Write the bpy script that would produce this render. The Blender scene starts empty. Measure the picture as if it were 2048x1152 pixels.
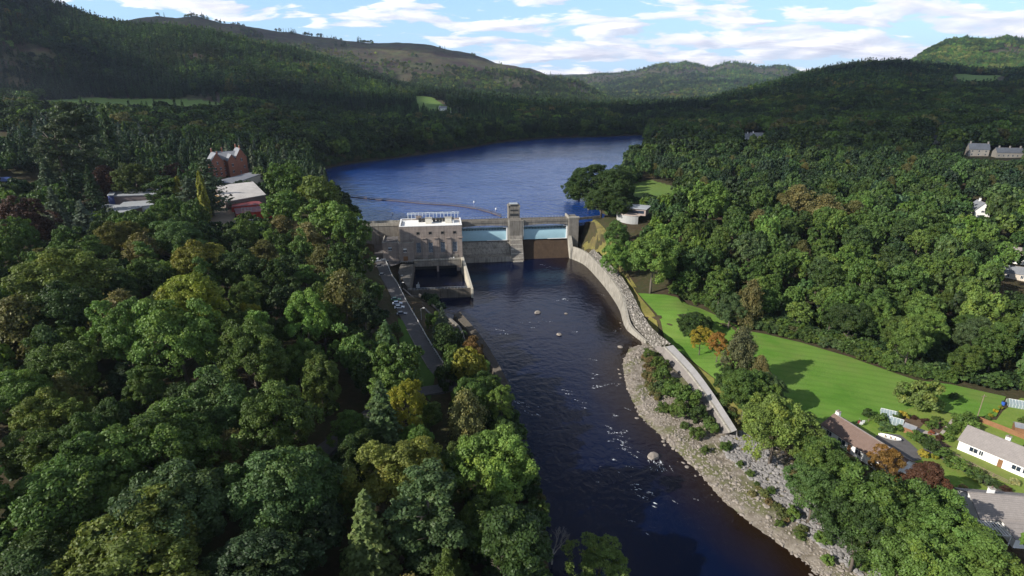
import bpy, math, random
import numpy as np
from mathutils import Vector, Matrix
from mathutils.geometry import delaunay_2d_cdt
R = math.radians
SC = bpy.context.scene
COL = SC.collection
# ------------------------------------------------------------------ camera, world, sun
CH = 95.0                      # camera height above the lower river
PITCH = R(19.44)
F = 1150.0                     # focal length in photograph pixels (2048 wide)
cd = bpy.data.cameras.new('camera'); cam = bpy.data.objects.new('camera', cd); COL.objects.link(cam)
cam.location = (0, 0, CH); cam.rotation_euler = (R(90) - PITCH, 0, 0)
cd.sensor_width = 36; cd.lens = 36 * F / 2048; cd.clip_start = 1; cd.clip_end = 60000
SC.camera = cam
SUN_EL = R(29); SUN_DIR = Vector((-0.90, -0.43))      # where the sun stands, seen from above
SUN_DIR.normalize()
sd = bpy.data.lights.new('sun', 'SUN'); sun = bpy.data.objects.new('sun', sd); COL.objects.link(sun)
sd.energy = 5.0; sd.angle = R(0.53); sd.color = (1.0, 0.945, 0.86)
sv = Vector((SUN_DIR.x * math.cos(SUN_EL), SUN_DIR.y * math.cos(SUN_EL), math.sin(SUN_EL)))
sun.rotation_euler = sv.to_track_quat('Z', 'Y').to_euler()
SC.view_settings.view_transform = 'Standard'; SC.view_settings.look = 'None'
SC.view_settings.gamma = 1; SC.view_settings.exposure = 0.5
SC.cycles.max_bounces = 6; SC.cycles.transparent_max_bounces = 8; SC.cycles.volume_bounces = 0

class NT:
    """small node-tree helper"""
    def __init__(s, nt): s.nt = nt; nt.nodes.clear()
    def n(s, t, **k):
        nd = s.nt.nodes.new(t)
        for a, v in k.items():
            if a == 'i':
                for kk, vv in v.items(): s.set(nd.inputs[kk], vv)
            else: setattr(nd, a, v)
        return nd
    def set(s, inp, v):
        if isinstance(v, bpy.types.NodeSocket): s.nt.links.new(v, inp)
        elif isinstance(v, bpy.types.Node): s.nt.links.new(v.outputs[0], inp)
        else: inp.default_value = v
    def math(s, op, a, b=0.0, c=0.0, clamp=False):
        m = s.n('ShaderNodeMath', operation=op, use_clamp=clamp); s.set(m.inputs[0], a); s.set(m.inputs[1], b); s.set(m.inputs[2], c); return m.outputs[0]
    def vmath(s, op, a, b=(0, 0, 0)):
        m = s.n('ShaderNodeVectorMath', operation=op); s.set(m.inputs[0], a); s.set(m.inputs[1], b); return m
    def mix(s, f, a, b, bt='MIX'):
        m = s.n('ShaderNodeMix', data_type='RGBA', blend_type=bt); s.set(m.inputs[0], f); s.set(m.inputs[6], a); s.set(m.inputs[7], b); return m.outputs[2]
    def ramp(s, f, pts, interp='LINEAR'):
        r = s.n('ShaderNodeValToRGB'); cr = r.color_ramp; cr.interpolation = interp
        while len(cr.elements) < len(pts): cr.elements.new(0.5)
        for e, (p, c) in zip(cr.elements, pts):
            e.position = p; e.color = (c, c, c, 1) if isinstance(c, (int, float)) else (*c, 1)
        s.set(r.inputs[0], f); return r.outputs[0]
    def noise(s, vec, scale, detail=4, rough=0.55, dist=0.0):
        return s.n('ShaderNodeTexNoise', i={'Vector': vec, 'Scale': scale, 'Detail': detail, 'Roughness': rough, 'Distortion': dist}).outputs[0]
    def sep(s, v):
        return s.n('ShaderNodeSeparateXYZ', i={0: v}).outputs
    def comb(s, x, y, z):
        return s.n('ShaderNodeCombineXYZ', i={0: x, 1: y, 2: z}).outputs[0]

w = bpy.data.worlds.new('World'); SC.world = w; w.use_nodes = True
q = NT(w.node_tree)
sky = q.n('ShaderNodeTexSky', sky_type='NISHITA'); sky.sun_disc = False
sky.sun_elevation = SUN_EL; sky.sun_rotation = math.atan2(SUN_DIR.x, SUN_DIR.y) % (2 * math.pi)
sky.altitude = 200; sky.air_density = 1.0; sky.dust_density = 0.5; sky.ozone_density = 1.6
g = q.n('ShaderNodeTexCoord').outputs['Generated']
X, Y, Z = q.sep(g)[:3]
zz = q.math('MAXIMUM', q.math('ADD', Z, 0.19), 0.05)
cp = q.comb(q.math('DIVIDE', X, zz), q.math('DIVIDE', Y, zz), 0.0)
cps = q.vmath('MULTIPLY', cp, (2.2, 2.9, 1.0)).outputs[0]
warp = q.noise(cps, 0.55, 3, 0.5)
n1 = q.noise(q.vmath('ADD', cps, q.comb(3.7, q.math('MULTIPLY', warp, 1.2), 0.0)).outputs[0], 0.85, 10, 0.55, 0.2)
n2 = q.noise(q.vmath('ADD', cps, (8.1, 2.35, 0)).outputs[0], 0.95, 8, 0.6, 0.3)
low = q.ramp(Z, [(0.0, 0.07), (0.05, 0.045), (0.14, 0.01), (0.35, 0.0)])
left = q.ramp(q.math('ADD', q.math('MULTIPLY', q.math('DIVIDE', X, q.math('MAXIMUM', Y, 0.05)), 0.5), 0.5), [(0.05, 0.0), (0.33, 0.0), (0.5, 0.07), (0.95, 0.06)])
dens = q.math('ADD', q.math('ADD', n1, low), q.math('SUBTRACT', left, 0.035))
cov = q.ramp(dens, [(0.515, 0.0), (0.565, 0.8), (0.66, 1.0)], 'EASE')
# light and grey inside the cloud, from a second sample shifted towards the sun
n1b = q.noise(q.vmath('ADD', cps, q.comb(3.45, q.math('ADD', q.math('MULTIPLY', warp, 1.2), -0.16), 0.0)).outputs[0], 0.85, 10, 0.55, 0.2)
lit = q.math('ADD', q.math('MULTIPLY', q.math('SUBTRACT', n1, n1b), 5.0), 0.55, clamp=True)
ccol = q.mix(lit, (4.9, 4.9, 5.8, 1), (10.2, 9.8, 9.8, 1))
ccol = q.mix(q.ramp(n2, [(0.42, 0.0), (0.62, 0.55)]), ccol, (6.0, 5.9, 6.7, 1))
skyc = q.mix(q.ramp(Z, [(0.0, 0.62), (0.10, 0.42), (0.45, 0.0)]), sky.outputs[0], (3.1, 6.2, 10.4, 1))
up = q.ramp(Z, [(0.0, 1.0), (0.25, 0.9), (0.6, 0.45)])
mixc = q.mix(q.math('MULTIPLY', cov, up), skyc, ccol)
bg = q.n('ShaderNodeBackground', i={'Color': mixc, 'Strength': 0.115})
q.n('ShaderNodeOutputWorld', i={'Surface': bg.outputs[0]})

# ------------------------------------------------------------------ pixel <-> world
sp_, cp_ = math.sin(PITCH), math.cos(PITCH)
def ray(px, py):
    u = (px - 1024) / F; v = (576 - py) / F
    return u, cp_ + v * sp_, -sp_ + v * cp_
def P(px, py, z=0.0):
    u, d, k = ray(px, py); t = (z - CH) / k
    return (u * t, d * t, z)
def P2(px, py, z=0.0): return P(px, py, z)[:2]
def PY(px, py, Yd):
    u, d, k = ray(px, py); t = Yd / d
    return (u * t, Yd, CH + k * t)
def proj(x, y, z):
    zc = y * cp_ - (z - CH) * sp_; yc = y * sp_ + (z - CH) * cp_
    return 1024 + F * x / zc, 576 - F * yc / zc

# ------------------------------------------------------------------ objects
def tag(o, label=None, cat=None, group=None, kind=None):
    if label: o['label'] = label
    if cat: o['category'] = cat
    if group: o['group'] = group
    if kind: o['kind'] = kind
    return o
def empty(name, loc=(0, 0, 0), rz=0.0, label=None, cat=None, group=None, parent=None):
    o = bpy.data.objects.new(name, None); COL.objects.link(o); o.location = loc; o.rotation_euler = (0, 0, rz)
    o.empty_display_size = 0.5
    if parent: o.parent = parent
    return tag(o, label, cat, group)
def link(name, me, parent=None):
    o = bpy.data.objects.new(name, me); COL.objects.link(o)
    if parent: o.parent = parent
    return o
def copy_tree(o, parent=None):
    c = o.copy(); COL.objects.link(c)
    if parent: c.parent = parent
    for ch in list(o.children): copy_tree(ch, c)
    return c
def npmesh(name, V, Fq, mats=(), smooth=False, attrs=None):
    """V (n,3), Fq (m,3|4) -> mesh, fast"""
    V = np.asarray(V, np.float32); Fq = np.asarray(Fq, np.int32); k = Fq.shape[1]
    me = bpy.data.meshes.new(name); me.vertices.add(len(V)); me.vertices.foreach_set('co', V.ravel())
    me.loops.add(Fq.size); me.loops.foreach_set('vertex_index', Fq.ravel())
    me.polygons.add(len(Fq)); me.polygons.foreach_set('loop_start', np.arange(0, Fq.size, k, dtype=np.int32))
    me.polygons.foreach_set('loop_total', np.full(len(Fq), k, np.int32))
    me.update(calc_edges=True)
    if smooth: me.polygons.foreach_set('use_smooth', np.ones(len(Fq), bool))
    for m in mats: me.materials.append(m)
    for an, arr in (attrs or {}).items():
        arr = np.asarray(arr, np.float32)
        if arr.ndim == 1:
            a = me.attributes.new(an, 'FLOAT', 'POINT'); a.data.foreach_set('value', arr)
        else:
            a = me.attributes.new(an, 'FLOAT_COLOR', 'POINT'); a.data.foreach_set('color', np.c_[arr, np.ones(len(arr))].astype(np.float32).ravel())
    return me
class MB:
    def __init__(s): s.v = []; s.f = []
    def add(s, vs, fs):
        b = len(s.v); s.v += [tuple(p) for p in vs]; s.f += [tuple(i + b for i in f) for f in fs]; return s
    def box(s, x0, x1, y0, y1, z0, z1):
        return s.add([(x0,y0,z0),(x1,y0,z0),(x1,y1,z0),(x0,y1,z0),(x0,y0,z1),(x1,y0,z1),(x1,y1,z1),(x0,y1,z1)],
                     [(0,3,2,1),(4,5,6,7),(0,1,5,4),(1,2,6,5),(2,3,7,6),(3,0,4,7)])
    def prism(s, pts, z0, z1):
        """pts: ccw plan polygon; z0,z1 numbers or lists per point"""
        n = len(pts); a = [z0]*n if isinstance(z0,(int,float)) else z0; b = [z1]*n if isinstance(z1,(int,float)) else z1
        vs = [(p[0],p[1],a[i]) for i,p in enumerate(pts)] + [(p[0],p[1],b[i]) for i,p in enumerate(pts)]
        fs = [tuple(range(n-1,-1,-1)), tuple(range(n,2*n))] + [(i,(i+1)%n,(i+1)%n+n,i+n) for i in range(n)]
        return s.add(vs, fs)
    def xprism(s, prof, x0, x1):
        """profile (y,z) extruded along x"""
        n = len(prof); vs = [(x0,a,b) for a,b in prof] + [(x1,a,b) for a,b in prof]
        fs = [tuple(range(n)), tuple(range(2*n-1,n-1,-1))] + [(i,i+n,(i+1)%n+n,(i+1)%n) for i in range(n)]
        return s.add(vs, fs)
    def tube(s, path, r, n=6, r1=None):
        rings = []; m = len(path)
        for k, p in enumerate(path):
            p = Vector(p); d = (Vector(path[min(k+1,m-1)]) - Vector(path[max(k-1,0)])).normalized()
            a = d.orthogonal().normalized(); b = d.cross(a); rr = r if r1 is None else r + (r1-r)*k/(m-1)
            rings.append([p + (a*math.cos(2*math.pi*i/n) + b*math.sin(2*math.pi*i/n))*rr for i in range(n)])
        vs = [q_ for rg in rings for q_ in rg]; fs = []
        for k in range(m-1):
            for i in range(n): fs.append((k*n+i, k*n+(i+1)%n, (k+1)*n+(i+1)%n, (k+1)*n+i))
        fs.append(tuple(range(n-1,-1,-1))); fs.append(tuple((m-1)*n+i for i in range(n)))
        return s.add(vs, fs)
    def strip(s, a, b):
        """quad strip between two polylines of 3d points"""
        n = len(a); return s.add(list(a)+list(b), [(i,i+1,n+i+1,n+i) for i in range(n-1)])
    def build(s, name, m, parent=None, smooth=False, bevel=0.0):
        me = bpy.data.meshes.new(name); me.from_pydata(s.v, [], s.f); me.update()
        if smooth: me.polygons.foreach_set('use_smooth', [True]*len(me.polygons))
        me.materials.append(m); o = link(name, me, parent)
        if bevel:
            md = o.modifiers.new('bevel', 'BEVEL'); md.width = bevel; md.segments = 2
        return o

def boxes(name, m, parent, lst, bevel=0.0):
    for a in lst: MB().box(*a).build(name, m, parent, bevel=bevel)
# ------------------------------------------------------------------ materials
MATS = {}
def pos(q): return q.n('ShaderNodeNewGeometry').outputs['Position']
def out(q, sh, disp=None):
    o = q.n('ShaderNodeOutputMaterial'); q.set(o.inputs[0], sh)
def mat(name, f):
    if name in MATS: return MATS[name]
    m = bpy.data.materials.new(name); m.use_nodes = True; q = NT(m.node_tree); f(q); MATS[name] = m; return m
def bump(q, h, strength, dist):
    return q.n('ShaderNodeBump', i={'Strength': strength, 'Distance': dist, 'Height': h}).outputs[0]
def simple(name, col, rough=0.7, var=0.15, scale=2.0, metal=0.0, spec=0.4, bumpd=0.0):
    def f(q):
        co = q.n('ShaderNodeTexCoord').outputs['Object']
        n = q.noise(co, scale, 5, 0.6); n2 = q.noise(co, scale*0.13, 3, 0.6)
        k = q.math('ADD', q.math('MULTIPLY', n, var), q.math('MULTIPLY', n2, var))
        a = tuple(min(1, c*(1-var)) for c in col); b = tuple(min(1, c*(1+var)) for c in col)
        c = q.mix(q.ramp(k, [(var*0.6, 0.0), (var*1.4, 1.0)]), (*a, 1), (*b, 1))
        p = q.n('ShaderNodeBsdfPrincipled', i={'Base Color': c, 'Roughness': rough, 'Metallic': metal, 'Specular IOR Level': spec})
        if bumpd: q.set(p.inputs['Normal'], bump(q, n, 1.0, bumpd))
        out(q, p.outputs[0])
    return mat(name, f)
def concrete(name, col, stain=(0.05, 0.04, 0.03), amt=0.6, shutter=0.0, horiz=0.0):
    """board-marked concrete with dark vertical runs"""
    def f(q):
        co = q.n('ShaderNodeTexCoord').outputs['Object']
        runs = q.noise(q.vmath('MULTIPLY', co, (1.0, 1.0, 0.07)).outputs[0], 1.3, 6, 0.65)
        blot = q.noise(co, 0.28, 5, 0.65); fine = q.noise(co, 3.0, 4, 0.6)
        c = q.mix(q.ramp(blot, [(0.3, 0.0), (0.7, 1.0)]), tuple(x*0.75 for x in col) + (1,), tuple(min(1, x*1.2) for x in col) + (1,))
        c = q.mix(q.math('MULTIPLY', q.ramp(runs, [(0.47, 0.0), (0.68, 1.0)]), amt), c, (*stain, 1))
        c = q.mix(q.math('MULTIPLY', q.ramp(fine, [(0.4, 0.0), (0.65, 1.0)]), 0.18), c, (*stain, 1))
        if horiz:
            z = q.sep(co)[2]; fr = q.math('FRACT', q.math('DIVIDE', z, horiz))
            ln = q.math('LESS_THAN', fr, 0.06); c = q.mix(q.math('MULTIPLY', ln, 0.45), c, (*stain, 1))
        if shutter:
            x = q.sep(co)[0]; fr = q.math('FRACT', q.math('DIVIDE', x, shutter))
            ln = q.math('LESS_THAN', fr, 0.04); c = q.mix(q.math('MULTIPLY', ln, 0.4), c, (*stain, 1))
        p = q.n('ShaderNodeBsdfPrincipled', i={'Base Color': c, 'Roughness': 0.9, 'Specular IOR Level': 0.2, 'Normal': bump(q, fine, 0.5, 0.05)})
        out(q, p.outputs[0])
    return mat(name, f)

rng = np.random.default_rng(7); random.seed(7)
def vnoise(x, y, s, seed=0, octv=4):
    """cheap value noise on arrays, about -1..1"""
    r = np.random.default_rng(seed); T = r.uniform(-1, 1, (64, 64)); o = 0; a = 1.0; tot = 0
    for k in range(octv):
        X_ = x / s * 2**k + 17.3*k; Y_ = y / s * 2**k + 9.1*k
        i = np.floor(X_).astype(int); j = np.floor(Y_).astype(int); fx = X_-i; fy = Y_-j
        fx = fx*fx*(3-2*fx); fy = fy*fy*(3-2*fy)
        g_ = lambda a_, b_: T[a_ % 64, b_ % 64]
        o = o + a*((g_(i,j)*(1-fx)+g_(i+1,j)*fx)*(1-fy) + (g_(i,j+1)*(1-fx)+g_(i+1,j+1)*fx)*fy); tot += a; a *= 0.5
    return o / tot
def inpoly(x, y, poly):
    x = np.asarray(x, float); y = np.asarray(y, float); c = np.zeros(x.shape, bool); n = len(poly)
    for i in range(n):
        x0, y0 = poly[i]; x1, y1 = poly[(i+1) % n]
        if y0 == y1: continue
        t = ((y0 > y) != (y1 > y)) & (x < (x1-x0)*(y-y0)/(y1-y0) + x0); c ^= t
    return c
def dist(x, y, line, closed=False):
    x = np.asarray(x, float); y = np.asarray(y, float); d = np.full(x.shape, 1e9); n = len(line)
    for i in range(n if closed else n-1):
        x0, y0 = line[i]; x1, y1 = line[(i+1) % n]; dx, dy = x1-x0, y1-y0
        t = np.clip(((x-x0)*dx + (y-y0)*dy) / (dx*dx+dy*dy+1e-9), 0, 1)
        d = np.minimum(d, np.hypot(x-x0-t*dx, y-y0-t*dy))
    return d
def smooth_line(pts, n=6, closed=False):
    """Catmull-Rom through 2d/3d points"""
    pts = [np.array(p, float) for p in pts]; m = len(pts); o = []
    for i in range(m if closed else m-1):
        if closed: p0, p1, p2, p3 = pts[i-1], pts[i], pts[(i+1) % m], pts[(i+2) % m]
        else: p0, p1, p2, p3 = pts[max(i-1,0)], pts[i], pts[i+1], pts[min(i+2,m-1)]
        for k in range(n):
            t = k/n; o.append(tuple(0.5*((2*p1)+(-p0+p2)*t+(2*p0-5*p1+4*p2-p3)*t*t+(-p0+3*p1-3*p2+p3)*t**3)))
    if not closed: o.append(tuple(pts[-1]))
    return o
def sstep(a, b, x):
    t = np.clip((x-a)/(b-a), 0, 1); return t*t*(3-2*t)
# ------------------------------------------------------------------ dam frame
LAKE = 16.5
DROT = R(7.5); DO = (-27.0, 302.0)
def D2(X, Y):
    c, s = math.cos(DROT), math.sin(DROT); return (DO[0] + X*c - Y*s, DO[1] + X*s + Y*c)
# ------------------------------------------------------------------ plan of the place
# water's edge of the river (z = 0)
WING = [(1160,500,7.0),(1172,506,7.0),(1200,533,6.9),(1225,563,6.8),(1243,592,6.4),(1250,620,5.2),(1256,645,3.0),(1268,662,1.8),(1292,684,1.0)]
wing_pts = [(*D2(64.0,9.6), 7.0)] + [P(*p) for p in WING[1:]]
def offl(line, d):
    o = []
    for i, p in enumerate(line):
        q0 = np.array(line[max(i-1,0)][:2]); q1 = np.array(line[min(i+1,len(line)-1)][:2]); t = q1-q0; t /= np.linalg.norm(t); o.append((p[0]-t[1]*d, p[1]+t[0]*d))
    return o
right_edge = [P2(*p) for p in [(1650,1160),(1600,1118),(1520,1062),(1455,1012),(1405,955),(1335,885),(1278,832),(1252,775),(1245,725),(1258,695)]] + offl(wing_pts, -0.6)[::-1]
left_edge = [P2(*p) for p in [(832,596),(872,612),(905,640),(945,690),(975,742),(1003,800),(1035,860),(1068,940),(1085,1010),(1092,1080),(1100,1160)]]
r0 = right_edge[0]; l0 = left_edge[-1]
river_poly = [(r0[0]+30, r0[1]-60), (r0[0]+30,-200)] [:0] + \
    [(150,-250),(95,20)] + right_edge + [D2(66,8), D2(66,14), D2(-30,14), D2(-30,-30)] + [D2(-22,-48)] + left_edge + [(-2,60),(-20,-250)]
dam_poly = [D2(-33,2), D2(69,2), D2(69,32), D2(-33,32)]
lake_poly = [D2(-52,22), D2(70,22), (62,352),(58,372),(60,400),(66,440),(92,470),(98,520),(118,580),(158,640),(172,690),(176,740),(182,800),(205,900),(225,985),
             (150,955),(59,925),(-20,850),(-60,775),(-100,715),(-135,665),(-175,610),(-186,560),(-170,500),(-148,450),(-130,410),(-112,375),(-92,340)]
lake_s = smooth_line(lake_poly, 4, True)
lawn_poly = [P2(*p,5.5) for p in [(1275,592),(1330,600),(1400,622),(1440,640),(1500,668),(1600,690),(1700,720),(1830,766),(1900,775),(2010,800),(1990,840),(1940,838),(1830,818),(1760,838),(1700,862),(1640,850),(1560,830),(1480,790),(1440,760),(1395,720),(1330,655)]]
theatre_c = (-160, 345)
# broad ground heights: thin-plate spline through a few surveyed points
CP = [(-20,200,4),(-6,150,3.5),(2,110,3),(0,60,3),(-45,255,6),(-48,235,6),(-34,200,6),(-22,170,5.5),(-60,290,6),(-72,300,6.5),
      (-60,230,9),(-50,150,8),(-40,100,8),(-30,60,8),(-90,260,14),(-100,200,16),(-90,140,15),(-80,80,14),(-80,20,12),(-160,260,22),(-170,180,22),(-160,100,20),(-150,30,18),
      (-110,330,22),(-150,330,26),(-160,350,26),(-220,340,26),(-240,260,26),(-260,160,26),(-250,60,26),(-350,200,34),(-350,350,34),(-130,390,22),(-160,420,24),(-210,470,27),(-245,505,29),(-330,480,38),(-250,600,32),(-420,600,50),(-500,300,45),
      (42,200,6),(60,180,5.5),(85,170,5.8),(110,150,6),(134,144,6.2),(36,260,6.5),(40,290,9),(52,300,13),(60,322,21),(75,345,22),(70,235,6.5),(95,205,6.5),(130,170,6.5),(180,160,7),
      (90,250,11),(100,290,17),(100,335,22),(130,230,9),(160,260,13),(200,300,18),(180,200,8),(250,240,10),(250,277,13),(230,180,8),(300,200,10),(285,352,24),(120,400,23),(90,440,21),(140,500,22),(200,420,25),(300,500,30),(443,562,36),(420,350,30),
      (88,130,6),(100,128,6),(118,120,6),(128,108,6),(125,95,6),(90,110,6),(75,130,5),(72,105,4),(80,90,4),(110,80,6),(140,60,7),(90,40,5),(200,100,8),(150,100,7),
      (230,640,26),(312,777,32),(475,665,36),(600,500,40),(600,200,20),(500,100,15),(250,20,10)]
CPa = np.array(CP, float)
def _tps(r2): return 0.5*r2*np.log(r2+1e-6)
_n = len(CPa); _A = np.zeros((_n+3,_n+3)); _d2 = ((CPa[:,None,:2]-CPa[None,:,:2])**2).sum(2)
_A[:_n,:_n] = _tps(_d2) + np.eye(_n)*60.0; _A[:_n,_n] = 1; _A[:_n,_n+1:] = CPa[:,:2]; _A[_n,:_n] = 1; _A[_n+1:,:_n] = CPa[:,:2].T
_w = np.linalg.solve(_A, np.r_[CPa[:,2],0,0,0])
def tps(x, y):
    x = np.asarray(x, float); y = np.asarray(y, float); o = _w[_n] + _w[_n+1]*x + _w[_n+2]*y
    for k in range(_n): o = o + _w[k]*_tps((x-CPa[k,0])**2+(y-CPa[k,1])**2)
    return o
# far land: crest and hollow lines (photo x, photo y or height, distance), lofted along each bearing
def lay(pts, asz=False):
    a = []; 
    for p in pts:
        if asz: u, d, k = ray(p[0], 200); t = p[2]/d; x, y, z = u*t, p[2], p[1]
        else: x, y, z = PY(p[0], p[1], p[2])
        a.append((math.atan2(x, y), y, z))
    a.sort(); a = np.array(a); return a[:,0], a[:,1], a[:,2]
LAYERS = [
 lay([(-1200,80,900),(-300,72,900),(0,62,900),(250,62,980),(450,57,950),(600,42,900),(700,26,850),(900,24,950),(1100,21,1000),(1280,21,1050),(1400,28,950),(1500,34,900),(1700,40,850),(1900,44,800),(2048,47,800),(2400,50,800),(3300,60,800)], True),
 lay([(-1200,90,1150),(-300,85,1150),(0,78,1150),(250,64,1150),(450,60,1150),(600,62,1200),(742,50,1250),(900,50,1250),(1100,40,1300),(1280,34,1300),(1400,45,1250),(1500,52,1150),(1700,70,1150),(1900,72,1100),(2048,72,1100),(2400,80,1100),(3300,90,1100)], True),
 lay([(-1200,-300,1700),(-300,-190,1700),(-100,-120,1700),(0,-48,1700),(90,3,1700),(195,45,1700),(260,58,1750),(350,63,1750),(430,73,1800),(508,93,1800),(586,110,1850),(664,130,1850),(742,157,1850),(800,176,1850),(860,186,1800),(950,196,1700),(1050,206,1650),(1200,222,1600),(1350,218,1500),(1420,212,1500),(1480,192,1600),(1540,176,1700),(1600,158,1700),(1680,141,1800),(1740,132,1800),(1800,132,1800),(1860,140,1800),(1950,150,1700),(2048,152,1600),(2400,160,1500),(3300,160,1500)]),
 lay([(-1200,120,2300),(0,140,2300),(400,150,2300),(600,138,2300),(700,160,2300),(800,180,2300),(950,196,2200),(1100,206,2200),(1200,212,2200),(1300,216,2200),(1400,216,2200),(1500,212,2200),(1600,185,2300),(1700,168,2300),(1800,155,2300),(1900,150,2300),(2048,150,2300),(3300,150,2300)]),
 lay([(-1200,60,3000),(0,70,3000),(195,40,3000),(230,41,3000),(270,35,3000),(310,30,3000),(350,35,3000),(390,31,3000),(440,46,3000),(480,47,3000),(560,63,3100),(660,79,3200),(740,88,3200),(800,86,3200),(870,92,3200),(940,105,3200),(990,124,3100),(1060,136,3000),(1100,152,3000),(1150,163,2900),(1195,188,2900),(1230,206,2900),(1300,208,2900),(1400,206,3000),(1500,204,3000),(1600,200,3000),(1700,172,3000),(1760,152,3000),(1815,128,3000),(1850,105,3000),(1890,87,3000),(1930,80,3000),(1980,85,3000),(2010,80,3000),(2048,88,3000),(2400,95,3000),(3300,95,3000)]),
 lay([(-1200,150,3700),(0,150,3700),(900,172,3700),(1150,196,3700),(1230,199,3700),(1290,190,3700),(1350,180,3700),(1410,188,3700),(1500,192,3700),(1600,182,3700),(1700,185,3700),(3300,170,3700)]),
 lay([(-1200,150,4600),(900,160,4600),(1180,178,4600),(1230,174,4600),(1300,160,4600),(1400,160,4600),(1500,158,4600),(1600,165,4600),(3300,170,4600)]),
 lay([(-1200,155,5600),(900,160,5600),(1150,156,5600),(1190,150,5600),(1240,149,5600),(1290,139,5600),(1335,129,5600),(1350,131,5600),(1370,126,5600),(1390,131,5600),(1420,139,5600),(1445,130,5600),(1462,126,5600),(1490,131,5600),(1525,137,5600),(1545,133,5600),(1575,136,5600),(1600,147,5600),(1700,170,5600),(3300,170,5600)]),
 lay([(-1200,160,8000),(1000,155,8000),(1150,152,8000),(1200,147,8000),(1300,150,8000),(1600,160,8000),(3300,160,8000)]),
 lay([(-1200,152,14000),(1150,150,14000),(1250,149,14000),(3300,152,14000)]),
]
def far_h(x, y):
    x = np.asarray(x, float); y = np.asarray(y, float); az = np.arctan2(x, np.maximum(y, 1)); 
    Ys = np.array([np.interp(az, L[0], L[1]) for L in LAYERS]); Zs = np.array([np.interp(az, L[0], L[2]) for L in LAYERS])
    o = np.where(y < Ys[0], Zs[0], 0.0)
    for k in range(len(LAYERS)-1):
        m = (y >= Ys[k]) & (y < Ys[k+1]); t = (y-Ys[k])/(Ys[k+1]-Ys[k]); t2 = t*t*(3-2*t)
        t = 0.45*t+0.55*t2
        o = np.where(m, Zs[k]+(Zs[k+1]-Zs[k])*t, o)
    o = np.where(y >= Ys[-1], Zs[-1], o)
    amp = np.interp(y, [600,1200,2000,3000,6000,14000],[0,4,9,14,30,40])
    return o + amp*vnoise(x, y, 420, 3, 5)*0.8 + np.interp(y, [1500,2600,6000],[0,7,12])*vnoise(x, y, 120, 13, 3)
river_d = None
RV = river_poly; 
def ground(x, y):
    x = np.asarray(x, float); y = np.asarray(y, float)
    near = tps(np.clip(x,-520,620), np.clip(y,-20,800))
    r = np.maximum(y, 0)
    t = sstep(560, 860, r); h = near*(1-t) + far_h(x, np.maximum(y,700))*t
    h = h + 0.5*vnoise(x, y, 14, 5, 3)*sstep(0, 30, np.abs(x-20)+0*x)*(1-inpoly(x,y,lawn_poly)*0.85)
    m = (y < 420)
    if m.any():
        dr = np.where(m, dist(x, y, RV, True), 99); ins = inpoly(x, y, RV)
        right = x > np.interp(y, [0,91,160,255,330], [45,36,20,10,0])
        # right bank: gravel bar rising slowly, then the revetment; left bank: steep
        gb = np.interp(dr, [0,3,14,26,34,60],[0,0.9,1.7,3.6,6.0,30]) + 0.35*vnoise(x,y,5,8,3)
        wall = np.interp(dr, [0,2.4,5.0,9,14],[-2,-1.2,5.6,8.5,60])
        nearwall = sstep(208, 222, y)
        lb = np.interp(dr, [0,2.5,6,14,30],[0,2.4,4,8,40])
        bank = np.where(right, gb*(1-nearwall)+wall*nearwall, lb)
        hh = np.minimum(h, bank); hh = np.where(right & (nearwall>0.5), hh, hh)
        h = np.where(m, np.where(ins, np.maximum(-2.5, -0.35*dr-0.15), np.where(right, np.minimum(h,bank), hh)), h)
        h = np.where(right & ~ins & (y > 214) & (y < 314) & (dr > 5.0) & (dr < 25), np.maximum(h, 6.1+0.1*(dr-2.2)), h)
        h = np.where(inpoly(x, y, dam_poly) , -3.0, h)
    m2 = (y > 290) & (y < 1000)
    if m2.any():
        dl = dist(x, y, lake_s, True); il = inpoly(x, y, lake_s)
        h = np.where(m2 & il, np.minimum(h, np.where(y < 360, -3.0, np.maximum(LAKE-6, LAKE-0.3*dl-0.3))), h)
        h = np.where(m2 & ~il & (dl < 25), np.where(dl < 25, np.maximum(np.minimum(h, LAKE+0.6+dl*0.45), LAKE+0.5) if True else h, h)*1.0, h) if False else h
        shore = m2 & ~il & (dl < 30) & (y > 345)
        h = np.where(shore, np.clip(h, LAKE+0.4, LAKE+0.8+dl*0.5), h)
    return h
def gz(x, y): return float(ground(np.array([x]), np.array([y]))[0])
def hit(px, py, up=0.0, tmax=3000):
    """first point on the sight line that lies `up` above the ground"""
    u, d, k = ray(px, py); t = np.concatenate([np.arange(40, 900, 1.0), np.arange(900, 7000, 6.0)])
    z = CH + k*t; g_ = ground(u*t, d*t) + up; i = np.argmax(z <= g_)
    t = t[i]; return u*t, d*t, CH + k*t - up

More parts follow.
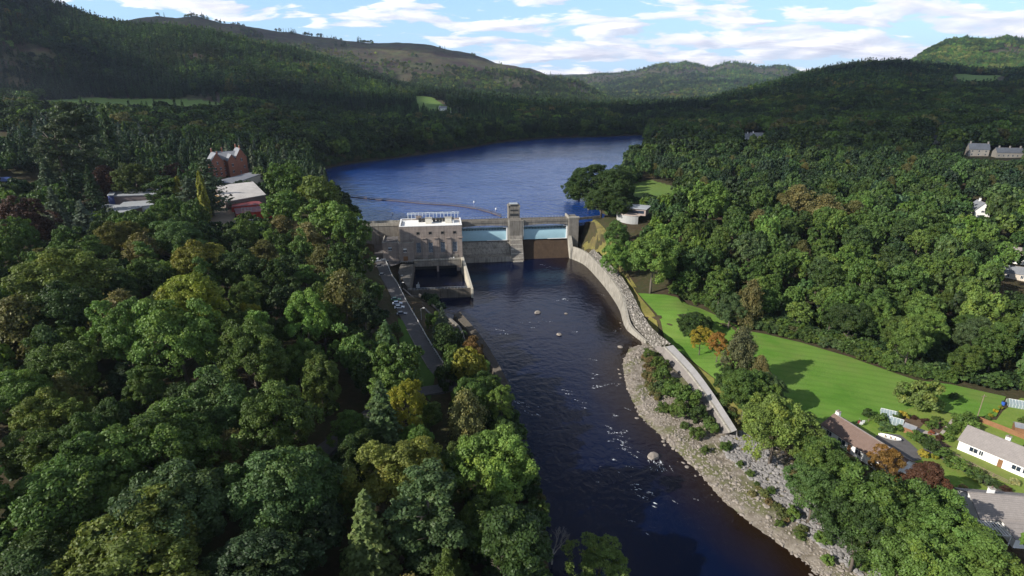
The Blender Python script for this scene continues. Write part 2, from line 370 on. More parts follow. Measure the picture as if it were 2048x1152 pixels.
# ------------------------------------------------------------------ ground sheet
def build_ground():
    azf = np.radians(np.arange(-56, 56.01, 0.14)); azc = np.radians(np.r_[np.arange(60, 300, 4.0)])
    az = np.r_[azf, azc]; 
    rr = [12.0]
    while rr[-1] < 15000: rr.append(rr[-1]*(1.0125 if rr[-1] < 1500 else 1.009 if rr[-1] < 6500 else 1.03))
    rr = np.array(rr); A, Rr = np.meshgrid(az, rr); x = Rr*np.sin(A); y = Rr*np.cos(A)
    h = ground(x.ravel(), y.ravel()); x = x.ravel(); y = y.ravel()
    back = sstep(0, -400, y); h = h*(1-back) + 10*back
    V = np.c_[x, y, h]; na = len(az); nr = len(rr)
    i = np.arange(nr-1)[:,None]*na + np.arange(na)[None,:]; j = np.arange(nr-1)[:,None]*na + (np.arange(na)[None,:]+1) % na
    Fq = np.stack([i, i+na, j+na, j], -1).reshape(-1, 4)[:, ::-1]
    # cap in the middle
    V = np.vstack([V, [0, 0, h[:na].mean()]]); c = len(V)-1
    dr = dist(x, y, RV, True); ld = np.where(inpoly(x, y, lawn_poly), 0, dist(x, y, lawn_poly, True))
    right = x > np.interp(y, [0,91,160,255,330], [45,36,20,10,0])
    gravel = np.where(right & (y < 226) & (ld > 8), 1-sstep(19, 24, dr), 0.0); gravel = np.r_[gravel, 0]
    moor = sstep(1050, 1250, y + 350*vnoise(x, y, 500, 4, 3)) * sstep(0.0, 0.1, 1.0 + 0*x)
    moor = np.r_[moor, 0]
    mead = np.r_[meadow_mask(x, y), 0]
    me = npmesh('ground', V, np.vstack([Fq]), [M_ground], True, {'gravel': gravel, 'moor': moor, 'mead': mead})
    o = link('ground', me); tag(o, kind='structure'); return o
# open grass on the hillsides (photo outlines laid on the land)
mead_px = [[(70,203),(160,196),(300,198),(400,201),(450,208),(420,226),(360,232),(250,238),(120,238),(60,222)],
           [(828,192),(862,194),(885,208),(910,224),(900,240),(840,232)],
           [(1905,148),(2010,150),(1985,168),(1925,168)],
           [(1255,370),(1300,360),(1350,372),(1340,402),(1262,408)],
           [(1440,375),(1500,372),(1540,388),(1500,402),(1450,396)]]
moor_px = [[(620,100),(660,98),(700,104),(760,114),(830,126),(905,142),(880,156),(800,152),(740,138),(680,122)],
           [(975,150),(1020,154),(1065,166),(1080,182),(1040,182),(985,168)], [(900,120),(960,128),(940,140),(890,134)], [(1395,214),(1425,212),(1425,226),(1395,228)], [(0,150),(60,165),(100,182),(60,190),(0,185)]]
# ------------------------------------------------------------------ setting materials
def groundf(q):
    p = pos(q)
    n1 = q.noise(p, 0.05, 6, 0.6); n2 = q.noise(p, 0.6, 6, 0.65); n3 = q.noise(p, 0.006, 6, 0.6)
    floor = q.mix(q.ramp(n1, [(0.35, 0.0), (0.65, 1.0)]), (0.050, 0.036, 0.022, 1), (0.045, 0.055, 0.020, 1))
    floor = q.mix(q.ramp(n2, [(0.4, 0.0), (0.7, 0.7)]), floor, (0.085, 0.060, 0.038, 1))
    grav = q.mix(q.ramp(n2, [(0.3, 0.0), (0.62, 1.0)]), (0.10, 0.082, 0.058, 1), (0.26, 0.228, 0.19, 1))
    grav = q.mix(q.ramp(q.noise(p, 0.11, 4, 0.6), [(0.48, 0.0), (0.60, 0.75)]), grav, (0.10, 0.11, 0.035, 1))
    heath = q.mix(q.ramp(n3, [(0.38, 0.0), (0.5, 0.55), (0.62, 1.0)]), (0.046, 0.027, 0.027, 1), (0.080, 0.066, 0.034, 1))
    heath = q.mix(q.ramp(q.noise(p, 0.02, 6, 0.7), [(0.45, 0.0), (0.62, 0.7)]), heath, (0.075, 0.095, 0.034, 1))
    heath = q.mix(q.ramp(q.noise(p, 0.035, 6, 0.75), [(0.52, 0.0), (0.6, 0.75)]), heath, (0.022, 0.026, 0.016, 1))
    mead = q.mix(q.noise(p, 0.03, 5, 0.6), (0.075, 0.160, 0.028, 1), (0.15, 0.20, 0.05, 1))
    at = lambda s: q.n('ShaderNodeAttribute', attribute_name=s).outputs['Fac']
    c = q.mix(at('moor'), floor, heath); c = q.mix(at('mead'), c, mead); c = q.mix(at('gravel'), c, grav)
    out(q, q.n('ShaderNodeBsdfPrincipled', i={'Base Color': c, 'Roughness': 0.95, 'Specular IOR Level': 0.15, 'Normal': bump(q, n2, 0.8, 0.4)}).outputs[0])
M_ground = mat('ground', groundf)
def meadow_mask(x, y):
    m = np.zeros(x.shape)
    for pl in mead_px:
        w_ = [hit(a, b)[:2] for a, b in pl]; ins = inpoly(x, y, w_); m = np.maximum(m, np.where(ins, 1.0, 0.0))
    for (cx, cy, rx, ry) in BMEAD: m = np.maximum(m, (((x-cx)/rx)**2+((y-cy)/ry)**2 + 0.6*vnoise(x, y, 90, 31, 3) < 1)*1.0)
    return m
BMEAD = []
def waterf(col, shallow, sc, bd, rough, spec=0.5):
    def f(q):
        p = pos(q); pa = q.vmath('MULTIPLY', p, (1.0, 0.55, 1.0)).outputs[0]
        big = q.noise(p, 0.02, 3, 0.5)
        h = q.math('ADD', q.math('MULTIPLY', q.noise(pa, sc, 5, 0.62, 0.4), 1.0), q.math('MULTIPLY', q.noise(p, sc*0.28, 3, 0.5, 0.8), 1.6))
        h = q.math('MULTIPLY', h, q.math('ADD', big, 0.35))
        sh = q.n('ShaderNodeAttribute', attribute_name='shallow').outputs['Fac']
        c = q.mix(sh, (*col, 1), (*shallow, 1))
        out(q, q.n('ShaderNodeBsdfPrincipled', i={'Base Color': c, 'Roughness': rough, 'IOR': 1.333, 'Specular IOR Level': spec, 'Normal': bump(q, h, 1.0, bd)}).outputs[0])
    return f
M_river = mat('river_water', waterf((0.0010, 0.0040, 0.0210), (0.017, 0.009, 0.004), 0.8, 0.10, 0.05, 0.26))
M_lake = mat('lake_water', waterf((0.004, 0.034, 0.165), (0.03, 0.02, 0.01), 0.35, 0.5, 0.12, 0.2))
def grassf(a, b, c, sc=0.25, mow=0.0):
    def f(q):
        p = pos(q); n1 = q.noise(p, sc, 6, 0.65); n2 = q.noise(p, 2.5, 5, 0.7); n3 = q.noise(p, 0.045, 3, 0.5)
        k = q.mix(q.ramp(n1, [(0.35, 0.0), (0.65, 1.0)]), (*a, 1), (*b, 1))
        k = q.mix(q.ramp(q.math('MULTIPLY', q.math('ADD', n2, n3), 0.5), [(0.44, 0.0), (0.60, 0.85)]), k, (*c, 1))
        if mow:
            x, y = q.sep(p)[:2]; s = q.math('SINE', q.math('ADD', q.math('MULTIPLY', q.math('ADD', q.math('MULTIPLY', x, 0.42), y), mow), q.math('MULTIPLY', n3, 5.0)))
            k = q.mix(q.ramp(q.noise(p, 0.07, 5, 0.65), [(0.5, 0.0), (0.68, 0.6)]), k, (0.15, 0.20, 0.05, 1)); k = q.mix(q.ramp(s, [(0.0, 0.0), (1.0, 0.22)]), k, tuple(v*0.55 for v in b)+(1,))
        out(q, q.n('ShaderNodeBsdfPrincipled', i={'Base Color': k, 'Roughness': 0.9, 'Specular IOR Level': 0.1, 'Normal': bump(q, n2, 0.6, 0.15)}).outputs[0])
    return f
M_lawn = mat('lawn', grassf((0.078,0.180,0.022), (0.115,0.232,0.034), (0.15,0.24,0.05), 0.12, 1.6))
M_garden = mat('garden_grass', grassf((0.10,0.20,0.025), (0.17,0.25,0.045), (0.20,0.22,0.06), 0.4))
M_rough = mat('rough_grass', grassf((0.16,0.15,0.04), (0.28,0.21,0.075), (0.12,0.15,0.03), 0.6))
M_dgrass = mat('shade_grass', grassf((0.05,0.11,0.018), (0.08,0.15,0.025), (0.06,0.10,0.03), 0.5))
M_road = simple('asphalt', (0.100, 0.094, 0.094), 0.9, 0.25, 1.2)
M_path = simple('pale_track', (0.32, 0.27, 0.21), 0.95, 0.3, 0.8)
M_conc = concrete('old_concrete', (0.215, 0.197, 0.172), amt=0.55, shutter=2.4)
M_concl = concrete('pale_concrete', (0.37, 0.345, 0.295), amt=0.5)
M_spill = concrete('spillway_concrete', (0.31, 0.28, 0.235), (0.045, 0.03, 0.02), 0.7, horiz=3.1)
M_spill2 = concrete('wet_spillway', (0.060, 0.040, 0.026), (0.03, 0.02, 0.012), 0.4)
M_wallc = concrete('powerhouse_concrete', (0.28, 0.235, 0.205), (0.10, 0.08, 0.07), 0.4, shutter=3.1, horiz=2.05)
M_white = simple('white_paint', (0.80, 0.79, 0.76), 0.6, 0.06, 2)
M_gate = simple('gate_steel', (0.30, 0.47, 0.53), 0.45, 0.10, 0.5, 0.0, 0.5)
M_stainshade = concrete('stained_shade_concrete', (0.115, 0.102, 0.085), (0.03, 0.025, 0.02), 0.7); M_bankc = concrete('shaded_concrete', (0.14, 0.132, 0.118), amt=0.5)  # tailrace walls: tree shade put into both colours, front one algae-stained too
M_dark = simple('dark_metal', (0.03, 0.032, 0.035), 0.5, 0.2, 2)
M_steel = simple('galvanised', (0.42, 0.45, 0.46), 0.5, 0.15, 3, 0.3)
M_glass = simple('window_glass', (0.02, 0.03, 0.05), 0.12, 0.3, 0.6, 0.0, 0.8)
M_blueframe = simple('pale_frame', (0.45, 0.52, 0.58), 0.6, 0.1, 3)
M_wood = simple('timber', (0.22, 0.11, 0.05), 0.8, 0.3, 3)
M_woodl = simple('pale_timber', (0.42, 0.28, 0.13), 0.8, 0.3, 3)
# ------------------------------------------------------------------ foliage
def leafmat(name, attr_type):
    def f(q):
        if attr_type == 'OBJECT': base = q.n('ShaderNodeObjectInfo').outputs['Color']
        else: base = q.n('ShaderNodeAttribute', attribute_type='INSTANCER', attribute_name='tint').outputs['Color']
        var = q.n('ShaderNodeAttribute', attribute_type='GEOMETRY', attribute_name='var').outputs['Fac']
        hue = q.n('ShaderNodeAttribute', attribute_type='GEOMETRY', attribute_name='hue').outputs['Fac']
        c = q.vmath('SCALE', base); q.set(c.inputs[3], q.math('ADD', q.math('MULTIPLY', var, 0.9), 0.55)); c = c.outputs[0]
        c2 = q.vmath('MULTIPLY', c, (1.35, 1.08, 0.75)).outputs[0]
        c = q.mix(q.ramp(hue, [(0.45, 0.0), (1.0, 0.9)]), c, c2)
        d = q.n('ShaderNodeBsdfPrincipled', i={'Base Color': c, 'Roughness': 0.55, 'Specular IOR Level': 0.25})
        t = q.n('ShaderNodeBsdfTranslucent', i={'Color': q.vmath('MULTIPLY', c, (1.2, 1.3, 0.6)).outputs[0]})
        m = q.n('ShaderNodeMixShader', i={0: 0.28}); q.nt.links.new(d.outputs[0], m.inputs[1]); q.nt.links.new(t.outputs[0], m.inputs[2])
        out(q, m.outputs[0])
    return mat(name, f)
M_leaf = leafmat('leaves', 'OBJECT'); M_leafi = leafmat('leaves_wood', 'INSTANCER')
def barkf(q):
    co = q.n('ShaderNodeTexCoord').outputs['Object']
    n = q.noise(q.vmath('MULTIPLY', co, (1, 1, 0.25)).outputs[0], 3.0, 5, 0.7)
    c = q.mix(n, (0.05, 0.038, 0.028, 1), (0.17, 0.14, 0.11, 1))
    out(q, q.n('ShaderNodeBsdfPrincipled', i={'Base Color': c, 'Roughness': 0.9, 'Normal': bump(q, n, 1, 0.1)}).outputs[0])
M_bark = mat('bark', barkf)

def unit(v): return v / np.maximum(np.linalg.norm(v, axis=-1, keepdims=True), 1e-9)
def quads(r, C, N, size, aspect=1.0, jit=0.6, fold=True, up=None):
    """leaf sprays: one quad per centre C facing roughly N"""
    n = len(C); N = unit(N + r.normal(0, jit, (n, 3)))
    a = r.normal(0, 1, (n, 3)) if up is None else up + r.normal(0, 0.25, (n, 3))
    T = unit(a - (a*N).sum(1, keepdims=True)*N); B = np.cross(N, T)
    s = (size * r.uniform(0.65, 1.3, n))[:, None] * 0.5
    T = T*s*aspect; B = B*s
    k = r.uniform(0.15, 0.45, (n, 1))*s
    V = np.stack([C-T, C-B*0.9+N*k, C+T*1.05, C+B*0.9+N*k*0.3], 1).reshape(-1, 3)
    return V
def foliage(name, r, C, N, size, cv, ch, m, aspect=1.25, jit=0.6, up=None):
    V = quads(r, C, N, size, aspect, jit, up=up); n = len(C)
    lv = np.clip(cv + r.normal(0, 0.13, n), 0, 1); lh = np.clip(ch + r.normal(0, 0.12, n), 0, 1)
    return npmesh(name, V, np.arange(4*n).reshape(-1, 4), [m], False, {'var': np.repeat(lv, 4), 'hue': np.repeat(lh, 4)})
def broadleaf(seed, m, lobes=30, sub=10, leaves=44, size=0.5, rx=6.0, rz=5.2, zc=11.5, lob=(2.0, 3.2), slob=(0.75, 1.35), irr=0.25, jit=0.55, flat=0.0, name='crown'):
    r = np.random.default_rng(seed)
    ph = r.uniform(0, 6.28, 3)
    # lobe centres spread over an irregular dome
    k = np.arange(lobes); cz = 1-1.72*(k+0.5)/lobes; az = k*2.39996 + r.normal(0, 0.25, lobes)
    sr = np.sqrt(np.maximum(0, 1-cz**2))
    env = 1 + irr*np.sin(az*2+ph[0])*0.5 + irr*np.sin(az*3+ph[1])*0.5 + r.normal(0, irr*0.35, lobes)
    rad = r.uniform(0.62, 0.86, lobes)*env
    L = np.c_[sr*np.cos(az)*rx*rad, sr*np.sin(az)*rx*rad, zc + cz*rz*rad]
    lr = r.uniform(*lob, lobes)
    cvL = r.uniform(0.3, 0.7, lobes); chL = r.uniform(0.1, 0.75, lobes)
    ctr = np.array([0, 0, zc-1.0])
    # sub-lobes on the outer side of each lobe
    D = unit(r.normal(0, 1, (lobes, sub, 3)) + 1.1*unit(L-ctr)[:, None, :] + np.array([0, 0, 0.35]))
    S = L[:, None, :] + D*lr[:, None, None]*r.uniform(0.72, 1.02, (lobes, sub, 1))
    S = S.reshape(-1, 3); Dd = D.reshape(-1, 3); srd = r.uniform(*slob, len(S))
    cv = np.repeat(cvL, sub) + r.normal(0, 0.12, len(S)); ch = np.repeat(chL, sub) + r.normal(0, 0.12, len(S))
    dl = unit(r.normal(0, 1, (len(S), leaves, 3)) + 0.7*Dd[:, None, :] + np.array([0, 0, 0.3]))
    C = S[:, None, :] + dl*srd[:, None, None]*r.uniform(0.55, 1.08, (len(S), leaves, 1))*np.array([1, 1, 0.8])
    C = C.reshape(-1, 3); N = dl.reshape(-1, 3) + np.array([0, 0, 0.25])
    return foliage(name, r, C, N, size, np.repeat(cv, leaves), np.repeat(ch, leaves), m, 1.25, jit)
def birch(seed, m, n=15000, size=0.29, H=16, R0=3.6, name='crown', wisps=110):
    """narrow crown of thin hanging sprays"""
    r = np.random.default_rng(seed)
    t = r.uniform(0, 1, wisps)**0.8; a = r.uniform(0, 6.28, wisps)
    rad = R0*np.sin(np.pi*(0.12+0.86*t)**0.9)**0.8*r.uniform(0.35, 1.0, wisps)*(1+0.2*np.sin(3*a+seed))
    top = np.c_[np.cos(a)*rad, np.sin(a)*rad, 3.2+t*(H-3.2)]
    ln = r.uniform(1.2, 2.8, wisps)*(1.2-0.7*t); per = n//wisps
    s = r.uniform(0, 1, (wisps, per, 1))
    C = top[:, None, :] + np.array([0, 0, -1])*s*ln[:, None, None] + r.normal(0, 0.42, (wisps, per, 3))*(0.5+s*0.7)
    C[:, :, :2] *= 1 + 0.08*s
    N = unit(np.c_[np.cos(a), np.sin(a), np.full(wisps, 0.45)])[:, None, :] + 0*C
    return foliage(name, r, C.reshape(-1, 3), N.reshape(-1, 3), size, np.repeat(r.uniform(0.25, 0.75, wisps), per), np.repeat(r.uniform(0, 0.8, wisps), per), m, 1.5, 0.65, up=np.array([[0, 0, 1.0]]))
def conifer(seed, m, H=18, R0=3.4, tiers=26, per=11, n=13, size=0.6, base=1.5, pw=0.85, droop=0.35, irr=0.15, name='crown'):
    r = np.random.default_rng(seed); Cs = []; Ns = []; cv = []; ch = []
    for i in range(tiers):
        t = (i+r.uniform(0, 0.6))/tiers; z = base + (H-base)*t; R_ = R0*(1-t)**pw*(0.55+0.45*min(1, t*7+0.4)) + 0.15
        nb = max(3, int(per*(1-0.62*t)))
        for k in range(nb):
            a = 6.283*k/nb + r.uniform(0, 1.2); L = R_*(1 + r.normal(0, irr)); s = r.uniform(0.12, 1, n)**0.75
            v = r.uniform(0.25, 0.8); h_ = r.uniform(0, 0.7)
            x = np.cos(a)*L*s; y = np.sin(a)*L*s; w_ = 0.24*L*(1.1-s)
            off = r.normal(0, 1, n)*w_; z_ = z - droop*L*s**1.4 + r.normal(0, 0.12, n) + 0.12*L*s**3
            Cs.append(np.c_[x-np.sin(a)*off, y+np.cos(a)*off, z_]); Ns.append(np.tile([np.cos(a)*0.55, np.sin(a)*0.55, 0.85], (n, 1)))
            cv += [v]*n; ch += [h_]*n
    tp = np.c_[r.normal(0, 0.1, 8), r.normal(0, 0.1, 8), np.linspace(H-1.2, H+0.5, 8)]
    Cs.append(tp); Ns.append(np.tile([0.3, 0.2, 0.7], (8, 1))); cv += [0.5]*8; ch += [0.3]*8
    return foliage(name, r, np.vstack(Cs), np.vstack(Ns), size, np.array(cv), np.array(ch), m, 1.7, 0.35)
def column(seed, m, H=17, R0=1.7, n=4500, size=0.4, name='crown'):
    r = np.random.default_rng(seed); t = r.uniform(0, 1, n); a = r.uniform(0, 6.28, n)
    R_ = R0*np.minimum(1, (t*6+0.35))*(1-t**4*0.85)*(1+0.16*np.sin(a*4+t*9)+0.12*np.sin(a*7-t*23))
    q_ = r.uniform(0.72, 1.03, n); C = np.c_[np.cos(a)*R_*q_, np.sin(a)*R_*q_, 0.6+t*(H-0.6)]
    return foliage(name, r, C, np.c_[np.cos(a), np.sin(a), np.full(n, 0.35)], size, 0.5+0.25*np.sin(a*4+t*9), 0.4+0*t, m, 1.8, 0.45, up=np.array([[0, 0, 1.0]]))
def pine(seed, m, H=19, name='crown', size=0.30, leaves=110):
    """old pine: loose plates of needles on bare upper stem"""
    r = np.random.default_rng(seed); k = 34; t = r.uniform(0.28, 1, k); a = r.uniform(0, 6.28, k)
    rad = 3.6*np.sqrt(np.maximum(0.05, 1-((t-0.55)/0.52)**2))*r.uniform(0.3, 1.0, k)
    S = np.c_[np.cos(a)*rad, np.sin(a)*rad, t*H-0.4]; dl = unit(r.normal(0, 1, (k, 5, 3)))
    S2 = (S[:, None, :] + dl*np.array([1.2, 1.2, 0.5])).reshape(-1, 3); d2 = unit(r.normal(0, 1, (len(S2), leaves, 3))+np.array([0, 0, 0.5]))
    C = S2[:, None, :] + d2*np.array([1.0, 1.0, 0.55])*r.uniform(0.5, 1, (len(S2), leaves, 1))
    return foliage(name, r, C.reshape(-1, 3), d2.reshape(-1, 3)+[0, 0, 0.3], size, np.repeat(r.uniform(.3, .7, len(S2)), leaves), np.repeat(r.uniform(0, .7, len(S2)), leaves), m, 1.4, 0.6)
def trunkmesh(seed, H, top, r0, limbs, spread, name='trunk', lean=0.3):
    r = random.Random(seed); b = MB()
    p = [(0, 0, -1.0)]; 
    for k in range(1, 6): p.append((r.uniform(-lean, lean)*k/3, r.uniform(-lean, lean)*k/3, top*k/5))
    b.tube(p, r0, 8, r0*0.32)
    for k in range(limbs):
        a = 6.283*k/limbs + r.uniform(-.4, .4); j = r.choice([2, 3, 4]); s = p[j]; L = spread*r.uniform(0.6, 1.0)
        e = (s[0]+math.cos(a)*L, s[1]+math.sin(a)*L, min(H, s[2]+L*r.uniform(0.5, 1.0)))
        mid = ((s[0]+e[0])/2, (s[1]+e[1])/2, (s[2]+e[2])/2 - 0.15*L)
        b.tube([s, mid, e], r0*0.42, 6, r0*0.1)
        for q_ in (0, 1):
            a2 = a + r.uniform(-0.9, 0.9); L2 = L*0.5
            b.tube([mid, (mid[0]+math.cos(a2)*L2, mid[1]+math.sin(a2)*L2, mid[2]+L2*0.7)], r0*0.18, 5, r0*0.06)
    me = bpy.data.meshes.new(name); me.from_pydata(b.v, [], b.f); me.materials.append(M_bark)
    me.polygons.foreach_set('use_smooth', [True]*len(me.polygons)); me.update(); return me

# prototypes: kind -> list of (crown mesh, trunk mesh, radius, height)
T = {}
def proto(kind, items): T[kind] = items
proto('oak', [(broadleaf(10+k, M_leaf, 34, 12, 84, 0.33, 6.0, 5.3, 11.2, (1.5, 3.3), (0.6, 1.35), irr=0.46), trunkmesh(k, 14, 11, 0.42, 7, 5), 8.3, 18.3) for k in range(8)])
proto('oakm', [(broadleaf(30+k, M_leaf, 32, 9, 26, 0.62, 6.0, 5.2, 11.2, (1.5, 3.3), (0.6, 1.35), irr=0.46), trunkmesh(9+k, 14, 11, 0.42, 5, 4.5), 8.3, 18.3) for k in range(6)])
proto('beech', [(broadleaf(50+k, M_leaf, 46, 10, 80, 0.28, 6.6, 7.2, 10.6, (1.5, 2.3), (0.6, 1.1), 0.12, 0.5), trunkmesh(20+k, 15, 12, 0.5, 6, 5), 8.0, 19.5) for k in range(2)])
proto('lime', [(broadleaf(60+k, M_leaf, 30, 11, 84, 0.29, 4.6, 7.4, 11.2, (1.5, 2.4), (0.6, 1.1), 0.28), trunkmesh(24+k, 15, 12, 0.36, 6, 3.5), 6.3, 20.3) for k in range(3)])
proto('limem', [(broadleaf(70+k, M_leaf, 26, 9, 26, 0.58, 4.6, 7.2, 11.2, (1.5, 2.4), (0.6, 1.1), 0.28), trunkmesh(27+k, 15, 12, 0.36, 5, 3.5), 6.3, 20.3) for k in range(3)])
proto('ash', [(broadleaf(80+k, M_leaf, 24, 10, 60, 0.28, 4.6, 5.8, 10.4, (1.2, 2.2), (0.6, 1.0), 0.42, 0.7), trunkmesh(31+k, 15, 11, 0.3, 8, 4), 6.4, 17.5) for k in range(2)])
proto('birch', [(birch(90+k, M_leaf), trunkmesh(34+k, 14, 13, 0.2, 6, 2.2), 3.8, 16) for k in range(3)])
proto('fir', [(conifer(100+k, M_leaf, 18, 3.9, 34, 13, 24, 0.34), trunkmesh(38+k, 16, 16, 0.3, 0, 1), 3.9, 18.5) for k in range(3)])
proto('firm', [(conifer(110+k, M_leaf, 18, 3.6, 20, 9, 8, 0.85), trunkmesh(41+k, 16, 16, 0.3, 0, 1), 3.6, 18.5) for k in range(3)])
proto('cedar', [(conifer(120, M_leaf, 21, 6.4, 26, 10, 22, 0.6, 2.5, 0.62, 0.1, 0.3), trunkmesh(44, 18, 18, 0.5, 6, 3), 6.4, 21)])
proto('pine', [(pine(130+k, M_leaf), trunkmesh(45+k, 17, 16, 0.32, 7, 3), 4.4, 19) for k in range(2)])
proto('column', [(column(140, M_leaf), trunkmesh(47, 15, 14, 0.2, 0, 1), 1.8, 17.5)])
proto('bush', [(broadleaf(150+k, M_leaf, 16, 7, 40, 0.24, 1.9, 1.5, 1.5, (0.5, 0.95), (0.28, 0.55), 0.35), trunkmesh(48+k, 2.2, 1.6, 0.09, 5, 1.0, lean=0.1), 2.6, 3.3) for k in range(3)])
proto('scrub', [(broadleaf(160+k, M_leaf, 12, 6, 30, 0.26, 1.9, 1.1, 1.0, (0.5, 0.9), (0.28, 0.5), 0.5, 0.8), trunkmesh(52+k, 1.6, 1.2, 0.07, 4, 0.8, lean=0.1), 2.5, 2.5) for k in range(2)])
NAMES = {'oak': 'broadleaf_tree', 'oakm': 'broadleaf_tree', 'beech': 'beech_tree', 'lime': 'broadleaf_tree', 'limem': 'broadleaf_tree', 'ash': 'broadleaf_tree', 'birch': 'birch_tree', 'fir': 'fir_tree',
         'firm': 'fir_tree', 'cedar': 'cedar_tree', 'pine': 'pine_tree', 'column': 'columnar_tree', 'bush': 'shrub', 'scrub': 'shrub'}
CATS = {'bush': 'shrub', 'scrub': 'shrub'}
PROTO = {}
def plant(kind, x, y, radius, height, col, label, group=None, rz=None, variant=None, z=None, cat=None, name=None):
    v = T[kind]; i = random.randrange(len(v)) if variant is None else variant
    cr, tr, R0, H0 = v[i]; key = (kind, i)
    if key not in PROTO:
        root = empty(name or NAMES[kind]); a = link('crown', cr, root); b = link('trunk', tr, root); PROTO[key] = (a, b)
    else:
        root = empty(name or NAMES[kind]); a0, b0 = PROTO[key]
        a = a0.copy(); a.parent = root; COL.objects.link(a); b = b0.copy(); b.parent = root; COL.objects.link(b)
    root.location = (x, y, gz(x, y) if z is None else z); root.rotation_euler = (0, 0, random.uniform(0, 6.28) if rz is None else rz)
    sxy = random.uniform(0.88, 1.12); root.scale = (radius/R0*sxy, radius/R0/sxy, height/H0)
    if col[1] > col[0]*1.3: col = (max(col[0], 0.54*col[1]), col[1], max(col[2], 0.27*col[1]))
    a.color = (col[0]*1.18, col[1]*1.14, col[2]*0.9, 1)
    tag(root, label, cat or CATS.get(kind, 'tree'), group)
    HERO.append((x, y, radius)); return root
HERO = []
C_ = dict(green=(.062,.112,.030), bright=(.095,.165,.030), dark=(.034,.066,.022), deep=(.026,.050,.024), olive=(.064,.106,.028), brown=(.092,.098,.042), tan=(.130,.125,.062),
          yellow=(.19,.20,.03), lime=(.150,.190,.035), purple=(.045,.024,.020), blue=(.075,.105,.085), orange=(.36,.12,.03), red=(.33,.07,.025), grey=(.058,.098,.045), spruce=(.028,.058,.026), gold=(.155,.165,.03), russet=(.13,.085,.04))
def hero(kind, px, top, wpx, ratio, col, label, group=None, **k):
    """a tree seen at photo column px with its top at row `top`, crown wpx wide; height = ratio * crown width"""
    H = 15.0
    for _ in range(6):
        x, y, z = hit(px, top, H); dep = y*cp_ - (z+H*0.6-CH)*sp_; Rr = wpx*0.5/F*dep; H = 0.5*H + 0.5*ratio*2*Rr
    x, y, z = hit(px, top, H)
    return plant(kind, x, y, Rr, H, C_[col] if isinstance(col, str) else col, label, group, z=z, **k)

# ------------------------------------------------------------------ woods made of instances
def protocol(name, meshes):
    c = bpy.data.collections.new(name)
    for i, me in enumerate(meshes):
        o = bpy.data.objects.new('%s_%02d' % (name, i), me); c.objects.link(o)
    return c
def wood(name, P3, pid, scl, rot, tint, coll):
    n = len(P3); me = bpy.data.meshes.new(name); me.vertices.add(n); me.vertices.foreach_set('co', np.asarray(P3, np.float32).ravel())
    def at(nm, ty, arr, fld):
        a = me.attributes.new(nm, ty, 'POINT'); a.data.foreach_set(fld, arr)
    at('pid', 'INT', np.asarray(pid, np.int32), 'value'); at('scl', 'FLOAT_VECTOR', np.asarray(scl, np.float32).ravel(), 'vector')
    at('rot', 'FLOAT_VECTOR', np.c_[np.zeros(n), np.zeros(n), rot].astype(np.float32).ravel(), 'vector')
    at('tint', 'FLOAT_COLOR', np.c_[tint, np.ones(n)].astype(np.float32).ravel(), 'color')
    o = link(name, me)
    ng = bpy.data.node_groups.new(name, 'GeometryNodeTree'); ng.interface.new_socket('Geometry', in_out='INPUT', socket_type='NodeSocketGeometry'); ng.interface.new_socket('Geometry', in_out='OUTPUT', socket_type='NodeSocketGeometry')
    N = ng.nodes; L = ng.links; gi = N.new('NodeGroupInput'); go = N.new('NodeGroupOutput')
    ci = N.new('GeometryNodeCollectionInfo'); ci.inputs['Collection'].default_value = coll; ci.inputs['Separate Children'].default_value = True; ci.inputs['Reset Children'].default_value = True
    ip = N.new('GeometryNodeInstanceOnPoints'); ip.inputs['Pick Instance'].default_value = True
    def na(nm, ty):
        a = N.new('GeometryNodeInputNamedAttribute'); a.data_type = ty; a.inputs[0].default_value = nm; return a.outputs[0]
    L.new(gi.outputs[0], ip.inputs['Points']); L.new(ci.outputs[0], ip.inputs['Instance']); L.new(na('pid', 'INT'), ip.inputs['Instance Index'])
    e2r = N.new('FunctionNodeEulerToRotation'); L.new(na('rot', 'FLOAT_VECTOR'), e2r.inputs[0]); L.new(e2r.outputs[0], ip.inputs['Rotation'])
    L.new(na('scl', 'FLOAT_VECTOR'), ip.inputs['Scale']); L.new(ip.outputs[0], go.inputs[0])
    md = o.modifiers.new('instances', 'NODES'); md.node_group = ng
    return o
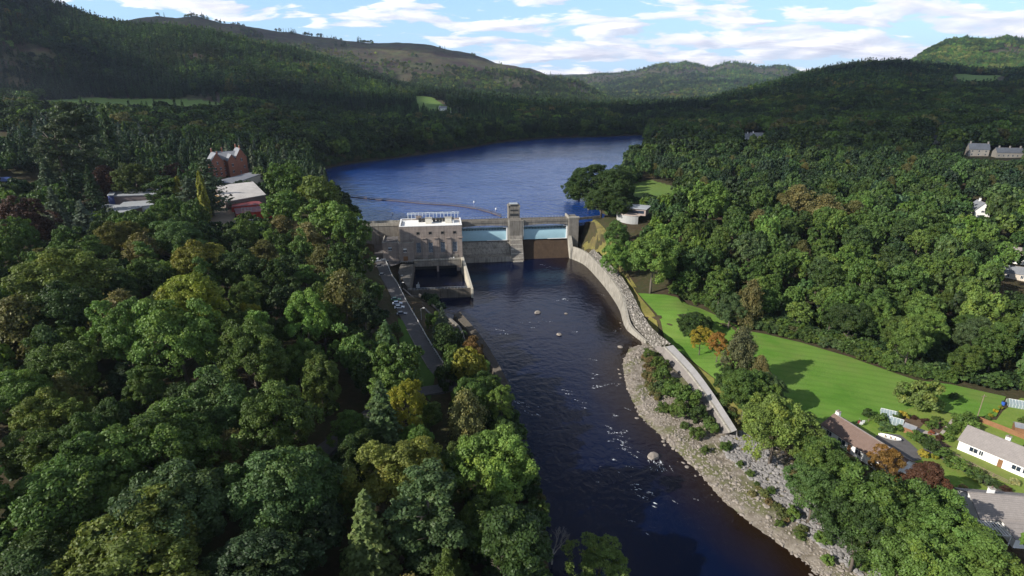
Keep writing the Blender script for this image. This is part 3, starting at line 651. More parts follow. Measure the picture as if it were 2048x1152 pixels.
# ------------------------------------------------------------------ ground, water, lawns, road
ground_o = build_ground()
def sheet(name, poly, m, lift=0.15, step=6.0, z=None, kind='structure', attr=None, parent=None):
    """plan polygon triangulated and laid on the land (or flat at z)"""
    poly = [tuple(p[:2]) for p in poly]; xs = [p[0] for p in poly]; ys = [p[1] for p in poly]
    bd = []; n = len(poly)
    for i in range(n):
        a, b = poly[i], poly[(i+1) % n]; k = max(1, int(math.dist(a, b)/step))
        for j in range(k): bd.append((a[0]+(b[0]-a[0])*j/k, a[1]+(b[1]-a[1])*j/k))
    gx, gy = np.meshgrid(np.arange(min(xs), max(xs), step), np.arange(min(ys), max(ys), step)); gx = gx.ravel(); gy = gy.ravel()
    ok = inpoly(gx, gy, poly) & (dist(gx, gy, poly, True) > step*0.35); pts = bd + list(zip(gx[ok], gy[ok]))
    res = delaunay_2d_cdt([Vector(p) for p in pts], [(i, (i+1) % len(bd)) for i in range(len(bd))], [tuple(range(len(bd)))], 1, 1e-4)
    v = np.array([(p.x, p.y) for p in res[0]]); zz_ = ground(v[:,0], v[:,1]) + lift if z is None else np.full(len(v), z)
    me = bpy.data.meshes.new(name); me.from_pydata([(a, b, c) for (a, b), c in zip(v, zz_)], [], [tuple(f) for f in res[2]]); me.update()
    import bmesh
    bm = bmesh.new(); bm.from_mesh(me); bmesh.ops.recalc_face_normals(bm, faces=bm.faces); 
    if sum(f.normal.z for f in bm.faces) < 0: bmesh.ops.reverse_faces(bm, faces=bm.faces)
    bm.to_mesh(me); bm.free()
    me.materials.append(m); me.polygons.foreach_set('use_smooth', [True]*len(me.polygons))
    if attr is not None:
        a = me.attributes.new(attr[0], 'FLOAT', 'POINT'); a.data.foreach_set('value', np.asarray(attr[1](v[:,0], v[:,1]), np.float32))
    o = link(name, me, parent)
    if kind: o['kind'] = kind
    return o
re_l = [tuple(p) for p in right_edge]
def shallow(x, y):
    d = dist(x, y, re_l); s = np.clip(1-d/np.interp(y, [60,150,230,320], [16,13,14,18]), 0, 1)**0.8
    return np.clip(s + 0.25*vnoise(x, y, 12, 2, 4)*(s > 0.02), 0, 1)
# the river reaches under its banks
rp = [(150,-150),(100,20)] + [(p[0]+5, p[1]) for p in right_edge] + [D2(69,6), D2(69,15), D2(-34,15), D2(-34,-20), D2(-34,-50)] + [(p[0]-5, p[1]) for p in left_edge] + [(-8,60),(-25,-150)]
sheet('river', rp, M_river, z=0.0, step=3.5, attr=('shallow', shallow))
def lake_edge():
    o = []
    for i, p in enumerate(lake_s): 
        o.append(p)
    return o
lk = [D2(-60,22), D2(71,22), (66,350),(64,372),(67,400),(74,440),(100,460),(106,515),(126,575),(168,635),(182,690),(186,740),(192,800),(214,900),(235,1000),(150,975),(59,945),(-26,865),(-68,785),(-113,723),(-150,675),(-200,618),(-216,560),(-200,495),(-170,445),(-150,405),(-128,370),(-110,335)]
sheet('reservoir', lk, M_lake, z=LAKE, step=25, attr=('shallow', lambda x, y: 0*x))
sheet('lawn', lawn_poly, M_lawn, 0.2, 5)

# road along the left bank
def ribbon(name, line, width, m, lift, parent=None, kind='structure', zfix=None):
    ln = smooth_line(line, 5); a = []; b = []
    for i, p in enumerate(ln):
        q0 = np.array(ln[max(i-1,0)][:2]); q1 = np.array(ln[min(i+1,len(ln)-1)][:2]); d = q1-q0; d /= np.linalg.norm(d); nn = np.array([-d[1], d[0]])
        wd = width(i/(len(ln)-1)) if callable(width) else width
        l = np.array(p[:2])+nn*wd/2; r_ = np.array(p[:2])-nn*wd/2
        zl = max(gz(*l), gz(*r_), gz(*p[:2]))+lift if zfix is None else zfix
        a.append((l[0], l[1], zl)); b.append((r_[0], r_[1], zl))
    mb = MB(); mb.strip(b, a); 
    # skirts down into the ground
    mb.strip([(x,y,z-1.2) for x,y,z in b], b); mb.strip(a, [(x,y,z-1.2) for x,y,z in a])
    o = mb.build(name, m, parent); 
    if kind: o['kind'] = kind
    return ln, a, b
road_px = [(760,522,6.2),(768,545,6.2),(785,580,6.2),(812,630,6.2),(845,690,6.2),(872,735,6.2),(895,768,6.2)]
road_ln = [P2(*p) for p in road_px]
ROAD, ra, rb = ribbon('bank_road', [(-76,318)]+road_ln+[(-36,150),(-48,120)], 5.2, M_road, 0.25)
yard = [D2(-44,-14), D2(-33.3,-14), D2(-33.3,-2), D2(-14.2,-2),D2(-14.2,1),D2(-32,1.2), D2(-58,16), D2(-62,4), D2(-58,-14)]
YZ = 6.5
sheet('yard', [D2(-62,-22), D2(-47,-22), D2(-33.2,-8), D2(-33.2,17), D2(-62,17)], M_road, z=YZ, step=8)
lawn2 = [P2(*p,6) for p in [(800,655),(815,660),(848,722),(850,735),(815,722)]]
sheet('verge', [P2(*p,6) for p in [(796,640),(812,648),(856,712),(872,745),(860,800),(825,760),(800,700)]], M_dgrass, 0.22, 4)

# ------------------------------------------------------------------ the dam
dam = empty('dam', (DO[0], DO[1], 0), DROT, 'grey concrete dam with a walkway along its crest and two spillway bays', 'dam')
CR = 22.0
# sloping spillways with an ogee lip
def ogee(x0, x1, m):
    prof = [(26,-3),(26,9.6),(22.4,10.0),(20.6,9.95),(19.2,9.3),(17.6,7.4),(15.6,4.4),(13.2,0.8),(11.5,-2),(11.5,-3)]
    b = MB(); b.xprism(prof, x0, x1); return b.build('spillway', m, dam)
ogee(0.02, 28, M_spill); o = ogee(35.4, 62.5, M_spill2)
b = MB(); b.xprism([(9.0,-3),(9.0,2.9),(14.9,2.9),(14.9,-3)], 0.02, 27.98); b.build('apron_step', M_spill, dam)
# bridge over the bays: shallow arched soffit
def bridge(x0, x1):
    n = 14; top = CR-0.9; prof_lo = []
    for i in range(n+1):
        t = i/n; prof_lo.append((x0+(x1-x0)*t, 18.55+0.75*(1-(2*t-1)**2)))
    vs = []; 
    for y in (17.6, 23.2):
        vs += [(x, y, z) for x, z in prof_lo] + [(x, y, top) for x, _ in prof_lo]
    m_ = n+1; fs = []
    for i in range(n):
        fs += [(i, i+1, m_+i+1, m_+i), (2*m_+i+1, 2*m_+i, 3*m_+i, 3*m_+i+1), (i+1, i, 2*m_+i, 2*m_+i+1), (m_+i, m_+i+1, 3*m_+i+1, 3*m_+i)]
    b = MB(); b.add(vs, fs); return b
bridge(0.02, 28).build('bridge_span', M_conc, dam); bridge(35.4, 62.5).build('bridge_span', M_conc, dam)
# parapets, upstream one lower to show the walkway
b = MB(); b.box(0.02, 28.4, 17.35, 17.62, CR-1.25, CR+0.15); b.box(35.2, 64, 17.35, 17.62, CR-1.25, CR+0.15); b.box(0.02, 28.4, 23.18, 23.45, CR-1.2, CR+0.05); b.box(35.2,64,23.18,23.45,CR-1.2,CR+0.05); b.build('parapet', M_conc, dam)
b = MB(); b.box(28.4, 35.2, 22.4, 22.7, CR-0.2, CR+1.05)
# central pier: vertical shaft, stepped sloping nose
b = MB(); b.xprism([(27,-3),(27,CR-0.05),(16.4,CR-0.05),(16.4,13.2),(15.9,12.6),(8.6,0.3),(8.6,-3)], 28.02, 35.38); b.build('pier', M_conc, dam, bevel=0.12)
b = MB()
for k in range(5):
    z = 11.4-k*2.35; y = 15.15-k*1.39
    b.xprism([(y+0.5,z+0.25),(y-0.35,z-0.35),(y-0.3,z-0.75),(y+0.6,z-0.4)], 28.3, 35.1)
b.box(29.0,34.6,7.2,8.7,-1,0.45); b.build('pier_ledge', M_concl, dam)
boxes('pilaster', M_concl, dam, [(27.2,28.0,16.55,17.3,10.5,CR+0.1),(35.4,36.1,16.55,17.3,10.5,CR+0.1)])
b = MB(); b.box(62.52, 68.5, 16.2, 27, -3, CR+0.4); b.build('abutment', M_conc, dam, bevel=0.12)
b = MB(); b.box(62.3, 68.7, 16.0, 18, CR+0.4, CR+1.2); b.box(62.3, 63.0, 18, 26, CR+0.4, CR+1.5); b.build('abutment_parapet', M_concl, dam)
b = MB(); b.xprism([(16.2,-3),(16.2,12.2),(11.6,6.4),(9.9,6.3),(9.9,-3)], 62.52, 64.4); b.build('buttress', M_concl, dam)
# drum gates: curved steel skins with a toothed crest and a white end frame
def gate(x0, x1):
    n = 10; b = MB(); prof = []
    for i in range(n+1):
        t = i/n; a = t*1.15; prof.append((19.1+2.9*(1-math.cos(a))*1.2-0.2, 10.15+7.0*math.sin(a)/math.sin(1.15)))
    prof2 = [(y+0.35, z) for y, z in prof][::-1]; b.xprism(prof+prof2, x0, x1); g_ = b.build('gate', M_gate, dam)
    bb = MB(); bb.box(x0, x1, prof[-1][0]-0.15, prof[-1][0]+0.6, prof[-1][1]-0.05, prof[-1][1]+0.22); bb.build('gate_rail', M_gate, g_)
    t_ = MB(); k = 30
    for i in range(k):
        x = x0+0.5+(x1-x0-1.0)*i/(k-1); t_.box(x-0.16, x+0.16, prof[-2][0]-0.75, prof[-2][0]-0.1, prof[-1][1]-1.15, prof[-1][1]-0.1)
    t_.build('gate_teeth', M_dark, g_)
    f_ = MB(); f_.box(x1-0.75, x1-0.02, 18.3, 19.0, 10.1, 18.1); f_.box(x1-2.6, x1-0.76, 18.5, 19.0, 17.55, 18.05); f_.box(x0+(x1-x0)*0.55, x1-0.76, 18.35, 18.7, 10.12, 10.4); f_.build('gate_frame', M_white, g_)
gate(0.3, 27.1); gate(36.2, 62.4)
# crest west of the powerhouse
b = MB(); b.box(-62, -33.02, 19.5, 26, -2, CR-1.0); b.box(-33.0, -0.02, 19.6, 26, -2, CR-1.0); b.build('crest_wall', M_conc, dam)
b = MB(); b.box(-62, 0, 19.25, 19.6, CR-1.6, CR+0.1); b.box(-62,0,25.7,26,CR-1.2,CR+0.1); b.build('crest_parapet', M_concl, dam)
b = MB(); b.xprism([(19.45,CR-1.1),(19.45,CR-0.9),(12,17.2),(12,16.5)], -52, -50.4); b.build('ramp', M_concl, dam)
b = MB(); 
for i in range(34):
    x = 0.6+i*1.85
    if 28.2 < x < 35.2: continue
    b.tube([(x,23.3,CR),(x,23.3,CR+0.95)],0.05,4)
b.tube([(0.2,23.3,CR+0.95),(28.2,23.3,CR+0.95)],0.05,4); b.tube([(35.3,23.3,CR+0.95),(64,23.3,CR+0.95)],0.05,4); b.build('handrail', M_steel, dam)
# gate tower on the pier
tw = MB(); tw.box(28.3, 34.9, 23.4, 29.4, CR-2, 28.6); tw.box(28.9,34.3,24.0,28.8,28.6,29.9); tw.box(28.1,28.6,23.2,29.6,28.2,29.3); tw.box(34.6,35.1,23.2,29.6,28.2,29.3); 
tw = tw.build('gate_tower', M_conc, dam, bevel=0.1)
boxes('tower_opening', M_dark, tw, [(29.2,34.0,23.25,23.38,23.2,24.6),(29.6,33.6,23.88,23.98,28.75,29.7),(29.4,33.8,23.25,23.38,26.2,26.9)])
b = MB(); b.box(29.3,33.9,24.3,28.5,29.9,30.1); b.build('tower_hatch', M_steel, tw)
# people-sized lamps on the crest
def pole_lamp(x, y, z, h, name='lamp_post', lab=None, m=None):
    t = empty(name, (x, y, z)); tag(t, lab, 'street lamp')
    b = MB(); b.tube([(0,0,-0.3),(0,0,h)], 0.09, 6, 0.05); b.tube([(0,0,h),(0.9,0,h+0.25)], 0.05, 5); b.build('pole', m or M_steel, t)
    b = MB(); b.box(0.7,1.5,-0.18,0.18,h+0.2,h+0.36); b.build('lamp_head', M_white, t); return t

# ------------------------------------------------------------------ powerhouse
ph = empty('powerhouse', (DO[0], DO[1], 0), DROT, 'large flat-roofed concrete powerhouse with four tall blue-framed windows, at the left end of the dam', 'building')
DK = 6.4; RZ = 24.2; W = 33.0
# front wall with real openings for 4 tall windows (set back bays) and 4 small squares
bays = [-23.4, -16.9, -10.4, -3.9]
def wall_with_holes(x0, x1, z0, z1, holes, y0, y1, name, m, parent):
    xs = sorted({x0, x1, *[h[0] for h in holes], *[h[1] for h in holes]}); zs = sorted({z0, z1, *[h[2] for h in holes], *[h[3] for h in holes]})
    b = MB(); idx = {}
    def vid(i, j, k):
        key = (i, j, k)
        if key not in idx: idx[key] = len(b.v); b.v.append((xs[i], (y0, y1)[k], zs[j]))
        return idx[key]
    solid = lambda i, j: 0 <= i < len(xs)-1 and 0 <= j < len(zs)-1 and not any(h[0] <= (xs[i]+xs[i+1])/2 <= h[1] and h[2] <= (zs[j]+zs[j+1])/2 <= h[3] for h in holes)
    for i in range(len(xs)-1):
        for j in range(len(zs)-1):
            if not solid(i, j): continue
            b.f.append((vid(i,j,0), vid(i+1,j,0), vid(i+1,j+1,0), vid(i,j+1,0))); b.f.append((vid(i+1,j,1), vid(i,j,1), vid(i,j+1,1), vid(i+1,j+1,1)))
            if not solid(i-1, j): b.f.append((vid(i,j,1), vid(i,j,0), vid(i,j+1,0), vid(i,j+1,1)))
            if not solid(i+1, j): b.f.append((vid(i+1,j,0), vid(i+1,j,1), vid(i+1,j+1,1), vid(i+1,j+1,0)))
            if not solid(i, j-1): b.f.append((vid(i,j,0), vid(i,j,1), vid(i+1,j,1), vid(i+1,j,0)))
            if not solid(i, j+1): b.f.append((vid(i,j+1,1), vid(i,j+1,0), vid(i+1,j+1,0), vid(i+1,j+1,1)))
    return b.build(name, m, parent)
holes = []
for c in bays: holes += [(c-1.15, c+1.15, 9.6, 15.2), (c-0.75, c+0.75, 19.6, 21.0)]
wl = wall_with_holes(-W, 0, DK-0.2, RZ, holes, 0, 0.8, 'front_wall', M_wallc, ph)
b = MB(); b.box(-W, -W+0.7, 0.802, 18.9, DK-0.2, RZ); b.box(-0.7, 0, 0.802, 18.9, -3, RZ); b.box(-W+0.702, -0.702, 18.1, 18.9, DK, RZ); b.build('side_wall', M_wallc, ph)
# shallow piers between the windows rising to a ledge
boxes('wall_pier', M_wallc, ph, [(x-1.35,x+1.35,-0.55,-0.003,DK,17.4) for x in (-20.15,-13.65,-7.15)]+[(-1.7,-0.02,-0.55,-0.003,DK,17.4),(-27.2,-25.6,-0.55,-0.003,DK,17.4)])
boxes('ledge', M_wallc, ph, [(x-1.75,x+0.95,-1.0,-0.003,17.42,17.75) for x in (-20.15,-13.65,-7.15)]+[(-2.6,0.5,-1.0,-0.003,17.42,17.75),(-27.6,-25.9,-1.0,-0.003,17.42,17.75)])
for c in bays:
    b = MB(); b.box(c-1.13, c+1.13, 0.45, 0.5, 9.62, 15.18); wn = b.build('window', M_glass, ph)
    b = MB()
    for i in range(5):
        x = c-1.1+2.2*i/4; b.box(x-0.045, x+0.045, 0.34, 0.448, 9.62, 15.18)
    for j in range(8):
        z = 9.66+5.45*j/7; b.box(c-1.13, c+1.13, 0.36, 0.44, z-0.04, z+0.04)
    b.build('window_frame', M_blueframe, wn)
    b = MB(); b.box(c-1.35, c+1.35, -0.15, -0.003, 9.3, 9.6); b.build('window_sill', M_wallc, wn)
    b = MB(); b.box(c-0.73, c+0.73, 0.4, 0.5, 19.62, 20.98); wn = b.build('small_window', M_dark, ph)
    b = MB(); b.box(c-0.9,c+0.9,-0.08,-0.003,21.0,21.15); b.box(c-0.9,c+0.9,-0.08,-0.003,19.45,19.6); b.box(c-0.9,c-0.76,-0.08,-0.003,19.6,21.0); b.box(c+0.76,c+0.9,-0.08,-0.003,19.6,21.0); b.build('window_frame', M_conc, wn)
boxes('plinth', M_conc, ph, [(c-1.6,c+1.6,-0.42,-0.003,DK+0.3,DK+1.7) for c in bays])
b = MB(); b.box(-W+0.6, -0.6, 0.7, 18.2, RZ-1.3, RZ-0.9); b.build('roof', M_white, ph)
b = MB(); b.box(-W-0.15, 0.15, -0.15, 0.85, RZ, RZ+0.18); b.box(-W-0.15, -W+0.6, 0.852, 18.9, RZ, RZ+0.18); b.box(-0.6, 0.15, 0.852, 18.9, RZ, RZ+0.18); b.box(-W+0.602,-20,18.3,19.0,RZ,RZ+0.16); b.build('coping', M_white, ph)
boxes('upstand', M_white, ph, [(-W+0.72,-23.0,14.5,15.1,RZ-0.9,RZ+0.1),(-4.6,-3.9,9.5,16.5,RZ-0.88,RZ+0.5)])
b = MB(); b.box(-24.5,-21.5,16.2,18.05,RZ-0.88,RZ+2.0); b.build('roof_hatch', M_wallc, ph)
for i, x in enumerate((-17.6, -6.8)):
    b = MB(); b.box(x-1.8, x+1.8, 9.2, 12.2, RZ-0.88, RZ+2.0); u_ = b.build('vent_housing', simple('cream_box', (0.55,0.52,0.45),0.8,0.1,2), ph, bevel=0.08)
    b = MB(); b.box(x-1.95,x+1.95,9.05,12.35,RZ+2.0,RZ+2.18); b.build('vent_lid', M_concl, u_)
for i, x in enumerate([-22.4,-20.2,-14.6,-12.6,-10.9,-9.2,-4.6]):
    b = MB(); b.box(x-0.75,x+0.75,13.6,15.6,RZ-0.88,RZ+1.1); b.box(x-0.5,x+0.5,13.4,13.6,RZ-0.5,RZ+0.8); b.build('switchgear', M_dark, ph)
fr = MB()
for x in (-29,-25,-21,-17,-13,-9,-5,-1.2): fr.tube([(x,18.5,RZ-0.5),(x,18.5,RZ+3.3)],0.13,5)
fr.tube([(-29.5,18.5,RZ+3.3),(-0.4,18.5,RZ+3.3)],0.16,5); fr.tube([(-29.5,17.0,RZ+2.9),(-0.4,17.0,RZ+2.9)],0.1,5)
for x in (-27,-23,-19,-15,-11,-7,-3): fr.tube([(x,17.0,RZ-0.5),(x,17.0,RZ+3.9)],0.1,5)
for x in (-27,-19,-11,-5): fr.tube([(x,18.5,RZ+3.3),(x+1.5,17.0,RZ+3.9)],0.07,4)
fr.build('busbar_frame', simple('pale_steel',(0.62,0.66,0.66),0.5,0.1,3), ph)
# annexes on the left
def annex(x0, x1, y0, top, wins, door=None, rot_off=0):
    hs = [(a, b_, c, d) for a, b_, c, d in wins]
    if door: hs.append(door)
    w_ = wall_with_holes(x0, x1, DK-0.2, top, hs, y0, y0+0.4, 'annex_wall', M_wallc, ph)
    boxes('annex_wall', M_wallc, ph, [(x0, x0+0.4, y0+0.402, -0.003 if x1 > -30 else 12, DK-0.2, top)]+([(x1-0.4, x1, y0+0.402, -0.003, DK-0.2, top)] if x1 > -30 else []))
    b = MB(); b.box(x0+0.4, x1-0.4, y0+0.4, -0.01 if x1 > -30 else 12, top-0.8, top-0.5); b.build('annex_roof', M_concl if x1 > -30 else M_road, ph)
    b = MB(); b.box(x0-0.1, x1+0.1, y0-0.1, y0+0.5, top, top+0.15); b.box(x0-0.1,x0+0.5,y0+0.502,-0.01 if x1>-30 else 12,top,top+0.15); b.box(x1-0.5,x1+0.1,y0+0.502,-0.01 if x1>-30 else 0,top,top+0.15); b.build('coping', M_concl, ph)
    for a, b_, c, d in wins:
        bb = MB(); bb.box(a, b_, y0+0.2, y0+0.25, c, d); wn = bb.build('window', M_glass, ph)
        bb = MB(); bb.box(a,b_,y0+0.05,y0+0.15,d-(d-c)*0.35,d); bb.box((a+b_)/2-0.05,(a+b_)/2+0.05,y0+0.1,y0+0.19,c,d-(d-c)*0.35); bb.box(a-0.1,b_+0.1,y0-0.1,y0-0.003,c-0.15,c); bb.build('window_frame', M_white if x1 > -30 else M_blueframe, wn)
    if door:
        bb = MB(); bb.box(door[0], door[1], y0+0.15, y0+0.25, door[2], door[3]); bb.build('door', M_wood, ph)
annex(-33.9, -25.9, -4.0, 16.3, [(-31.3,-29.7,11.4,13.3)], (-31.6,-29.2,DK,DK+2.6))
annex(-42.2, -33.92, -3.0, 16.6, [(-39.2,-37.4,12.4,14.0)])
b = MB(); b.box(-42.0,-41.6,9,12,RZ-8,RZ-7)
# deck in front and bearded beam over the draft openings
b = MB(); b.box(-33.5, 0.2, -4.2, -0.003, DK-0.6, DK); b.box(-26.0, -1.4, -4.6, -3.4, 3.2, DK-0.6); b.build('deck', M_conc, ph)
b = MB(); b.box(-26.0, 0, -4.5, -4.2, DK, DK+0.9); b.build('deck_parapet', M_concl, ph)
boxes('deck_column', M_wallc, ph, [(-27.15,-26.05,-4.4,0,-3,3.2),(-14.15,-13.05,-4.4,0,-3,3.2),(-3.4,-1.42,-4.4,0,-3,3.2)])
b = MB(); b.box(-34,0,0.9,1.2,-3,DK-0.7); b.build('draft_wall', M_dark, ph)
boxes('deck_equipment', M_white, ph, [(-7.5,-5.5,-3.6,-2.6,DK,DK+0.55),(-9.4,-7.9,-3.4,-2.8,DK,DK+0.35),(-5.2,-4.6,-3.5,-3.1,DK,DK+1.2)])
b = MB()
for x in np.arange(-33,-26,1.2): b.tube([(x,-7.6,DK),(x,-7.6,DK+1.1)],0.05,4)
b.tube([(-33,-7.6,DK+1.1),(-26.2,-7.6,DK+1.1)],0.06,4); b.tube([(-26.2,-7.6,DK+1.1),(-26.2,-4.5,DK+1.1)],0.06,4); b.build('yard_rail', M_steel, ph)

# ------------------------------------------------------------------ tailrace basin
ta = empty('tailrace_basin', (DO[0], DO[1], 0), DROT, 'rectangular concrete tailrace basin of dark water below the powerhouse', 'basin')
b = MB()  # right training wall, top falling downstream
b.add([(-1.1,-4.5,-3),(0.5,-4.5,-3),(2.6,-47.5,-3),(1.6,-47.5,-3),(-1.1,-4.5,7.6),(0.5,-4.5,7.6),(2.6,-47.5,4.6),(1.6,-47.5,4.6)],[(3,2,1,0),(4,5,6,7),(0,1,5,4),(1,2,6,5),(2,3,7,6),(3,0,4,7)])
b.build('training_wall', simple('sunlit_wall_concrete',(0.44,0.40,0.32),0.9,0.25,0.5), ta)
b = MB(); b.prism([(-28,-45.5),(1.58,-46.2),(1.58,-45.3),(-28,-44.5)],-3,4.4); b.build('front_wall', M_stainshade, ta)
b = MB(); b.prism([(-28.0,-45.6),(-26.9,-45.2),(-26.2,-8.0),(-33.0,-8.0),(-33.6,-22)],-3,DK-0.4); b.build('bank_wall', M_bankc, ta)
b = MB(); b.prism([(-26.85,-43.8),(1.4,-44.4),(0.8,-36),(-26.8,-36)],[0.3,0.3,0.06,0.06],[1.6,1.6,0.10,0.10]); b.build('sill', M_conc, ta)
b = MB()
for i in range(20):
    x = -28+i*1.55; b.tube([(x,-45.5-0.02*i,4.4),(x,-45.5-0.02*i,5.4)],0.05,4)
b.tube([(-28,-45.5,5.4),(1.6,-45.9,5.4)],0.06,4); b.tube([(-28,-45.5,4.9),(1.6,-45.9,4.9)],0.04,4)
for i in range(22):
    t = i/21; b.tube([(0.2+1.9*t,-5-42*t,7.55-3*t),(0.2+1.9*t,-5-42*t,8.5-3*t)],0.045,4)
b.tube([(0.2,-5,8.5),(2.1,-47,5.5)],.05,4); b.build('handrail', M_steel, ta)
b = MB(); b.box(-24.6,-23.0,-30,-28,0.1,1.2); b.tube([(-24.2,-30,1),(-23.4,-28.5,2.6)],0.12,5); b.tube([(-24.6,-28.3,1),(-23.2,-29.8,2.3)],0.12,5); b.build('gate_gear', M_steel, ta)

# ------------------------------------------------------------------ right wing wall, curved, and the stone revetment
wl3 = smooth_line(wing_pts, 6)
def offs(line, d):
    o = []
    for i, p in enumerate(line):
        q0 = np.array(line[max(i-1,0)][:2]); q1 = np.array(line[min(i+1,len(line)-1)][:2]); t = q1-q0; t /= np.linalg.norm(t)
        dd = d(i/(len(line)-1)) if callable(d) else d
        o.append((p[0]-t[1]*dd, p[1]+t[0]*dd, p[2]))
    return o
wi = offs(wl3, 0.0); wo = offs(wl3, 1.1)     # left of travel (towards the bank is +)
ww = empty('wing_wall', (0,0,0), 0, 'curved pale concrete wing wall holding the right bank below the spillway', 'wall')
face = offs(wl3, -0.9); b = MB()
b.strip([(x,y,-2.5) for x,y,z in face], wi); b.strip(wi, wo); b.strip(wo, [(x,y,-2.5) for x,y,z in wo])
b.add([(*face[-1][:2],-2.5), wi[-1], wo[-1], (*wo[-1][:2],-2.5)], [(0,1,2,3)])
b.build('wall_face', concrete('wing_concrete',(0.31,0.29,0.25),(0.09,0.075,0.055),0.6), ww)
b = MB(); ca = offs(wl3,-0.08); cb = offs(wl3,1.0); up_ = lambda L, d: [(x,y,z+d) for x,y,z in L]
b.strip(up_(ca,0.02), up_(ca,0.3)); b.strip(up_(ca,0.3), up_(cb,0.3)); b.strip(up_(cb,0.3),up_(cb,0.02)); b.build('wall_coping', M_concl, ww)

def cobblef(q):
    p = pos(q); v = q.n('ShaderNodeTexVoronoi', feature='F1', i={'Vector': p, 'Scale': 0.75, 'Randomness': 0.9})
    e = q.n('ShaderNodeTexVoronoi', feature='DISTANCE_TO_EDGE', i={'Vector': p, 'Scale': 0.75, 'Randomness': 0.9})
    n = q.noise(p, 1.2, 5, 0.6)
    c = q.mix(q.sep(v.outputs['Color'])[0], (0.16, 0.147, 0.13, 1), (0.37, 0.34, 0.305, 1)); c = q.mix(q.ramp(e.outputs['Distance'], [(0.0, 1.0), (0.12, 0.0)]), c, (0.05, 0.045, 0.035, 1))
    c = q.mix(q.ramp(n, [(0.55, 0.0), (0.7, 0.7)]), c, (0.07, 0.08, 0.04, 1))
    out(q, q.n('ShaderNodeBsdfPrincipled', i={'Base Color': c, 'Roughness': 0.9, 'Specular IOR Level': 0.15, 'Normal': bump(q, q.ramp(e.outputs['Distance'], [(0.0, 0.0), (0.3, 1.0)]), 1.0, 0.4)}).outputs[0])
M_cobble = mat('pitched_stone', cobblef)
M_slab = simple('stone_slab', (0.28, 0.27, 0.265), 0.9, 0.22, 0.7)
M_rock = simple('rock', (0.27, 0.235, 0.20), 0.9, 0.45, 1.4, bumpd=0.1)
M_rockg = simple('grey_rock', (0.225, 0.213, 0.205), 0.9, 0.45, 1.1, bumpd=0.1)
# two lines down the bank: lower edge and upper edge of the pitched stone
lo_px = [(1178,506,6.4),(1200,530,6.6),(1228,563,6.6),(1247,592,6.4),(1256,618,5.6),(1270,648,3.2),(1288,670,1.6),(1308,697,1.2)]
hi_px = [(1186,498,9.6),(1216,526,9.2),(1245,556,8.8),(1265,590,8.2),(1283,625,7.0),(1300,652,6.4),(1320,672,6.2),(1342,688,6.2)]
lo = smooth_line([P(*p) for p in lo_px], 6); hi = smooth_line([P(*p) for p in hi_px], 6)
rv = empty('revetment', (0,0,0), 0, 'rough pitched-stone slope running down the right bank behind the curved wall', 'embankment')
b = MB(); n = len(lo); rows = 9; grid = []
for i in range(n):
    for j in range(rows):
        t = j/(rows-1); p = [lo[i][k]+(hi[i][k]-lo[i][k])*t for k in range(3)]
        p[2] += 0.28*math.sin(i*2.1+j*3.3)*(0 < j < rows-1) + random.uniform(-.16,.16) + 0.25
        grid.append(tuple(p))
b.add(grid, [(i*rows+j, (i+1)*rows+j, (i+1)*rows+j+1, i*rows+j+1) for i in range(n-1) for j in range(rows-1)])
b.strip([(x,y,z-3) for x,y,z in lo], [(x,y,z+0.2) for x,y,z in lo]); b.build('stone_pitching', M_cobble, rv)
# smooth slab revetment further down: sloping face and a flat berm
l1_px = [(1305,690,1.4),(1345,740,1.4),(1390,795,1.4),(1425,845,1.4),(1443,868,1.4)]
l2_px = [(1328,694,4.6),(1372,740,4.6),(1410,790,4.6),(1440,835,4.6),(1460,866,4.6)]
l3_px = [(1346,690,5.6),(1388,735,5.6),(1422,780,5.6),(1455,830,5.6),(1474,860,5.6)]
A1, A2, A3 = [smooth_line([P(*p) for p in L], 6) for L in (l1_px, l2_px, l3_px)]
sb = empty('slab_bank', (0,0,0), 0, 'smooth grey slab facing beside the yellow grass, right of the gravel bar', 'embankment')
b = MB(); b.strip([(x,y,z-2) for x,y,z in A1], A1); b.strip(A1, A2); b.build('slope', simple('slab_slope',(0.20,0.18,0.165),0.9,0.3,0.6), sb)
b = MB(); b.strip([(x,y,z+0.02) for x,y,z in A2], A3); b.strip(A3, [(x+0.5,y+0.3,z-2.5) for x,y,z in A3]); b.build('top_slab', M_slab, sb)
b = MB(); A2b = [(x-0.35,y-0.05,z+0.05) for x,y,z in A2]; A2c = [(x,y,z+0.3) for x,y,z in A2]; b.strip(A2b, A2c); b.strip(A2c, [(x+.5,y,z+.3) for x,y,z in A2]); b.build('edge_kerb', M_concl, sb)
# yellow grass strip between stone and lawn
g_in = [P2(*p) for p in [(1216,526,8),(1245,556,8),(1265,590,7.5),(1283,625,6.8),(1300,652,6.3),(1320,672,6),(1346,690,5.6),(1388,735,5.6),(1422,780,5.6),(1455,830,5.6),(1474,860,5.6),(1490,880,5.6)]]
g_out = [P2(*p) for p in [(1510,870,5.8),(1482,800,5.8),(1440,760,5.8),(1395,720,5.8),(1345,675,5.8),(1310,635,6.2),(1285,600,7),(1262,565,8),(1235,530,9)]]
sheet('dry_grass', g_in+g_out, M_rough, 0.22, 3)
sheet('rough_slope', [D2(68.6,14), P2(1180,500,9), P2(1216,526,9), P2(1235,530,10), P2(1262,565,9), P2(1275,560,11), P2(1240,500,16), P2(1225,465,19), P2(1190,440,20)], mat('slope_grass', grassf((0.10,0.11,0.03),(0.26,0.24,0.06),(0.10,0.07,0.045),0.35)), 0.22, 3)
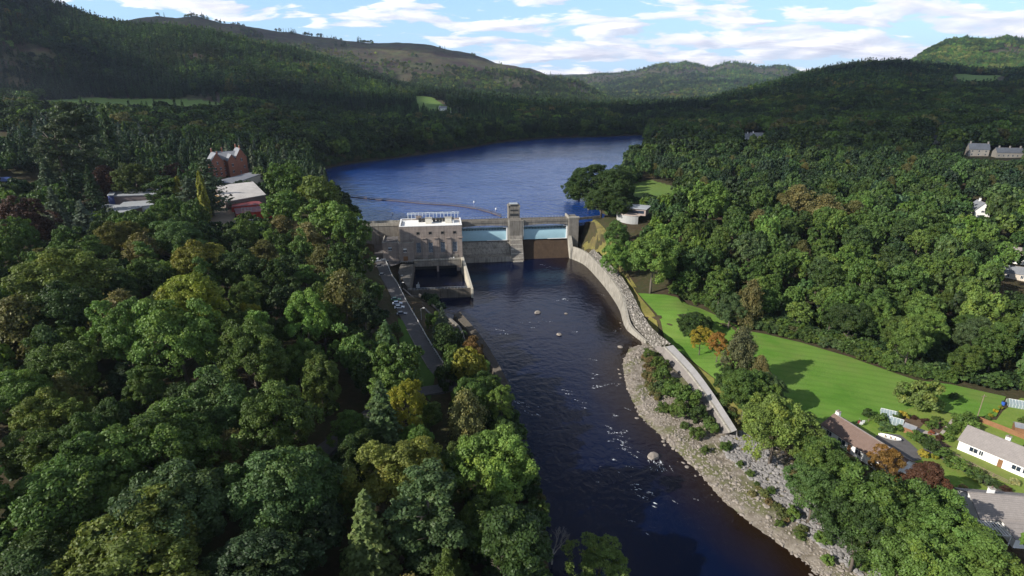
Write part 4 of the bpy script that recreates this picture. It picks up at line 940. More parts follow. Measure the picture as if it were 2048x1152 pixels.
# ------------------------------------------------------------------ trees that can be told apart
random.seed(11)
HL = [
 # kind, px, top, width, ratio, colour, label
 ('beech',490,636,160,1.25,'olive','dark olive dome-shaped beech in the left wood, just below a small yellow tree'),
 ('ash',492,600,62,1.7,'yellow','small yellow-leaved tree behind the dark dome-shaped beech'),
 ('oak',370,546,150,1.25,'lime','tall yellow-green tree with a bright flat top in the left wood'),
 ('oak',238,606,140,1.3,(.07,.15,.04),'broad fresh green oak below a brown birch in the left wood'),
 ('oak',340,600,160,1.3,'bright','broad bright green oak below the tall yellow-green flat-topped tree'),
 ('ash',602,566,100,1.8,(.10,.20,.05),'upright light green tree at the right edge of the dark gap in the left wood'),
 ('birch',235,584,110,1.5,'tan','tan weeping birch behind the broad fresh green oaks'),
 ('birch',80,652,75,1.9,'grey','thin grey-green spire-shaped birch near the left edge'),
 ('birch',22,594,120,1.4,'brown','large brown birch cut by the left edge of the picture'),
 ('oak',112,570,140,1.2,'dark','dark green oak between the large brown birch and the tan weeping birch'),
 ('oak',118,690,140,1.1,'olive','olive green oak under the thin grey spire birch'),
 ('birch',122,745,72,1.6,(.14,.15,.06),'small pale olive birch among dark trees at far left'),
 ('oak',25,740,140,1.1,'bright','bright green tree at the left edge, halfway down the picture'),
 ('oak',85,785,130,1.1,(.10,.14,.03),'dark tree with yellow-green tips left of the brown woodland floor'),
 ('oak',310,822,230,0.95,'green','large spreading green oak in the middle of the near left wood'),
 ('oak',125,905,250,0.9,(.05,.12,.035),'widest green oak near the bottom left with long low limbs'),
 ('oak',425,757,190,1.0,(.04,.095,.035),'bluish green oak left of the fine olive beech'),
 ('beech',535,768,200,1.1,'olive','spiky fine-leaved olive beech in the near left wood'),
 ('birch',460,865,110,1.3,'tan','tan feathery birch standing in front of the fine-leaved olive beech'),
 ('oak',550,908,220,1.15,(.05,.115,.045),'large blue-green oak right of the tan feathery birch'),
 ('oak',320,955,250,1.0,'grey','grey-green oak in the bottom left, above the olive-yellow one'),
 ('oak',58,862,130,1.1,'olive','olive tree with tan flowers at the left edge above the widest oak'),
 ('oak',250,1030,280,0.95,(.095,.130,.035),'olive-yellow tree crown cut by the bottom edge, lower left'),
 ('lime',40,1080,200,1.1,'dark','dark tree crown in the bottom left corner'),
 ('lime',500,1060,220,1.1,'deep','very dark tree crown at the bottom edge beside the blue-green oak'),
 ('oak',785,884,190,1.1,(.14,.165,.045),'golden-green sycamore with lumpy crown near the bottom centre'),
 ('lime',885,900,110,1.5,'green','dark green tree with golden tips right of the golden-green sycamore'),
 ('oak',990,868,170,1.2,(.13,.215,.055),'bright light green tree leaning over the river at the bottom centre'),
 ('birch',930,782,80,1.7,(.16,.17,.08),'pale weeping birch above the bright tree that leans over the river'),
 ('oakm',702,668,90,1.3,(.08,.16,.05),'round fresh green tree left of the bank road'),
 ('oakm',790,690,120,1.25,'green','round mid-green tree beside the lower end of the bank road'),
 ('oakm',740,715,90,1.2,'dark','dark round tree between two greener ones near the bank road'),
 ('fir',770,640,100,1.5,(.06,.11,.05),'pointed fir rising beside the bank road'),
 ('fir',757,755,110,1.9,'grey','tall grey-green conifer beside a yellow-topped tree'),
 ('ash',812,752,90,1.9,'yellow','yellow-topped tree beside the tall grey-green conifer'),
 ('birch',682,542,100,1.6,'brown','brown-olive birch left of the parked cars'),
 ('oakm',640,600,90,1.4,'green','mid-green tree right of the upright light green one'),
 ('oakm',708,548,80,1.1,'dark','dark tree overhanging the parking area by the powerhouse'),
 ('ash',1002,768,66,1.5,(.12,.19,.05),'small light green tree at the water edge below the bank wall'),
 ('oakm',936,698,75,1.2,'gold','yellow tree on the strip between bank road and river'),
 ('birch',945,672,40,1.6,'russet','small russet tree just above the yellow one on the river strip'),
 ('fir',883,612,50,1.6,'blue','bluish fir on the grass strip beside the fish ladder'),
 ('oakm',888,650,62,1.2,'dark','dark bushy tree below the bluish fir by the fish ladder'),
 ('fir',725,978,150,1.8,(.09,.13,.05),'pale green larch at the bottom edge, left of the grey pine'),
 ('pine',855,950,170,1.5,'grey','grey-green pine with a ragged crown at the bottom edge'),
 ('pine',1030,1035,170,1.4,'dark','dark pine at the bottom edge beside the bare tree'),
 ('ash',1200,1076,130,1.2,(.11,.165,.05),'light green tree over the water at the bottom edge'),
 ('oakm',625,1000,130,1.3,'deep','dark tree crown between the blue-green oak and the pale larch'),
 # beside the dam
 ('oakm',572,325,95,1.1,'green','round green tree right of the red sandstone house'),
 ('oakm',628,352,90,1.2,(.09,.13,.03),'tree nearest the reservoir at its left shore'),
 ('oakm',560,382,90,1.0,(.06,.14,.035),'bright green tree right of the shingled theatre roof'),
 ('oakm',650,398,110,1.1,'bright','bright green tree on the bank left of the dam crest'),
 ('oakm',697,425,90,1.3,'green','tall green tree closest to the left end of the dam'),
 ('oakm',690,480,100,1.2,'dark','dark tree beside the powerhouse parking area'),
 ('birch',613,446,75,1.2,'tan','tan birch below the red cabins'),
 ('birch',640,490,60,1.4,'brown','brown birch halfway between the red cabins and the parked cars'),
 ('birch',560,432,60,1.1,'tan','small tan tree just below the red cabins'),
 ('cedar',405,308,80,1.55,(.055,.085,.06),'tall dark cedar in front of the theatre'),
 ('cedar',372,355,70,1.3,'blue','pale blue-green cedar left of the tall dark cedar'),
 ('column',396,340,22,5.0,'gold','tall narrow yellow-green conifer in front of the dark cedar'),
 ('column',352,351,22,4.0,(.16,.16,.03),'short pointed golden conifer left of the dark cedar'),
 ('pine',318,352,62,1.5,'dark','dark spreading pine in front of the long low building'),
 ('beech',262,320,95,0.9,(.05,.075,.02),'wide dark domed tree behind the long low building'),
 ('birch',205,332,60,1.2,'purple','dark red-leaved tree behind the left end of the long low building'),
 ('oakm',345,330,55,1.1,'purple','dull red-leaved tree behind the golden pointed conifer'),
 ('fir',172,328,50,2.2,'spruce','slender dark spruce left of the long low building'),
 ('pine',100,228,90,1.9,(.045,.065,.04),'very tall dark pine near the left edge above the purple beech'),
 ('pine',140,205,80,2.2,(.042,.065,.038),'second very tall pine, right of the other tall one near the left edge'),
 ('fir',85,315,60,1.8,(.04,.065,.045),'dark fir below the two very tall pines'),
 ('fir',97,372,72,1.6,'blue','blue-grey spruce between the purple beech and the bluest spruce'),
 ('fir',157,400,72,1.4,(.095,.13,.12),'bluest spruce in front of the flat-roofed building'),
 ('beech',30,390,120,1.1,'purple','purple-leaved beech at the left edge'),
 ('fir',205,215,60,2.3,'spruce','tall dark spruce under the end of the left meadow'),
 ('oak',390,484,115,1.1,(.12,.13,.028),'olive-gold round tree below the theatre'),
 ('oak',232,440,90,1.1,(.085,.09,.025),'dull olive tree left of the tan birch below the theatre'),
 ('birch',275,468,75,1.2,'tan','tan birch beside the dull olive tree below the theatre'),
 ('birch',605,430,1,1,'tan',None),
 ('oak',110,500,170,0.9,(.11,.15,.03),'yellow-green wide oak left of centre of the left wood'),
 ('oak',300,418,80,0.9,'green','green oak hiding the middle of the flat-roofed building'),
 ('oak',350,440,110,0.9,(.05,.11,.04),'broad green oak just below the tall narrow conifer'),
 ('oak',460,500,110,1.0,'dark','dark green oak right of the olive-gold round tree'),
 ('birch',525,480,60,1.3,'brown','brown birch right of the dark oak below the theatre'),
 # right bank lawn
 ('beech',1392,622,78,0.85,'dark','dark round-headed tree at the upper end of the lawn'),
 ('ash',1405,650,50,1.35,(.24,.20,.03),'small yellow-orange tree on the lawn beside the dark round one'),
 ('ash',1441,662,50,1.4,(.22,.125,.035),'orange-red autumn tree on the lawn'),
 ('birch',1488,656,68,1.9,(.10,.11,.065),'tall grey-green poplar rising above the lawn clump'),
 ('birch',1524,712,44,1.8,'tan','small brownish birch at the right side of the lawn clump'),
 ('oak',1500,738,105,1.15,'green','green tree low in the lawn clump next to the dry grass'),
 ('lime',1460,732,60,1.2,'dark','dark tree on the river side of the lawn clump'),
 ('lime',1550,752,66,1.3,'grey','grey-green tree at the lower end of the lawn clump'),
 ('oak',1562,800,155,1.0,(.13,.19,.035),'large yellow-green sycamore between riverbank and long brown-roofed bungalow'),
 ('oak',1662,885,125,1.15,'green','large green tree in front of the long brown-roofed bungalow'),
 ('oak',1640,935,120,1.1,(.05,.115,.04),'green tree beside the grey rock bank'),
 ('ash',1785,890,72,1.4,(.17,.105,.035),'orange-brown tree at the end of the brown bungalow roof'),
 ('lime',1868,922,95,1.4,(.075,.038,.028),'dark purple-leaved tree between the orange-brown tree and the garden lawn'),
 ('oak',1790,955,190,1.1,'green','broad green tree in the lower right, left of the small lawn with a flower bed'),
 ('oak',1890,1000,170,1.1,(.075,.15,.035),'green tree below the small lawn with a flower bed'),
 ('lime',1975,1062,190,1.1,(.09,.15,.04),'green tree in front of the lowest bungalow at the right edge'),
 ('oak',1735,1000,150,1.2,'dark','dark green tree at the foot of the grey rock bank'),
 ('oak',1860,1080,180,1.1,'bright','bright green tree at the bottom edge, lower right'),
 ('ash',1930,960,1,1,'green',None),
 ('bush',1850,766,88,0.65,(.12,.17,.055),'pale green spreading willow at the garden end of the lawn'),
 ('birch',1508,562,54,1.9,'tan','tall tan poplar at the edge of the wood above the lawn'),
 ('beech',1466,585,66,1.2,'grey','grey-green bushy tree left of the tall tan poplar'),
 ('beech',1182,322,105,1.0,'dark','dark tree on the point where the right shore meets the reservoir'),
 ('beech',1235,330,90,1.0,'dark','dark tree just right of the shoreline one, above the dam end'),
 ('oakm',1425,364,95,1.1,'bright','bright green tree top beyond the concrete building on the right'),
 ('beech',1160,352,70,0.85,'dark','dark tree at the very tip of the right shore, nearest the water'),
 ('beech',1205,372,75,0.8,(.05,.085,.03),'lower tree in the clump above the dam end, right of the shore tip'),
 ('beech',1240,392,60,0.8,'dark','lowest tree of the clump above the dam end'),
 ('birch',1600,370,70,1.1,'tan','leftmost large tan birch in the row beyond the right wood'),
 ('birch',1655,390,80,1.0,'tan','middle large tan birch in the row beyond the right wood'),
 ('birch',1712,402,66,1.0,'brown','brown birch at the right end of the tan row'),
 ('birch',1520,420,50,1.3,'tan','slim tan birch among the green crowns of the right wood'),
 ('oak',1310,470,130,0.95,'bright','bright green tree beside the path from the dam'),
 ('oak',1240,480,80,1.1,(.10,.20,.035),'fresh green tree on the grass slope behind the revetment'),
 ('beech',1235,440,64,1.0,(.05,.13,.04),'round green shrub-like tree below the concrete building'),
]
for h in HL:
    if h[6]: hero(h[0], h[1], h[2], h[3], h[4], h[5], h[6])
LM = [('the dome-shaped beech',490,700),('the flat-topped yellow-green tree',365,600),('the fresh green oaks',270,660),('the brown birch at the left edge',30,650),('the large spreading oak',310,900),('the fine-leaved olive beech',535,830),
 ('the bottom-left olive crown',240,1080),('the blue-green oak',550,1000),('the golden-green sycamore',785,950),('the pale larch',725,1060),('the tree leaning over the river',990,950),('the yellow-topped tree',812,800),('the pointed fir',770,690),
 ('the parked cars',790,610),('the powerhouse yard',740,520),('the red cabins',500,420),('the red sandstone house',450,330),('the dark cedar',405,370),('the flat-roofed building',250,400),('the purple beech',30,430),('the very tall pines',120,260),
 ('the olive-gold round tree',390,530),('the upright light green tree',602,620),('the left end of the dam',700,450),('the concrete riverside building',1262,430),('the grass slope by the dam',1235,500),('the tall tan poplar',1508,610),('the top of the lawn',1340,600),
 ('the middle of the lawn edge',1600,670),('the lower lawn hedge',1780,740),('the tan birch row',1650,410),('the white gabled house',1955,410),('the right edge houses',2030,540),('the large yellow-green sycamore',1562,860),('the lowest bungalow',2000,1040),
 ('the grey rock bank',1600,960),('the reservoir point',1185,360),('the small high meadow',1290,385),('the slim tan birch',1520,450),('the middle of the right wood',1700,540),('the right end of the right wood',1900,620),('the grey-roofed cluster',1500,280),('the stone houses',1980,310),('the left meadow',250,210),('the blue spruces',130,430),('the left shore of the reservoir',670,360)]
def place(x, y, z):
    a, b_ = proj(x, y, z); best = min(LM, key=lambda l: (l[1]-a)**2+(1.6*(l[2]-b_))**2); dx, dy = a-best[1], b_-best[2]; d = math.hypot(dx, dy)
    w1 = 'level with' if abs(dx) < 14 and abs(dy) < 14 else ('left of' if dx < 0 else 'right of') if abs(dx) > 1.6*abs(dy) else ('behind' if dy < 0 else 'in front of') if abs(dy) > 1.6*abs(dx) else ('behind and left of' if dx < 0 else 'behind and right of') if dy < 0 else ('in front and left of' if dx < 0 else 'in front and right of')
    return ('just ' if d < 38 and w1 != 'level with' else 'well ' if d > 110 else '') + w1 + ' ' + best[0]
# bare tree
def bare():
    x, y, z = hit(1105, 1040, 12); t = empty('bare_tree', (x, y, z)); tag(t, 'leafless grey tree leaning over the water at the bottom centre', 'tree')
    b = MB(); r = random.Random(5)
    def grow(p, d, L, rad, lv):
        e = p + d*L; b.tube([p, (p+e)/2 + Vector((r.uniform(-.2,.2), r.uniform(-.2,.2), 0)), e], rad, 5, rad*0.55)
        if lv == 0: return
        for _ in range(3 if lv > 1 else 4):
            dd = (d + Vector((r.uniform(-.7,.7), r.uniform(-.7,.7), r.uniform(-.1,.5)))).normalized(); grow(e - d*L*r.uniform(0,0.4), dd, L*r.uniform(.55,.8), rad*0.55, lv-1)
    grow(Vector((0,0,-1)), Vector((0.05,0,1)), 5.5, 0.2, 4)
    b.build('trunk', simple('dead_wood',(0.30,0.27,0.24),0.9,0.2,2), t)
bare()

# ------------------------------------------------------------------ woods: every remaining tree of the nearer woods
GARDEN = [P2(*p,6) for p in [(1640,838),(1700,850),(1760,832),(1830,812),(1940,832),(2000,838),(2030,806),(2190,815),(2250,1180),(1960,1120),(1850,1010),(1800,930),(1740,930),(1640,870)]]
road_c = [p[:2] for p in ROAD]
CLEAR = []      # (x, y, radius) round buildings, with the open ground in front of them
def clear_px(px, py, z, r, front=20):
    x, y = P2(px, py, z); CLEAR.append((x, y, r)); u = np.array([x, y])/math.hypot(x, y)
    k = int(front/6)+1
    for i in range(k): CLEAR.append((x-u[0]*(i+1)*6, y-u[1]*(i+1)*6, r*0.8))
def clear_w(x, y, r, front=0):
    CLEAR.append((x, y, r)); u = np.array([x, y])/math.hypot(x, y)
    for i in range(int(front/6)+1 if front else 0): CLEAR.append((x-u[0]*(i+1)*6, y-u[1]*(i+1)*6, r*0.85))
MEADW = [[hit(a, b)[:2] for a, b in pl] for pl in mead_px]
def allowed(x, y, pad=4.0):
    ok = ~inpoly(x, y, RV); ok &= dist(x, y, RV, True) > pad
    ok &= ~inpoly(x, y, lake_s); ok &= np.where(y > 330, dist(x, y, lake_s, True), 99) > min(3.0, pad-0.9)
    ok &= ~inpoly(x, y, dam_poly)
    ok &= dist(x, y, dam_poly, True) > 8
    ok &= ~inpoly(x, y, lawn_poly); ok &= dist(x, y, lawn_poly, True) > 3.5
    ok &= dist(x, y, road_c) > 6.5
    ok &= ~inpoly(x, y, GARDEN)
    ok &= ~((x > 0) & (y < 290) & (dist(x, y, re_l) < np.interp(y, [60, 150, 230, 300], [30, 30, 26, 26])))
    for pl in [yard_poly, slope_poly, river_strip] + MEADW: ok &= ~inpoly(x, y, pl)
    for (cx, cy, r) in CLEAR: ok &= np.hypot(x-cx, y-cy) > r
    return ok
yard_poly = [D2(-75,-24), D2(-33,-24), D2(-30,25), D2(-75,25)]
slope_poly = [D2(66,8), P2(1180,500,8), P2(1232,556,8), P2(1275,590,7), P2(1290,570,10), P2(1262,520,14), P2(1235,470,18), P2(1228,440,20), D2(90,28), D2(66,30)]
river_strip = [P2(*p,5) for p in [(785,560),(850,590),(905,630),(950,690),(1000,780),(1005,800),(960,800),(905,770),(880,735),(830,650)]]
clear_px(460,400,27,24,16); clear_px(455,425,26,16,22); clear_px(500,395,27,18,10); clear_px(525,405,26,14,14); clear_px(455,352,29,17,16); clear_px(435,350,28,12,10); clear_px(515,355,28,14,10)
clear_px(235,400,28,16,14); clear_px(285,395,28,16,14); clear_px(335,390,28,14,8); clear_px(200,420,27,12,10); clear_px(255,412,27,12,6); clear_px(430,450,24,10,6); clear_px(500,420,26,14,12)
clear_px(1262,440,22,13,20); clear_px(1262,420,23,10,0)
clear_px(1488,282,31,16,44); clear_px(1520,282,31,16,40)
clear_px(1868,288,35,10,36); clear_px(1950,310,35,13,26); clear_px(2012,316,35,18,26); clear_px(1955,425,24,9,18); clear_px(1945,243,40,6,26)
clear_px(885,214,52,14,60); clear_px(910,216,52,14,60); clear_px(1408,222,44,18,60)
clear_px(2035,520,13,10,10); clear_px(2035,560,12,10,10); clear_px(2020,570,11,8,8); clear_px(2045,590,11,8,6)
clear_px(10,358,36,10,30); clear_px(60,352,36,8,20)

def zone(x, y):
    """(colour choices, label place) by wood"""
    if x < -2:
        if y < 215: return 'nearleft'
        if y < 335: return 'left'
        return 'theatre'
    if y < 130: return 'nearright'
    if y < 345: return 'right'
    return 'far right'
PAL = {'nearleft': [('green',6),('dark',4),('deep',1),('olive',2),('tan',.4),('bright',2)], 'left': [('green',6),('dark',4),('olive',2),('brown',.5),('bright',2.5),('tan',.5)],
       'theatre': [('dark',5),('green',3),('deep',3),('olive',1),('brown',.6),('spruce',1)], 'nearright': [('green',5),('bright',3),('dark',2)],
       'right': [('green',9),('dark',3),('bright',4),('grey',1),('olive',1.5),('brown',.2)], 'far right': [('dark',6),('deep',4),('green',4),('olive',1),('brown',.8)]}
CN = {'green':'mid-green','dark':'dark green','deep':'very dark green','olive':'olive','tan':'tan','bright':'bright green','brown':'brownish','spruce':'blackish green','grey':'grey-green'}
PLN = {'nearleft':'in the near wood on the left bank','left':'in the wood between the theatre and the bank road','theatre':'in the wood around and behind the theatre','nearright':'in the trees beside the bungalows',
       'right':'in the dense wood beyond the lawn','far right':'in the wood beyond the concrete building on the right shore'}
rs = np.random.default_rng(21)
# things the photograph shows must not be grown over: (x0, y0, x1, y1, distance)
VIS = [(215,374,320,404,352),(160,404,290,426,335),(428,355,536,412,350),(458,398,545,430,325),(418,412,470,446,310),(414,298,495,350,445),(424,343,530,364,415),(70,198,452,222,1040),(1640,826,1950,905,137),(1474,262,1532,292,760),(1855,274,1884,294,660),
       (1925,288,2042,322,555),(1935,392,1974,428,350),(1238,406,1288,448,300),(2000,500,2048,590,255),(876,202,930,218,1280),(835,196,890,218,1500),(1255,362,1342,390,430),(1396,214,1424,226,1250),(0,350,80,364,560),
       (738,440,800,560,285),(768,540,812,600,300),(790,590,840,650,240),(818,640,870,700,215),(848,690,905,745,195),(1903,148,2012,168,1640),(1938,238,1952,250,1000),(700,400,1000,450,330),(1195,430,1240,520,290),(1280,596,1330,640,230)]
def blocks(x, y, z, r, H):
    """True where a tree would stand in front of one of those"""
    x, y, z, r, H = [np.atleast_1d(np.asarray(a, float)) for a in (x, y, z, r, H)]
    zc = y*cp_-(z+H*0.6-CH)*sp_; pxc = 1024+F*x/zc; rp = F*r*0.72/zc
    top = 576-F*(y*sp_+(z+H*0.95-CH)*cp_)/(y*cp_-(z+H*0.95-CH)*sp_); bot = 576-F*(y*sp_+(z+H*0.25-CH)*cp_)/(y*cp_-(z+H*0.25-CH)*sp_); o = np.zeros(x.shape, bool)
    for (a, b_, c, d, D_) in VIS: o |= (y < D_) & (pxc+rp > a) & (pxc-rp < c) & (top < d-2) & (bot > b_+2)
    return o
def dart(x0, x1, y0, y1, d0, n, pts, radf, pad=4.0):
    cx = rs.uniform(x0, x1, n); cy = rs.uniform(y0, y1, n); ok = allowed(cx, cy, pad) & (np.abs(cx) < cy*0.92+np.where((cy < 220) | (cx > 0), 30, 12)); cx = cx[ok]; cy = cy[ok]
    cell = {}
    def put(x, y, r): cell.setdefault((int(x//12), int(y//12)), []).append((x, y, r))
    for p in pts: put(*p)
    res = []
    for x, y in zip(cx, cy):
        r = radf(x, y); good = True
        for i in (-1, 0, 1):
            for j in (-1, 0, 1):
                for (a, b, c) in cell.get((int(x//12)+i, int(y//12)+j), ()):
                    if (a-x)**2+(b-y)**2 < ((r+c)*d0)**2: good = False; break
        if good: put(x, y, r); res.append((x, y, r))
    return res
RADS = {}
def radf(x, y):
    return rs.uniform(4.2, 7.2) if y < 350 else rs.uniform(3.6, 6.0)
fill = dart(-420, 480, 40, 560, 0.70, 26000, list(HERO), radf)
print('fill', len(fill))
fl = []
for (x, y, r) in fill:
    zn = zone(x, y); names = [c for c, _ in PAL[zn]]; w_ = np.array([w for _, w in PAL[zn]], float); c = rs.choice(names, p=w_/w_.sum())
    H = r*rs.uniform(2.3, 3.1)
    if x < -70 and y > 330 and rs.random() < 0.35: kind = 'firm'; c = 'spruce' if rs.random() < .7 else 'blue'; r = min(r, 4.4); H = rs.uniform(17, 24)
    elif c in ('tan', 'brown'): kind = 'birch'; r = min(r, 4.5); H = r*rs.uniform(2.6, 3.4)
    elif zn == 'nearleft' and rs.random() < 0.12: kind = 'pine'; H = rs.uniform(17, 22); r = min(r, 4.8)
    else: kind = ('oak' if y < 190 else 'oakm') if rs.random() < 0.72 else ('lime' if y < 190 else 'limem'); r = r*(0.85 if 'lime' in kind else 1.0)
    if dist(np.array([x]), np.array([y]), [l for l in left_edge])[0] < 12 and x < 20: H *= 0.75
    z_g = gz(x, y)
    if blocks(x, y, z_g, r, H)[0]:
        for f_ in (0.75, 0.55, 0.4):
            if not blocks(x, y, z_g, r*(0.5+0.5*f_), H*f_)[0]: break
        else: continue
        r *= 0.5+0.5*f_; H *= f_
    size = r/math.hypot(x, y); vis = abs(x) < 0.93*y+6
    fl.append((size*(1 if vis else 0.3), kind, x, y, r, H, c, zn))
fl.sort(key=lambda a: -a[0])
nb = sum(1 for h in HL if h[6] and NAMES[h[0]] == 'broadleaf_tree')
keep = {'broadleaf_tree': 298-nb, 'birch_tree': 80, 'fir_tree': 90, 'pine_tree': 40}; cnt = {}
left_over = []
for s_, kind, x, y, r, H, c, zn in fl:
    nm = NAMES[kind]; cnt[nm] = cnt.get(nm, 0)+1
    col = np.array(C_[c])*rs.uniform(0.85, 1.2)*np.array([rs.uniform(.9,1.12), 1, rs.uniform(.85,1.15)])
    if cnt[nm] <= keep.get(nm, 0):
        kn = {'broadleaf_tree': 'rounded broadleaf tree', 'birch_tree': 'birch', 'fir_tree': 'pointed conifer', 'pine_tree': 'ragged pine'}[nm]
        pre = 'tall ' if H > 17.5 else ''
        plant(kind, x, y, r, H, tuple(col), '%s%s %s %s' % ('tall ' if H > 17.5 else 'small ' if H < 12 else '', CN.get(c, 'blue-grey'), {'rounded broadleaf tree':'tree','pointed conifer':'conifer','ragged pine':'pine'}.get(kn,kn), place(x, y, gz(x,y)+H*0.7)), '%s %ss %s' % (CN.get(c,'blue-grey'), kn, PLN[zn]), cat='tree')
    else: left_over.append((kind, x, y, r, H, col))
print('kept', cnt, 'left', len(left_over))

# ------------------------------------------------------------------ the far woods, as stuff
def low_broad(seed, q_, s, name='c'): return broadleaf(seed, M_leafi, 14, 4, q_, s, 3.4, 3.0, 5.6, (1.2, 2.0), (0.6, 1.0), 0.3, 0.5)
def low_con(seed, tiers, per, n, s): return conifer(seed, M_leafi, 12, 2.3, tiers, per, n, s, 0.6, 0.85, 0.4)
PM = [broadleaf(200+k, M_leafi, 24, 6, 9, 0.95, 6.2*0.62, 5.3*0.62, 6.6, (1.3,2.0), (0.5,0.85), 0.3) for k in range(4)] + \
     [low_broad(210+k, 6, 1.25) for k in range(3)] + [low_con(220+k, 13, 8, 5, 0.75) for k in range(2)] + [low_con(230+k, 8, 6, 3, 1.2) for k in range(3)] + [birch(240, M_leafi, 900, 0.7, 10, 2.6)]
W_B = protocol('wood_parts', PM)
# undergrowth along wood edges and shores
# index: 0-3 mid broadleaf, 4-6 far broadleaf, 7-8 mid conifer, 9-11 far conifer, 12 birch   (unit trees about 10 m high)
def jgrid(y0, y1, d0, d1):
    xs, ys = [], []; y = y0
    while y < y1:
        d = d0+(d1-d0)*(y-y0)/(y1-y0); x = np.arange(-y*0.97-15, y*0.97+15, d); xs.append(x); ys.append(np.full(len(x), y)); y += d*0.9
    x = np.concatenate(xs); y = np.concatenate(ys); j = np.interp(y, [y0, y1], [d0, d1])*0.42
    return x+rs.uniform(-1, 1, len(x))*j, y+rs.uniform(-1, 1, len(x))*j
bands = [jgrid(560, 1000, 7.4, 7.8), jgrid(1000, 2300, 7.8, 8.6), jgrid(2300, 3400, 9.5, 12), jgrid(3400, 6200, 15, 20)]
X_ = np.concatenate([b_[0] for b_ in bands]); Y_ = np.concatenate([b_[1] for b_ in bands])
# drop what hills hide
azs = np.linspace(-0.80, 0.80, 321); rr_ = np.concatenate([np.arange(60, 1500, 12.0), np.arange(1500, 6600, 30.0)])
hor = np.zeros((len(azs), len(rr_)))
for i, a in enumerate(azs):
    hx = rr_*math.sin(a); hy = rr_*math.cos(a); e = (ground(hx, hy)+4-CH)/rr_; hor[i] = np.maximum.accumulate(e)
def visible(x, y, z, H):
    a = np.arctan2(x, y); r = np.hypot(x, y); i = np.clip(((a+0.8)/1.6*320).astype(int), 0, 320); j = np.clip(np.searchsorted(rr_, r)-2, 0, len(rr_)-1)
    return (z+H+6-CH)/r > hor[i, j]
ok = allowed(X_, Y_, 4.0); X_, Y_ = X_[ok], Y_[ok]; Zg = ground(X_, Y_); ok = visible(X_, Y_, Zg, 14.0) & ~blocks(X_, Y_, Zg, 4.0+0*X_, 13.0+0*X_); X_, Y_, Zg = X_[ok], Y_[ok], Zg[ok]
n_ = len(X_); r1 = rs.random(n_); big = vnoise(X_, Y_, 260, 41, 4); med = vnoise(X_, Y_, 90, 42, 3); sm = vnoise(X_, Y_, 30, 43, 3)
az_px = 1024 + F*X_/np.maximum(Y_,1)/1.05
# share of conifers and how open the wood is
leftA = (X_ < 0) & (Y_ < 2300); rightD = (X_ > 250) & (Y_ < 2300)
pc = np.where(Y_ < 1000, 0.22, np.where(leftA, 0.78, 0.55)) + 0.55*big
pc = np.where((Y_ < 1150) & (X_ > 0), 0.08 + 0.3*big, pc); pc = np.where(Y_ > 2300, 0.35+0.7*big, pc); pc = np.where((Y_>700)&(Y_<1300)&(X_<-50), pc+0.25, pc)
con = r1 < pc
dens_ = np.ones(n_); B = (Y_ >= 2300) & (Y_ < 3400)
dens_ = np.where(B, np.clip(0.80+1.3*med+0.5*big - sstep(2620, 2900, Y_)*1.15*(X_ < 300), 0, 1), dens_)
dens_ = np.where(B & (X_ > 1000), np.clip(1.0 + 0.6*big, 0.3, 1), dens_)
dens_ = np.where(Y_ >= 3400, np.clip(0.95+1.6*big+0.6*med - sstep(4700, 5400, Y_)*0.75, 0.02, 1), dens_)
for pl_ in moor_px: dens_ = np.where(inpoly(X_, Y_, [hit(a, b_)[:2] for a, b_ in pl_]), np.minimum(dens_, 0.16), dens_)
dens_ = np.where(leftA & (Y_ > 1000) & (big+0.6*med < -0.42), 0.35, dens_)
stand = vnoise(X_, Y_, 190, 55, 2); stand2 = vnoise(X_, Y_, 150, 57, 2); dens_ = np.where((Y_ > 1150) & (stand2 > 0.50), dens_*0.12, dens_)
kp = rs.random(n_) < dens_; X_, Y_, Zg, con, big, med, sm, stand = [a[kp] for a in (X_, Y_, Zg, con, big, med, sm, stand)]; n_ = len(X_)
far = Y_ > 1250
pid = np.where(con, np.where(far, rs.integers(9, 12, n_), rs.integers(7, 9, n_)), np.where(far, rs.integers(4, 7, n_), rs.integers(0, 4, n_)))
tn = np.empty((n_, 3)); cA = np.array(C_['green']); cD = np.array(C_['dark']); cP = np.array(C_['deep']); cO = np.array(C_['olive']); cB = np.array(C_['brown']); cS = np.array(C_['spruce']); cG = np.array(C_['grey'])
rr2 = rs.random(n_) + 0.35*med
br = np.select([rr2 < 0.25, rr2 < 0.55, rr2 < 0.8, rr2 < 0.97], [0, 1, 2, 3], 4); tn = np.stack([cP, cD, cA, cO, cB])[br]
cs = np.stack([cS*.8, cS*1.15, np.array([.040,.075,.034])])[np.clip((rr2*3).astype(int), 0, 2)]
tn = np.where(con[:, None], cs, tn); russ = (~con) & (sm + med > 0.75); tn[russ] = cB*0.9
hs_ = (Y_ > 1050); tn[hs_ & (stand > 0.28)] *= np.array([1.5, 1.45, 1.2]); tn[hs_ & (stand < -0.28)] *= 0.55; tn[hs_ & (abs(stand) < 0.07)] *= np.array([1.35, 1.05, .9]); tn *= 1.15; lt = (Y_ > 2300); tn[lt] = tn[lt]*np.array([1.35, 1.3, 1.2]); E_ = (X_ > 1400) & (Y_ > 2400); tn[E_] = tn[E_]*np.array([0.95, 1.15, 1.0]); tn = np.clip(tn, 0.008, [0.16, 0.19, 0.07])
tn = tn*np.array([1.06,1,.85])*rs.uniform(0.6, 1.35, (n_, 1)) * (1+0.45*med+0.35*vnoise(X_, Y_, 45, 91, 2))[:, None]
sc = np.where(con, rs.uniform(0.95, 1.9, n_), rs.uniform(0.9, 1.85, n_)); sc = np.where(Y_ > 3400, sc*1.35, sc); sc = np.where(Y_ < 1000, sc*1.1, sc)
scl = np.c_[sc, sc, sc*rs.uniform(0.85, 1.15, n_)]
